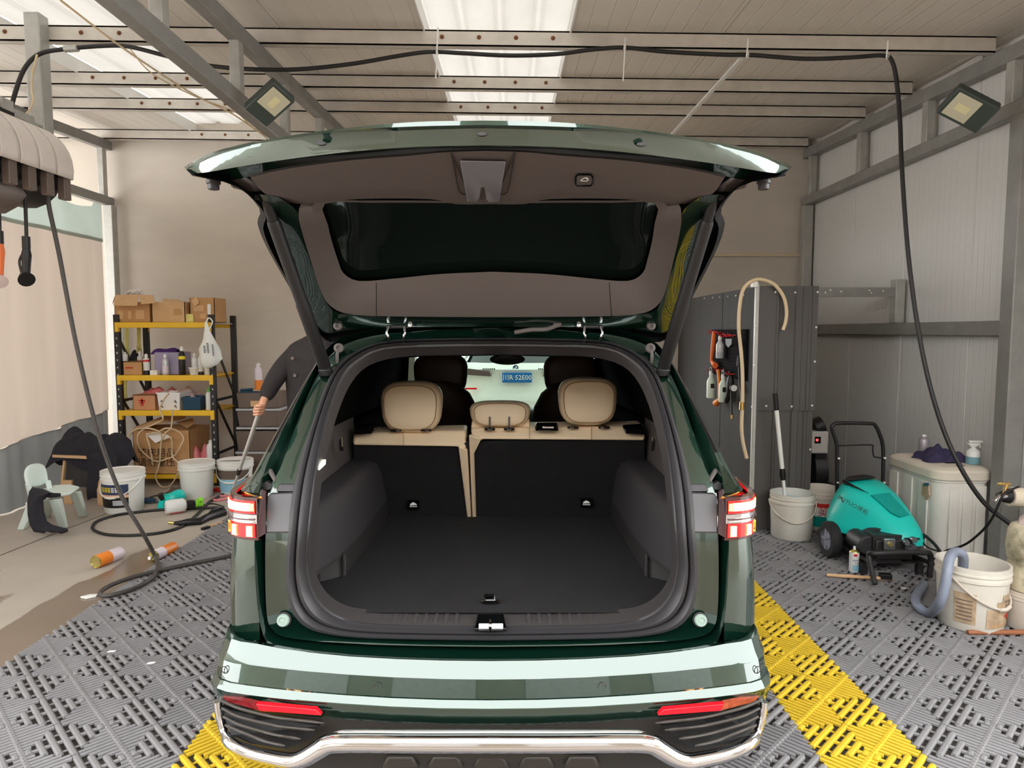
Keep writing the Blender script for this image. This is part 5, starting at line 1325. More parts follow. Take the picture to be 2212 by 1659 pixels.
pts = [a0 + V((0, 0, .12)), a0, P(128, 550, 4.64), P(165, 745, 4.68), P(212, 935, 4.72), P(262, 1070, 4.76), P(308, 1150, 4.80), G(334, 1200, .06), G(341, 1222, .018), G(330, 1246, .018), G(300, 1266, .018), G(258, 1281, .018), G(226, 1287, .018), G(216, 1282, .016), G(228, 1270, .016), G(262, 1255, .016), G(310, 1240, .016), G(380, 1224, .016), G(440, 1212, .016), G(500, 1200, .016)]
single('reel_hose', MB().tube(catmull(pts, 6), .0145, 10), MATS['hose_grey'], 'long grey-black hose running from the reel box down onto the floor tiles', 'hose', smooth=60)

# feed line up to the roof and along the first purlin to the tap at the right
pz = lambda x, y: P(x, y, 5.02)
fh = thing('feed_hose', 'long black hose strung under the roof from the reel box to the right wall', 'hose', (0.5, 5.02, 3.6))
pts = [P(18, 262, 4.75), P(30, 210, 4.8), P(52, 150, 4.9), P(85, 117, 4.98), P(140, 106, 5.0), P(225, 99, 5.02), P(280, 101, 5.02), P(360, 121, 5.02), P(440, 140, 5.02), P(530, 149, 5.02), P(640, 150, 5.02), P(760, 138, 5.02), P(860, 121, 5.02), P(930, 112, 5.02), P(1000, 115, 5.02), P(1100, 120, 5.02), P(1200, 117, 5.02), P(1280, 107, 5.02), P(1350, 103, 5.02), P(1440, 112, 5.02), P(1560, 118, 5.02), P(1625, 119, 5.02), P(1740, 127, 5.02), P(1840, 124, 5.02), P(1908, 120, 5.02), P(1928, 135, 5.0), P(1938, 185, 4.98), P(1944, 260, 4.95), P(1947, 340, 4.9), P(1953, 440, 4.85), P(1963, 560, 4.78), P(1980, 690, 4.7), P(2003, 810, 4.6), P(2035, 920, 4.5), P(2075, 1010, 4.4), P(2125, 1085, 4.35), P(2180, 1130, 4.3), P(2225, 1158, 4.25)]
sm = catmull(pts, 5)
obj('hose', MB().tube(sm, .0145, 8), 'hose_black', fh, smooth=60)
obj('coupling', MB().tube([P(140, 106, 5.0), P(168, 104, 5.0)], .024, 10), 'galv', fh)
for px, py0, py1, pyt in ((945, 60, 170, 112), (1350, 82, 176, 103), (1615, 84, 125, 119), (1917, 88, 122, 121)):
    mb = MB().tube(catmull([P(px + 1, py0, 5.0), P(px, (py0 + pyt) / 2, 4.98), P(px - 2, pyt + 4, 4.99)], 3), .006, 5)
    if py1 > pyt + 8: mb.tube([P(px, pyt, 4.99), P(px - 4, py1, 4.99)], .005, 5)
    mb.tube([V((P(px, pyt, 5.02).x, 5.02 + .021 * math.cos(q), P(px, pyt, 5.02).z + .021 * math.sin(q))) for q in [2 * math.pi * k / 10 for k in range(10)]], .004, 5, closed=True)
    obj('zip_tie', mb, 'white_plastic', fh)
single('white_trunking', MB().bar(P(1600, 128, 5.25), P(1452, 290, 7.3), .03, .02), MATS['white_plastic'], 'thin white strip running along the roof from the first purlin to the back', 'strip')
mb = MB().tube(catmull([P(130, 0, 4.3), P(240, 85, 4.6), P(330, 148, 5.0), P(420, 205, 5.4), P(500, 245, 5.6), P(560, 285, 5.8), P(600, 305, 6.0)], 5), .007, 5).tube(catmull([P(280, 105, 5.0), P(330, 160, 5.1), P(430, 212, 5.4), P(505, 240, 5.6), P(540, 270, 5.7), P(578, 300, 5.8)], 5), .005, 5)
single('roof_cable', mb, MATS['cord_beige'], 'thin yellowish cable slanting under the roof beside the middle truss', 'cable', smooth=60)
single('thin_pipe', MB().tube(catmull([P(80, 118, 4.95), P(70, 160, 4.93), P(69, 195, 4.93), P(72, 215, 4.92), P(62, 240, 4.85), P(38, 260, 4.75)], 5), .007, 6), MATS['cord_beige'], 'thin beige air line hanging in front of the short roof post', 'air line', smooth=60)
# floodlights on the trusses
mat('flood_body', (74, 84, 80), 0.5, 0.3); mat('flood_glass', (206, 202, 178), 0.3); mat('flood_led', (228, 222, 176), 0.5)
def flood(c, n, up, w, h, label, leds=True):
    "c centre of the glass side, n facing direction"
    n = V(n).normalized(); x = V(up).cross(n).normalized(); y = n.cross(x).normalized()
    t = thing('floodlight', label, 'floodlight', c)
    q = lambda a, b, d: V(c) + x * a + y * b + n * d
    def bx(a0, a1, b0, b1, d0, d1): return MB().hexa([q(a, b, d) for d in (d0, d1) for a, b in ((a0, b0), (a1, b0), (a1, b1), (a0, b1))])
    obj('housing', bx(-w / 2, w / 2, -h / 2, h / 2, -.07, 0), 'flood_body', t, bevel=.008)
    obj('glass', bx(-w * .40, w * .40, -h * .14, h * .42, -.002, .004), 'flood_glass', t, bevel=.01)
    if leds: obj('led', bx(-w * .12, w * .12, -h * .02, h * .28, .004, .006), 'flood_led', t); 
    for k in range(6): obj('fin', bx(-w * .42, w * .42, -h * .35 + k * h * .14 - .006, -h * .35 + k * h * .14 + .006, -.10, -.07), 'flood_body', t)
    obj('bracket', MB().bar(q(-w * .3, -h * .52, -.04), q(-w * .3, -h * .52, -.14), .03, .03).bar(q(-w * .3, -h * .52, -.14), q(w * .3, -h * .52, -.14), .03, .03), 'galv', t)
    return t
c = P(583, 228, 4.55)
flood(c, (.25, -.62, -.72), (.75, -.25, .5), .18, .27, 'dark floodlight fixed to the middle roof truss, above the car')
c = P(2090, 240, 4.7)
flood(c, (-.45, -.55, -.70), (-.75, .10, .45), .21, .30, 'dark floodlight fixed to the right roof truss above the panel wall')
# ------------------------------------------------------------------ right side
mat('partition_grey', (82, 79, 77), 0.5, var=0.07, vscale=5, stretch=(1, 1, .3))
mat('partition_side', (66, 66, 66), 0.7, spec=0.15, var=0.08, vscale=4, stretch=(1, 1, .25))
mat('peg_black', (20, 19, 21), 0.9, spec=0.1)
mat('hook_red', (206, 40, 44), 0.4)
mat('clear_plastic', (206, 208, 208), 0.12, spec=0.6)
mat('mint_bottle', (214, 228, 214), 0.4)
mat('tub_white', (228, 224, 216), 0.5, var=0.05, vscale=4)
mat('tub_lid', (226, 216, 200), 0.5, var=0.06, vscale=4)
mat('bucket_old', (216, 211, 200), 0.55, var=0.09, vscale=5)
mat('bucket_rim', (206, 196, 184), 0.55, var=0.06, vscale=6)
mat('dirty_sack', (206, 196, 170), 0.7, rgb2=(96, 92, 66), vscale=7, thresh=(.42, .68))
mat('sticker_worn', (196, 170, 140), 0.6, rgb2=(160, 138, 112), vscale=14, thresh=(.35, .65))
mat('sticker_blue', (60, 110, 130), 0.5)
mat('washer_dark', (40, 39, 40), 0.5, var=0.15, vscale=20)
mat('wheel_grey', (140, 142, 156), 0.5)
mat('hose_blue', (132, 140, 158), 0.45, var=0.06, vscale=20)
mat('wood_brown', (146, 92, 62), 0.5, var=0.12, vscale=8)
mat('brass', (214, 176, 110), 0.25, 0.9)
mat('pipe_wrap', (226, 212, 190), 0.7, var=0.06, vscale=14)
mat('rust_brown', (92, 64, 50), 0.8)
mat('device_grey', (190, 184, 178), 0.5)
mat('display_red', (255, 60, 50), 0.4, emit=(255, 60, 60), estr=2.0)
mat('blue_liquid', (120, 160, 172), 0.3)
mat('teal_dark', (0, 150, 142), 0.4)
mat('lilac_can', (168, 160, 168), 0.3, 0.3)

# partition: booth of dark ribbed sheets
PX, PD = 2.05, 5.78
PZ = P(1690, 618, PD).z; PXR = P(1765, 700, PD).x
pt = thing('partition', 'dark grey sheet-metal partition booth beside the car on the right', 'partition', (PX, PD, 0))
zl = P(1690, 882, PD).z
def ribbed(x0, x1, z0, z1, y, m='partition_grey'):
    w = x1 - x0; xs = [0, .28, .30, .33, .35, .60, .62, .72, .74, .82, .84, .88, .90, 1.0]; yy = [0, 0, .012, .012, 0, 0, .014, .014, 0, 0, .012, .012, 0, 0]
    fr = [(x0 + w * a, y - b) for a, b in zip(xs, yy)]
    mb = MB().grid([[V((a, b, z)) for a, b in fr] for z in (z0, z1)]); 
    mb.grid([[V((a, y + .03, z)) for a, b in fr] for z in (z0, z1)]); mb.grid([[V((a, b, z1)) for a, b in fr], [V((a, y + .03, z1)) for a, b in fr]])
    mb.grid([[V((x1, y, z0)), V((x1, y + .03, z0))], [V((x1, y, z1)), V((x1, y + .03, z1))]])
    return mb
up = obj('front_sheet', ribbed(PX + .02, PXR, zl - .02, PZ, PD - .012), 'partition_grey', pt)
obj('front_sheet', ribbed(PX + .02, PXR - .01, 0, zl, PD), 'partition_grey', pt)
for i in range(3):
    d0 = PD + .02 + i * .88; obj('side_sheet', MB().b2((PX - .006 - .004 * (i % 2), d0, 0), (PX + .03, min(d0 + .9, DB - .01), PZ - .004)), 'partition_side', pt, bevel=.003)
obj('corner_strip', MB().b2((PX - .012, PD - .018, 0.35), (PX + .018, PD + .02, PZ + .05)), 'galv', pt, bevel=.004)
sc_ = mesh_of('screw', MB().lathe([(.009, 0), (.009, .004), (.004, .007)], rot('X', 90), 8)); sc_.materials.append(MATS['white_plastic'])
for px, py in ((1634, 625), (1675, 631), (1718, 632), (1766, 631), (1631, 706), (1763, 707), (1628, 789), (1760, 781), (1624, 879), (1655, 877), (1710, 878), (1754, 876), (1750, 971)):
    o = obj('screw', sc_, None, pt); p = P(px, py, PD - .014); o.location = p - world_org(pt)
for px in (1522, 1540, 1555, 1573, 1590, 1607):
    p = W(px, 640 - (px - 1500) * .08 + 6, PX - .012); o = obj('screw', sc_, None, pt); o.location = p - world_org(pt); o.rotation_euler = (0, 0, -math.pi / 2)
# pegboard and what hangs on it
a, b = W(1540, 712, PX - .02), W(1611, 828, PX - .02)
ztp, zbt = W(1540, 712, PX - .02).z, W(1540, 808, PX - .02).z
pb_ = thing('pegboard', 'black slatted pegboard with red hooks on the partition side', 'pegboard', (PX - .02, (a.y + b.y) / 2, zbt))
obj('board', MB().b2((PX - .03, b.y, zbt), (PX - .008, a.y, ztp)), 'peg_black', pb_)
for k in range(14):
    z = zbt + (ztp - zbt) * (k + .5) / 14; obj('slat', MB().b2((PX - .038, b.y + .02, z - .008), (PX - .03, a.y - .02, z + .008)), 'peg_black', pb_)
for px, py in ((1541, 718), (1547, 716), (1555, 718), (1563, 722), (1569, 726), (1575, 723), (1581, 726), (1586, 724), (1540, 800), (1550, 797), (1557, 800), (1561, 799), (1573, 804), (1583, 808)):
    p = W(px, py, PX - .04)
    obj('hook', MB().tube([p, p + V((-.05, 0, -.005)), p + V((-.06, 0, .02))], .005, 6).tube([p + V((0, -.04, 0)), p + V((0, .04, 0))], .005, 6), 'hook_red', pb_)
XH = PX - .085
def wz(px, py): return W(px, py, XH)
def pbottle(px, y0, y1, w, m, label, black=False, half=None):
    a, b = wz(px, y0), wz(px, y1); r = w * a.y / FPX / 2; h = a.z - b.z
    t = thing('bottle', label, 'bottle', (a.x, a.y, b.z)); r = min(r, .075)
    obj('body', MB().lathe([(r * .9, 0), (r, .008), (r, h * .55), (r * .85, h * .62), (r * .45, h * .72), (r * .45, h * .8)], T((a.x, a.y, b.z)), 18), m, t, smooth=40)
    obj('cap', MB().lathe([(r * .5, h * .78), (r * .5, h * .9), (r * .3, h * .94)], T((a.x, a.y, b.z)), 12), 'white_plastic', t, smooth=40)
    if black: obj('trigger', MB().tube(catmull([V((a.x, a.y, b.z + h * .92)), V((a.x, a.y, a.z)), V((a.x, a.y - .05, a.z + .01)), V((a.x, a.y - .07, a.z - .03))], 4), .02, 8), 'black_plastic', t, smooth=50)
    if half: obj('label', MB().lathe([(r * 1.01, h * .03), (r * 1.01, h * half)], T((a.x, a.y, b.z)), 18, cap0=False, cap1=False), 'grey_plastic', t, smooth=40)
    if black: obj('mark', MB().box((a.x - .0, a.y - r - .001, b.z + h * .42), (.035, .004, .045)), 'print_dark', t)
    return t
pbottle(1556, 722, 774, 17, 'clear_plastic', 'clear half filled spray bottle hanging on the pegboard', half=.25)
pbottle(1537, 796, 860, 19, 'mint_bottle', 'mint white spray bottle hanging below the pegboard, left one', True)
pbottle(1563, 803, 869, 19, 'mint_bottle', 'mint white spray bottle hanging below the pegboard, behind the black tool', True)
single('orange_brush', MB().tube([wz(1543, 716), wz(1540, 750), wz(1537, 780)], [.02, .022, .014], 8).tube([wz(1537, 780), wz(1545, 790)], [.014, .03], 8), MATS['orange'], 'orange handled brush hanging at the left edge of the pegboard', 'brush', smooth=50)
single('yellow_brush', MB().tube([wz(1551, 799), wz(1554, 825), wz(1554, 862)], .016, 8).tube([wz(1554, 862), wz(1547, 871)], [.014, .035], 8), MATS['orange_label'], 'yellow orange handled brush hanging between the two mint bottles', 'brush', smooth=50)
single('black_brush', MB().prism([wz(1574, 732), wz(1588, 732), wz(1587, 744), wz(1580, 751), wz(1575, 744)], (-.03, 0, 0)), MATS['black_plastic'], 'small black brush head hanging on the pegboard beside the clear bottle', 'brush')
ga = thing('tyre_gauge', 'black tyre inflator gauge with hose hanging below the pegboard', 'gauge', wz(1583, 838))
c = wz(1584, 838)
obj('dial', MB().lathe([(.035, 0), (.035, .02)], T(c) @ rot('X', 90) @ rot('Y', 0), 16), 'black_plastic', ga, smooth=40)
obj('face', MB().lathe([(.028, .02), (.028, .022)], T(c) @ rot('X', 90), 16), 'white_plastic', ga)
obj('body', MB().tube(catmull([wz(1578, 812), wz(1577, 840), wz(1572, 858), wz(1568, 868)], 4), [.02, .03, .035, .035, .035, .03, .03, .03, .03, .03, .025, .025, .02], 8), 'black_plastic', ga, smooth=50)
obj('lead', MB().tube(catmull([wz(1579, 845), wz(1580, 870), wz(1581, 898)], 4), .009, 6), 'hose_black', ga)
obj('chuck', MB().tube([wz(1581, 896), wz(1581, 905)], .014, 8), 'brass', ga)
single('air_blow_gun', MB().tube([wz(1595, 768), wz(1595, 790)], [.008, .018], 8).tube(catmull([wz(1596, 792), wz(1597, 820), wz(1600, 850), wz(1602, 880)], 4), .008, 6), MATS['black_plastic'], 'thin black air blow gun hanging at the right edge of the pegboard', 'air gun', smooth=50)
# beige air hose hung over the corner
ah = thing('air_hose', 'beige air hose hung over the corner of the dark partition', 'hose', (PX, PD - .05, P(1612, 990, PD - .05).z))
q = lambda x, y: P(x, y, PD - .06)
obj('hose', MB().tube(catmull([q(1691, 713), q(1697, 695), q(1699, 670), q(1692, 640), q(1672, 614), q(1645, 604), q(1625, 607), q(1606, 625), q(1598, 660), q(1596, 710), q(1601, 760), q(1604, 810), q(1604, 870), q(1602, 920), q(1605, 955), q(1613, 990)], 5), .0155, 8), 'cord_beige', ah, smooth=60)
obj('coupling', MB().tube([q(1603, 868), q(1602, 885)], .021, 8), 'brass', ah, smooth=50)
obj('clip', MB().box(q(1632, 612) + V((0, .03, 0)), (.04, .06, .06)), 'white_plastic', ah)

# buckets and telescopic pole
t, b1, rb, rt_, h = bucket('bucket', 1709, 1158, 84, 92, 1063, 0, 'bucket_old', 'old greyish white open bucket with a pole standing in it by the partition', hdrop=.40, hang=-12, hm='bucket_rim')
obj('water', MB().lathe([(.001, 0), (rt_ * .9, 0), (rt_ * .9, .002)], T(b1 + V((0, 0, h * .82))), 24), 'label_blue', t)
t2, b2, rb2, rt2, h2 = bucket('bucket', 1772, 1138, 72, 78, 1052, 0, 'bucket_rim', 'open bucket with red and green label behind the pole bucket', handle=False)
wrap(t2, b2, rb2, rt2, h2, .43, .68, -75, 80, 'red_label'); wrap(t2, b2, rb2, rt2, h2, .10, .36, -75, 80, 'green_cap' if 0 else 'teal_dark'); wrap(t2, b2, rb2, rt2, h2, .36, .58, -70, 25, 'ink_white', off=.005)
wrap_text(t2, b2, rb2, rt2, h2, .46, '美巢', .085, -2, 'print_red', off=.009)
pl = thing('telescopic_pole', 'white telescopic pole with black grip leaning on the partition, standing in the bucket', 'pole', b1 + V((0, 0, h * .5)))
pa, pb2 = P(1674, 850, 5.62), V((b1.x - .03, b1.y + .02, h * .35))
obj('grip', MB().tube([pa, pa.lerp(pb2, .13)], .021, 10), 'black_plastic', pl, smooth=50)
obj('tube', MB().tube([pa.lerp(pb2, .13), pa.lerp(pb2, .60)], .018, 10).tube([pa.lerp(pb2, .66), pb2], .014, 10), 'white_plastic', pl, smooth=50)
obj('joint', MB().tube([pa.lerp(pb2, .59), pa.lerp(pb2, .64), pa.lerp(pb2, .68)], [.02, .026, .02], 10), 'black_plastic', pl, smooth=50)

# compressor behind the partition
D = 6.35
cp = thing('compressor', 'dark compressor tank with grey control box behind the partition', 'compressor', (P(1775, 1050, D).x, D + .1, 0))
lo, hi_b = pq(1752, 932, 1789, 980, D, .2)
obj('control_box', MB().b2(lo, hi_b), 'device_grey', cp, bevel=.012)
obj('display', MB().b2(P(1760, 958, D - .004), P(1772, 943, D + .01)), 'peg_black', cp); obj('digit', MB().b2(P(1763, 953, D - .008), P(1767, 948, D)), 'display_red', cp)
obj('tank', MB().tube([V((P(1745, 1030, D).x, D + .3, .36)), V((P(1745, 1030, D).x + .08, D + .3, .36)), V((P(1790, 1030, D).x, D + .3, .36)), V((P(1800, 1030, D).x, D + .3, .36))], [.15, .30, .31, .2], 20), 'black_plastic', cp, smooth=50)
obj('tank_foot', MB().b2((P(1755, 1030, D).x, D + .05, 0), (P(1790, 1030, D).x, D + .55, .1)), 'black_plastic', cp)
obj('pillar', MB().b2((P(1762, 1030, D).x, D + .02, .5), (P(1784, 1030, D).x, D + .18, lo.z)), 'black_plastic', cp)
obj('motor_head', MB().tube([P(1757, 925, D + .1), P(1775, 918, D + .1)], .09, 12), 'black_plastic', cp, smooth=50)

# teal pressure washer
wsr = thing('pressure_washer', 'teal pressure washer with black push handle and wheels on the grey tiles', 'pressure washer', (2.68, 4.95, 0))
secs = [(5.40, 2.57, 2.98, .40, .53, .10), (5.28, 2.47, 2.97, .30, .555, .10), (5.12, 2.38, 2.95, .235, .555, .13), (5.0, 2.44, 2.94, .20, .52, .13), (4.88, 2.52, 2.93, .205, .45, .12), (4.76, 2.60, 2.92, .205, .36, .09), (4.66, 2.66, 2.90, .205, .255, .05)]
rows = []
for D, xa, xb, zb, zt, c_ in secs:
    w = xb - xa
    rows.append([V(p) for p in ((xa, D, zb), (xa + w * .06, D, zb + (zt - zb) * .35), (xa + w * .16, D, zb + (zt - zb) * .7), (xa + w * .24, D, zb + (zt - zb) * .93), (xa + w * .36, D, zt), (xa + w * .55, D, zt + .012), (xa + w * .74, D, zt), (xa + w * .86, D, zb + (zt - zb) * .9), (xa + w * .95, D, zb + (zt - zb) * .6), (xb, D, zb))])
cov = obj('cover', MB().grid(rows, caps=True), 'teal', wsr, smooth=50, sub=1)
def cs(i, u, up=.0):
    r0, r1 = rows[int(i)], rows[min(int(i) + 1, len(rows) - 1)]; f = i - int(i); k = u * 9; k0 = int(k); kf = k - k0; k1 = min(k0 + 1, 9)
    return r0[k0].lerp(r0[k1], kf).lerp(r1[k0].lerp(r1[k1], kf), f) + V((-up * .3, -up * .4, up))
obj('grip_hole', MB().prism([cs(1.3 + .55 * math.sin(q_), .50 + .15 * math.cos(q_), .014) for q_ in [2 * math.pi * k / 16 for k in range(16)]], (0, 0, .004)), 'black_plastic', cov)
obj('side_slit', MB().prism([cs(.9, .30, .012), cs(1.2, .335, .012), cs(2.6, .40, .012), cs(3.3, .43, .012), cs(2.5, .375, .012), cs(1.5, .31, .012)], (0, 0, .003)), 'black_plastic', cov)
obj('hatch', MB().prism([cs(3.4, .44, .006), cs(3.3, .62, .006), cs(4.7, .66, .006), cs(4.9, .52, .006), cs(4.6, .46, .006)], (0, -.004, .006)), 'teal_dark', cov)
pt0 = P(1841, 1091, 4.86); ax_ = V((P(1861, 1102, 4.84) - P(1822, 1080, 4.92)))
obj('lettering', text_mb('BOTUO博拓', .040, frame(P(1842, 1091, 4.84), ax_, V((.12, .35, 1))), .001), 'print_dark', cov)
obj('lettering_bar', MB().tube([P(1817, 1073, 4.93), P(1821, 1086, 4.92)], .004, 6), 'print_dark', cov)
obj('nose_slot', MB().box((2.78, 4.66, .262), (.10, .02, .008)), 'print_dark', cov)
for X in (2.40, 2.93):
    w = obj('wheel', MB().lathe([(.08, -.035), (.125, -.035), (.135, -.02), (.135, .02), (.125, .035), (.08, .035)], T((X, 5.06, .135)) @ rot('Y', 90), 28, cap0=False, cap1=False), 'tyre', wsr, smooth=40)
    obj('rim', MB().lathe([(.0, -.02), (.03, -.03), (.085, -.018), (.1, -.035), (.1, .035), (.085, .018), (.0, .03)], T((X, 5.06, .135)) @ rot('Y', 90), 20), 'wheel_grey', w, smooth=40)
    for k in range(5): obj('spoke', MB().box(V((X, 5.06, .135)) + V((-.026, .05 * math.cos(k * 1.2566), .05 * math.sin(k * 1.2566))), (.012, .02, .09), rot('X', math.degrees(k * 1.2566) - 90).to_3x3()), 'wheel_grey', w)
obj('axle', MB().tube([(2.4, 5.06, .135), (2.93, 5.06, .135)], .015, 8), 'washer_dark', wsr)
obj('motor', MB().tube([(2.62, 5.2, .20), (2.62, 4.78, .20)], .10, 18).box((2.62, 4.74, .18), (.2, .12, .2)), 'washer_dark', wsr, smooth=40)
obj('cylinder_block', MB().box((2.66, 4.72, .18), (.26, .12, .14)).tube([(2.5, 4.9, .2), (2.5, 4.7, .2)], .07, 14), 'washer_dark', wsr, bevel=.01)
pe = P(1921, 1175, 4.62); obj('pump_plate', MB().box(pe, (.075, .02, .075)), 'alloy', wsr, bevel=.004); obj('oil_gauge', MB().lathe([(.018, 0), (.018, .006)], T(pe + V((0, -.012, 0))) @ rot('X', 90), 14), 'gold_metal', wsr)
for dx, dz in ((0, 0), (.05, .02), (.05, -.03), (.02, -.045)):
    obj('valve', MB().lathe([(.018, -.02), (.022, 0), (.018, .02)], T(P(1957, 1172, 4.62) + V((dx, 0, dz))) @ rot('X', 90), 12), 'alloy', wsr, smooth=40)
fr = [G(1890, 1262, .02), V((2.43, 4.56, .17)), V((2.47, 4.52, .205)), V((2.78, 4.55, .20)), V((2.86, 4.58, .17)), G(2008, 1246, .02)]
obj('front_frame', MB().tube(catmull(fr, 5), .019, 8), 'washer_dark', wsr, smooth=50)
for X in (2.47, 2.86): obj('side_rail', MB().tube([(X, 5.4, .10), (X, 4.9, .09), (X, 4.56, .12)], .017, 8), 'washer_dark', wsr, smooth=50)
obj('base_plate', MB().b2((2.46, 4.7, .07), (2.88, 5.4, .085)), 'washer_dark', wsr)
for X in (2.47, 2.86): obj('stand_foot', MB().b2((X - .02, 4.68, 0), (X + .02, 4.72, .08)), 'washer_dark', wsr)
D = 5.42; hp = [(1808, 1130), (1808, 1050), (1808, 975), (1806, 955), (1797, 925), (1802, 917), (1815, 914), (1880, 915), (1892, 921), (1900, 938), (1906, 957), (1908, 985), (1907, 1060), (1907, 1110)]
obj('push_handle', MB().tube(catmull([P(x, y, D) for x, y in hp], 5), .0145, 10), 'black_plastic', wsr, smooth=50)
obj('hose_hook', MB().tube(catmull([P(x, y, D) for x, y in [(1810, 963), (1880, 961), (1885, 968), (1887, 985), (1895, 988), (1907, 989)]], 3), .006, 6), 'black_plastic', wsr, smooth=50)
for px, py in ((1811, 990), (1910, 989), (1809, 1042), (1909, 1042)): obj('bolt', MB().lathe([(.008, 0), (.008, .016), (.004, .018)], T(P(px, py, D - .014)) @ rot('X', 90), 8), 'white_plastic', wsr)
single('washer_cable', MB().tube(catmull([V((2.88, 4.7, .25)), P(1995, 1155, 4.72), P(2018, 1175, 4.6), P(2036, 1200, 4.5), G(2046, 1225, .02), G(2040, 1240, .012)], 6), .011, 8).tube(catmull([V((2.88, 4.72, .24)), P(1990, 1168, 4.7), P(2005, 1183, 4.66), P(2028, 1192, 4.6), P(2042, 1208, 4.5)], 6), .006, 6), MATS['hose_black'], 'black cables running from the pressure washer to the floor behind the worn bucket', 'cable', smooth=60)

# storage tub with lid
X0, X1, D0, D1, ZT = 3.13, 3.55, 4.97, 5.66, .70
st = thing('storage_tub', 'large whitish plastic storage chest with beige lid against the panel wall', 'chest', ((X0 + X1) / 2, (D0 + D1) / 2, 0))
def rrect(x0, x1, y0, y1, r, z, n=5):
    o = []
    for cx, cy, a0 in ((x0 + r, y0 + r, 180), (x1 - r, y0 + r, 270), (x1 - r, y1 - r, 0), (x0 + r, y1 - r, 90)):
        for k in range(n + 1):
            a = math.radians(a0 + 90 * k / n); o.append(V((cx + r * math.cos(a), cy + r * math.sin(a), z)))
    return o
rows = [rrect(X0 + i, X1 - i, D0 + i, D1 - i, .09, z) for i, z in ((.03, 0), (.025, .02), (.008, .58), (.0, .585), (.0, .60))]
obj('body', MB().grid(rows, closed=True, caps=True), 'tub_white', st, smooth=40)
rows = [rrect(X0 - i, X1 + i, D0 - i, D1 + i, .10, z) for i, z in ((.008, .60), (.012, .605), (.012, .66), (.004, .675), (-.02, .69), (-.07, .697), (-.16, ZT))]
obj('lid', MB().grid(rows, closed=True, caps=True), 'tub_lid', st, smooth=22)
for k in range(3):
    d = D0 + .12 + k * .2; obj('rib', MB().b2((X0 + .001, d, .05), (X0 + .014, d + .12, .56)), 'tub_white', st, bevel=.005)
for k in range(3):
    x = X0 + .1 + k * .1; obj('rib', MB().b2((x, D0 + .001, .05), (x + .07, D0 + .014, .56)), 'tub_white', st, bevel=.005)
q = [W(1995, 1045, X0 + .0), W(2008, 1045, X0), W(2010, 1070, X0), W(2004, 1080, X0), W(1994, 1068, X0)]
obj('sticker', MB().prism(q, (-.012, 0, 0)), 'sticker_worn', st); 
obj('sticker_top', MB().prism([W(1996, 1043, X0 - .012), W(2007, 1043, X0 - .012), W(2007, 1050, X0 - .012), W(1996, 1050, X0 - .012)], (-.003, 0, 0)), 'sticker_blue', st)
bottle('spray_can', 2003, 938, ZT, 'lilac_can', 'silver lilac spray can standing on the chest lid', 'spray can', D=5.42, w=20, neck=.4, capfrac=.1, capm='white_plastic', bands=[(.0, .06, 'silver_can')])
heap('dark_rag', 2030, 1008, .30, .24, .12, ZT, 5.28, 'navy_cloth', 'dark purple rag lying on the chest lid', 'cloth', 41, 14)
single('blue_tool', MB().tube([P(2048, 1003, 5.16), P(2064, 1006, 5.16)], .016, 8).tube([P(2064, 1006, 5.16), P(2083, 1008, 5.16)], .014, 8), MATS['sticker_blue'], 'blue handled tool half under the dark rag', 'tool', smooth=50)
sb_ = P(2100, 1015, 5.12); sb_.z = ZT
sp_ = thing('spray_bottle', 'translucent spray bottle with pale blue liquid and white trigger on the chest lid', 'spray bottle', sb_)
k_ = P(2100, 952, 5.12).z - ZT
obj('body', MB().lathe([(.047, k_ * .32), (.047, k_ * .5), (.04, k_ * .58), (.018, k_ * .68), (.018, k_ * .74)], T(sb_), 20, cap0=False), 'white_bottle', sp_, smooth=40)
obj('liquid', MB().lathe([(.045, 0), (.048, .006), (.048, k_ * .32)], T(sb_), 20), 'blue_liquid', sp_, smooth=40)
obj('trigger_head', MB().hexa([sb_ + V(v_) for v_ in ((-.02, -.015, k_ * .74), (.02, -.015, k_ * .74), (.02, .015, k_ * .74), (-.02, .015, k_ * .74), (-.05, -.015, k_ * .88), (.05, -.015, k_ * .92), (.05, .015, k_ * .92), (-.05, .015, k_ * .88))]).box(sb_ + V((.015, 0, k_ * .96)), (.10, .028, k_ * .1)), 'white_plastic', sp_, bevel=.005)
obj('trigger', MB().bar(sb_ + V((.035, 0, k_ * .9)), sb_ + V((.05, 0, k_ * .70)), .016, .01), 'white_plastic', sp_)

# tap, pipe and cable on the right
pp_ = V((P(2190, 1075, 4.3).x, 4.3, P(2190, 1072, 4.3).z))
tp = thing('water_tap', 'brass tap on a wrapped cream pipe at the right edge', 'tap', pp_)
obj('pipe', MB().tube([pp_ + V((-.03, 0, .0)), pp_ + V((.1, 0, -.012)), V((3.6, 4.3, pp_.z - .03))], .062, 14), 'pipe_wrap', tp, smooth=40)
obj('collar', MB().tube([pp_ + V((-.10, 0, -.005)), pp_ + V((-.04, 0, 0)), pp_ + V((-.02, 0, 0))], [.025, .045, .05], 12), 'black_rubber', tp, smooth=40)
tpc = P(2166, 1062, 4.28)
obj('valve_body', MB().tube([tpc + V((.03, 0, -.03)), tpc + V((-.02, 0, -.03)), tpc + V((-.045, 0, -.06))], .016, 10), 'chrome', tp, smooth=50)
obj('stem', MB().tube([tpc + V((.01, 0, -.02)), P(2175, 1046, 4.28)], .012, 10), 'brass', tp, smooth=50)
obj('lever', MB().bar(P(2156, 1045, 4.28), P(2182, 1045, 4.28), .02, .018), 'brass', tp, bevel=.003)
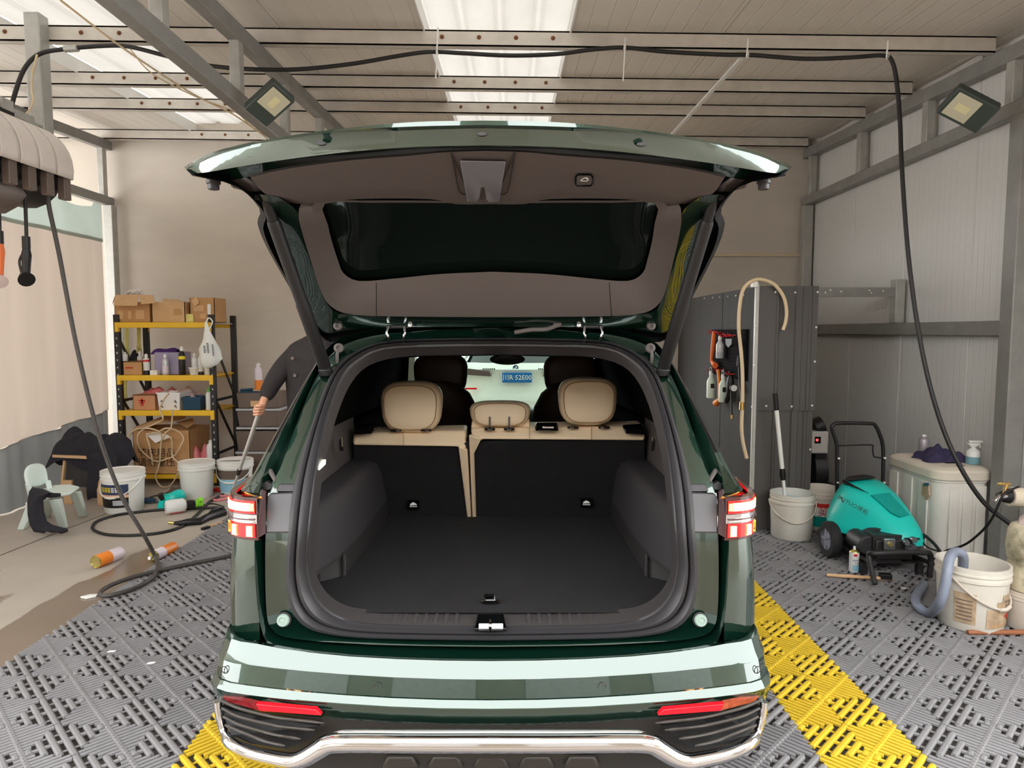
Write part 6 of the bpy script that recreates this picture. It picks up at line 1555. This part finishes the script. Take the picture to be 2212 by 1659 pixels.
single('tap_cable', MB().tube(catmull([P(2200, 1052, 4.3), P(2170, 1066, 4.24), P(2156, 1092, 4.26), P(2147, 1112, 4.3), P(2130, 1138, 4.4), P(2100, 1166, 4.5), P(2076, 1180, 4.6), V((3.09, 4.8, .12)), V((3.06, 4.85, .012))], 6), .008, 8), MATS['hose_black'], 'thin black cable hanging from the tap down behind the worn bucket', 'cable', smooth=60)
# worn bucket with house sticker
t, b, rb, rt_, h = bucket('bucket', 2095, 1346, 124, 140, 1212, 0, 'bucket_old', 'big worn white bucket with torn house sticker and a grey hose in it', hdrop=.42, hang=28, hm='bucket_rim')
wrap(t, b, rb, rt_, h, .10, .40, -8, 62, 'sticker_worn'); wrap(t, b, rb, rt_, h, .40, .52, 10, 60, 'sticker_worn', n=8)
wrap(t, b, rb, rt_, h, .52, .62, 22, 50, 'sticker_worn', n=6, nm='roof_print')
for a_, z_, w_ in ((28, .50, 4), (36, .50, 4), (44, .50, 4), (32, .43, 5)): wrap(t, b, rb, rt_, h, z_, z_ + .03, a_, a_ + w_, 'drawer_brown', off=.0055, n=3, nm='print')
for a_, z_, w_, hh in ((30, .27, 14, .03), (38, .22, 5, .10), (44, .25, 5, .05)): wrap(t, b, rb, rt_, h, z_, z_ + hh, a_, a_ + w_, 'print_red', off=.0055, n=4, nm='print')
for a_ in (0, 8, 16, 34, 50): wrap(t, b, rb, rt_, h, .135, .17, a_, a_ + 5, 'cardboard', off=.0055, n=3, nm='print')
wrap(t, b, rb, rt_, h, .14, .62, -62, -26, 'sticker_worn', nm='side_sticker')
for k in range(6): wrap(t, b, rb, rt_, h, .2 + k * .06, .215 + k * .06, -58, -32, 'drawer_brown', off=.005, n=5, nm='print')
q = lambda x, y, d: P(x, y, d)
single('drain_hose', MB().tube(catmull([b + V((-.02, .06, h * .6)), q(2080, 1202, b.y - .02), q(2062, 1193, b.y - .05), q(2050, 1210, b.y - .14), q(2042, 1260, b.y - .18), q(2028, 1305, b.y - .14), G(2008, 1324, .03), G(1985, 1312, .03), G(1978, 1292, .03), G(1990, 1272, .03), G(1996, 1262, .03)], 6), .027, 12), MATS['hose_blue'], 'grey-blue ribbed drain hose bent over the rim of the worn bucket', 'hose', smooth=60)
# stacked cream bucket and dirty sack at the right edge
t, b, rb, rt_, h = bucket('bucket', 2226, 1352, 104, 108, 1272, 0, 'bucket_rim', 'cream bucket at the right edge carrying a dirty sack', handle=False, lid=True)
rows = []
for z, k in ((0, .95), (.05, 1.02), (.13, .96), (.15, .92), (.17, .98), (.24, 1.04), (.32, 1.0), (.355, .9), (.37, .7)):
    rows.append([b + V((rb * k * math.cos(a) * (1 + .03 * math.sin(5 * a + z * 30)), rb * k * math.sin(a), h + .002 + z * 1.02)) for a in [2 * math.pi * i / 24 for i in range(24)]])
single('dirty_sack', MB().grid(rows, closed=True, caps=True), MATS['dirty_sack'], 'stained cream sack with mould sitting on the cream bucket at the right edge', 'sack', smooth=60)
zs = h + .38
single('clear_bag', MB().grid([[b + V((r * math.cos(a), r * math.sin(a), zs + z)) for a in [2 * math.pi * i / 14 for i in range(14)]] for r, z in ((rb * .66, 0), (rb * .6, .03), (rb * .25, .07), (rb * .1, .14), (rb * .16, .2))], closed=True, caps=True), MATS['clear_film'], 'knotted clear plastic bag on top of the dirty sack', 'bag', smooth=60)
# small things on the tiles
cb = G(1844, 1234, 0); hz_ = P(1844, 1180, cb.y).z
t = thing('spray_can', 'white spray can with pale blue print standing in front of the pressure washer', 'spray can', cb)
r = .033
obj('body', MB().lathe([(r * .96, 0), (r, .004), (r, hz_ * .78)], T(cb), 20), 'white_bottle', t, smooth=40)
obj('dome', MB().lathe([(r, hz_ * .78), (r * .95, hz_ * .80), (r * .5, hz_ * .87), (r * .3, hz_ * .88)], T(cb), 20), 'gold_metal', t, smooth=40)
obj('nozzle', MB().lathe([(r * .28, hz_ * .88), (r * .28, hz_ * .99), (r * .2, hz_)], T(cb), 12), 'white_plastic', t, smooth=40)
wrap(t, cb, r, r, hz_, .64, .74, -30, 8, 'red_label', off=.001, n=6); wrap(t, cb, r, r, hz_, .05, .3, -40, 55, 'label_blue', off=.001, n=8); wrap(t, cb, r, r, hz_, .44, .52, -40, 60, 'grey_plastic', off=.001, n=8); wrap(t, cb, r, r, hz_, .36, .39, -20, 50, 'grey_plastic', off=.001, n=8)
a, b = G(1786, 1242, .015), G(1912, 1250, .015); c = a.lerp(b, .84)
br = thing('wooden_brush', 'pale wooden handled brush with black bristles lying in front of the washer', 'brush', (c.x, c.y, 0))
e = c + (b - a) * .28
obj('handle', MB().tube([a, a.lerp(c, .5), c, e], [.012, .013, .012, .010], 8), 'wood_pale', br, smooth=50)
obj('bristles', MB().bar(c + (b - a) * .08 + V((0, .012, .014)), e + V((0, .012, .014)), .05, .035), 'black_plastic', br, bevel=.004)
a, b = G(2090, 1366, .012), G(2290, 1366, .012)
single('wooden_stick', MB().tube([a, a.lerp(b, .5), b], [.013, .015, .016], 10), MATS['wood_brown'], 'brown wooden stick lying on the tiles at the right edge', 'stick', smooth=50)
for i, (px, py, lab) in enumerate(((1953, 1272, 'crumpled bit of white paper on the tiles in front of the washer'), (240, 1409, 'short white paper strip lying on the grey tiles at the left'), (325, 1434, 'tiny white scrap on the grey tiles beside the car at the left'))):
    p = G(px, py, .001)
    single('paper_scrap', MB().prism([p + V((-.018, -.005, 0)), p + V((.018, .004, 0)), p + V((.02, .016, 0)), p + V((-.014, .012, 0))], (0, 0, .004)), MATS['paper'], lab, 'paper')
# ------------------------------------------------------------------ the man with the mop
mat('skin', (216, 162, 132), 0.5, var=0.04, vscale=12)
mat('jacket', (46, 41, 42), 0.85, var=0.15, vscale=14, bump=.2, bscale=30)
mat('trousers', (40, 40, 46), 0.9, var=0.1, vscale=14)
mat('hair', (22, 19, 18), 0.7, bump=.4, bscale=120)
mat('shoe', (40, 36, 34), 0.6)
PDn = 5.15
def skin(name, nodes, edges, m, parent=None, root=0, sub=2, loc=None):
    me = bpy.data.meshes.new(name); org = loc if loc is not None else world_org(parent)
    me.from_pydata([tuple(V(n[0]) - V(org)) for n in nodes], edges, [])
    o = bpy.data.objects.new(name, me); COL.objects.link(o)
    sk_ = o.modifiers.new('skin', 'SKIN'); sk_.use_smooth_shade = True
    for i, n in enumerate(nodes):
        s = me.skin_vertices[0].data[i]; r = n[1]
        s.radius = r if isinstance(r, tuple) else (r, r); s.use_root = (i == root)
    sb = o.modifiers.new('subdiv', 'SUBSURF'); sb.levels = sub; sb.render_levels = sub
    me.materials.append(MATS[m])
    if loc is not None: o.location = loc; ORG[o.name] = V(loc)
    if parent is not None: o.parent = parent; ORG[o.name] = world_org(parent)
    return o
hx = lambda x, y, d=0.0: P(x, y, PDn + d)
base = V((hx(674, 800).x, PDn, FZ))
pel, che, nek = V((base.x, PDn, 1.02)), V((base.x, PDn, 1.42)), V((hx(693, 720).x, PDn - .01, 1.665))
shl, elb, wri = hx(634, 764), hx(594, 818, -.10), hx(567, 870, -.22)
shr = V((2 * base.x - shl.x, PDn, shl.z)); elr = shr + V((.0, -.04, -.30)); wrr = elr + V((-.10, -.22, -.08))
hnd = hx(562, 884, -.24)
nodes = [(pel, .12), (V((base.x, PDn, 1.22)), .12), (che, (.15, .10)), (V((base.x, PDn, 1.58)), (.08, .07)), (nek, .065), (nek + V((0, -.01, .07)), .062),
         (nek + V((0, -.02, .14)), (.075, .09)), (nek + V((0, -.02, .21)), (.085, .10)), (nek + V((0, -.01, .27)), .06),
         (shl + V((.03, 0, -.02)), .045), (elb, .036), (wri, .028), (shr, .045), (elr, .036), (wrr, .03), (wrr + V((-.02, -.08, -.02)), (.04, .025)),
         (V((base.x - .10, PDn, .90)), .085), (V((base.x - .11, PDn - .02, .52)), .06), (V((base.x - .12, PDn, .08 + FZ)), .05), (V((base.x - .12, PDn - .14, .05 + FZ)), .04),
         (V((base.x + .10, PDn, .90)), .085), (V((base.x + .11, PDn - .02, .52)), .06), (V((base.x + .12, PDn, .08 + FZ)), .05), (V((base.x + .12, PDn - .14, .05 + FZ)), .04)]
edges = [(0, 1), (1, 2), (2, 3), (3, 4), (4, 5), (5, 6), (6, 7), (7, 8), (3, 9), (9, 10), (10, 11), (3, 12), (12, 13), (13, 14), (14, 15), (0, 16), (16, 17), (17, 18), (18, 19), (0, 20), (20, 21), (21, 22), (22, 23)]
# right hand closed on the pole
pdir = (hx(512, 1030, -.30) - hnd).normalized(); sdv = V((1, 0, 0)); inn = V((0, 1, 0))
k0 = len(nodes); palm = hnd + V((.012, .02, .012)); nodes.append((palm, (.042, .026))); edges.append((11, k0))
for i, ln in enumerate((.9, 1.0, .95, .8)):
    r0 = hnd + pdir * (-.03 + i * .022) + V((.022, -.015, 0)); r1 = r0 + V((-.016, -.032, 0)) * ln; r2 = r1 + V((-.034, .002, 0)) * ln; r3 = r2 + V((-.008, .026, 0)) * ln
    b0 = len(nodes); nodes += [(r0, .0115), (r1, .0105), (r2, .010), (r3, .009)]; edges += [(k0, b0), (b0, b0 + 1), (b0 + 1, b0 + 2), (b0 + 2, b0 + 3)]
b0 = len(nodes); nodes += [(hnd + V((-.01, .012, .03)), .013), (hnd + V((-.03, -.01, .022)), .0115), (hnd + V((-.024, -.034, .012)), .0095)]; edges += [(k0, b0), (b0, b0 + 1), (b0 + 1, b0 + 2)]
man = skin('person', nodes, edges, 'skin', loc=base)
tag(man, 'man in dark jacket holding a white pole beside the car', 'person')
jk = [(V((base.x, PDn, .84)), (.21, .17)), (V((base.x, PDn, 1.2)), (.20, .165)), (che, (.225, .16)), (V((base.x, PDn, 1.57)), (.13, .11)), (nek + V((0, 0, -.01)), (.085, .085)), (nek + V((0, .0, .03)), (.078, .078)),
      (shl + V((.02, 0, -.01)), .09), (shl.lerp(elb, .5), .082), (elb, .074), (elb.lerp(wri, .5), .064), (wri + (elb - wri) * .12, .055), (shr, .085), (elr, .074), (wrr, .055)]
skin('jacket', jk, [(0, 1), (1, 2), (2, 3), (3, 4), (4, 5), (3, 6), (6, 7), (7, 8), (8, 9), (9, 10), (3, 11), (11, 12), (12, 13)], 'jacket', man, root=0)
tr_ = [(V((base.x, PDn, .98)), (.19, .15)), (V((base.x - .10, PDn, .80)), .125), (V((base.x - .11, PDn - .02, .52)), .09), (V((base.x - .12, PDn, .07)), .078), (V((base.x + .10, PDn, .80)), .125), (V((base.x + .11, PDn - .02, .52)), .09), (V((base.x + .12, PDn, .07)), .078)]
skin('trousers', tr_, [(0, 1), (1, 2), (2, 3), (0, 4), (4, 5), (5, 6)], 'trousers', man)
for s in (-1, 1):
    skin('shoe', [(V((base.x + .12 * s, PDn + .04, .045 + FZ)), (.05, .045)), (V((base.x + .12 * s, PDn - .08, .042 + FZ)), (.052, .04)), (V((base.x + .12 * s, PDn - .2, .036 + FZ)), (.045, .034))], [(0, 1), (1, 2)], 'shoe', man)
hd = nek + V((0, -.015, .20))
rows = []
for k in range(8):
    a = math.radians(15 + k * 10.7); rows.append([hd + V((.093 * math.cos(a) * math.cos(q_), .022 + .108 * math.cos(a) * math.sin(q_), .015 + .115 * math.sin(a))) for q_ in [2 * math.pi * i / 20 for i in range(20)]])
hr = MB().grid(rows, closed=True, caps=True)
obj('hair', hr, 'hair', man, smooth=60)
for s in (-1, 1):
    obj('eye', MB().lathe([(.001, -.012), (.011, -.006), (.012, 0), (.009, .008), (.001, .012)], T(hd + V((.034 * s, -.092, -.005))) @ rot('X', 90), 10), 'white_plastic', man, smooth=60)
    obj('ear', MB().lathe([(.001, -.008), (.024, -.004), (.026, .003), (.012, .008)], T(hd + V((.088 * s, .0, -.015))) @ rot('Y', 90), 10, sy=.6), 'skin', man, smooth=60)
obj('nose', MB().tube([hd + V((0, -.095, .01)), hd + V((0, -.118, -.03)), hd + V((0, -.10, -.04))], [.008, .014, .010], 8), 'skin', man, smooth=60)
obj('mouth', MB().tube([hd + V((-.024, -.088, -.072)), hd + V((0, -.096, -.070)), hd + V((.024, -.088, -.072))], [.003, .006, .003], 6), 'pink_film', man, smooth=60)
for px, py in ((637, 811), (632, 774)):
    p = hx(px, py, -.15); obj('button', MB().lathe([(.012, 0), (.012, .006)], T(p) @ rot('X', 90), 12), 'drawer_brown', man)
mp_ = thing('mop_pole', "white telescopic pole in the man's hand reaching down beside the bucket", 'pole', G(494, 1084, FZ))
ft = G(494, 1084, FZ + .01); top = hnd + (hnd - ft).normalized() * .03
jt = ft.lerp(top, .42)
obj('tube', MB().tube([top, jt], .0165, 10).tube([jt, ft], .0125, 10), 'white_plastic', mp_, smooth=50)
obj('joint', MB().tube([jt + (top - jt) * .02, jt, jt + (ft - jt) * .12], [.017, .021, .017], 10), 'black_plastic', mp_, smooth=50)

# ------------------------------------------------------------------ white SUV beyond the drive-through opening
mat('paint_white', (232, 234, 230), 0.25, coat=0.6, var=0.02, vscale=30)
mat('plate_blue', (36, 108, 178), 0.4)
BD, BX = 10.6, P(1117, 816, 10.6).x
bw = thing('white_car', 'white SUV seen through the windscreen beyond the back opening, blue number plate', 'car', (BX, 12.5, FZ))
def brow(D, z, w, n=9): return [V((BX + w * (k / (n - 1) * 2 - 1), D + .22 * abs(k / (n - 1) * 2 - 1) ** 3, z)) for k in range(n)]
obj('tail_panel', MB().grid([brow(BD + .1, .25, .88), brow(BD + .02, .45, .93), brow(BD, .62, .94), brow(BD + .03, .70, .94), brow(BD + .06, .80, .93), brow(BD + .08, 1.05, .92), brow(BD + .05, 1.10, .91), brow(BD + .12, 1.20, .88)]), 'paint_white', bw, smooth=40)
obj('back_window', MB().grid([brow(BD + .13, 1.20, .80), brow(BD + .45, 1.55, .66)]), 'glass_dark', bw, smooth=60)
obj('roof', MB().grid([brow(BD + .40, 1.56, .70), brow(BD + .6, 1.66, .66), brow(BD + 2.2, 1.68, .64), brow(BD + 2.9, 1.55, .66), brow(BD + 3.6, 1.1, .8), brow(BD + 4.6, .95, .8), brow(BD + 4.7, .3, .85)]), 'paint_white', bw, smooth=60)
for s in (-1, 1):
    ys = [.28, .6, .95, 1.2, 1.6]; us = [.9, .95, .95, .89, .68]
    obj('side', MB().grid([[V((BX + s * u, D, z)) for D in (BD + .2, BD + 1.2, BD + 2.6, BD + 4.4)] for z, u in zip(ys[:4], us[:4])]), 'paint_white', bw, smooth=40)
    obj('side_window', MB().grid([[V((BX + s * .89, BD + .25, 1.2)), V((BX + s * .89, BD + 3.3, 1.15))], [V((BX + s * .68, BD + .6, 1.6)), V((BX + s * .68, BD + 2.7, 1.6))]]), 'glass_dark', bw)
    lm = obj('tail_light', MB().prism([V((BX + s * a, BD + d, z)) for a, d, z in ((.40, .04, .995), (.88, .14, 1.02), (.90, .16, 1.13), (.44, .05, 1.08))], (0, .05, 0)), 'lamp_dark', bw, bevel=.01)
    obj('reflector', MB().b2((BX + s * .72 - .09, BD + .06, .79), (BX + s * .72 + .09, BD + .09, .815)), 'reflector_red', bw)
    for wy in (BD + .95, BD + 3.8): obj('wheel', MB().lathe([(.2, -.11), (.36, -.11), (.37, .11), (.2, .11)], T((BX + s * .84, wy, .35)) @ rot('Y', 90), 20), 'tyre', bw, smooth=40)
pc_ = P(1117, 816, BD - .01)
np_ = obj('number_plate', MB().box(pc_ + V((0, .035, 0)), (.46, .02, .155)), 'plate_blue', bw, bevel=.004)
obj('plate_lettering', text_mb('川R·52E00', .104, frame(pc_ + V((0, .022, -.002)), (1, 0, 0), (0, 0, 1)), .0015), 'ink_white', np_)
lg = P(1114, 795, BD + .0)
rd = obj('badge', MB().lathe([(.044, 0), (.044, .01)], T(lg + V((0, .07, 0))) @ rot('X', 90), 24), 'black_plastic', bw)
for a0, mm in ((0, 'ink_white'), (90, 'plate_blue'), (180, 'ink_white'), (270, 'plate_blue')):
    c = lg + V((0, .058, 0)); obj('badge_quarter', MB().prism([c] + [c + V((.028 * math.cos(math.radians(a0 + 15 * k)), 0, .028 * math.sin(math.radians(a0 + 15 * k)))) for k in range(7)], (0, .003, 0)), mm, rd)
for px, n_, lab in ((1058, 7, 1), (1170, 3, 1)):
    mb = MB()
    for k in range(n_): mb.box(P(px - n_ * 2 + k * 4, 797, BD + .06), (.018, .006, .022))
    obj('model_lettering', mb, 'black_plastic', bw)

# ------------------------------------------------------------------ groups of like things
GR = {'bucket': 'buckets standing on the floor', 'carton': 'cardboard cartons on the rack', 'roof_truss': 'steel roof trusses', 'steel_post': 'square steel posts',
      'floodlight': 'floodlights on the trusses', 'spray_can': 'spray cans around the bay', 'hanging_towel': 'towels hanging in the rack', 'paper_scrap': 'scraps on the tiles',
      'paper_sheet': 'loose paper sheets', 'basket': 'baskets on the third shelf', 'bowl': 'bowls on the second shelf', 'bottle': 'bottles on the shelves and pegboard',
      'film_heap': 'plastic film on the third shelf', 'hanging_gun': 'guns below the hose reel'}
for o in COL.objects:
    if o.parent is None and o.get('category'):
        st_ = o.name.split('.')[0]
        if st_ in GR: o['group'] = GR[st_]
def depth_(o):
    n = 0
    while o.parent: o = o.parent; n += 1
    return n
bad = [o.name for o in COL.objects if depth_(o) > 2]
if bad: print('TOO DEEP', bad[:20])
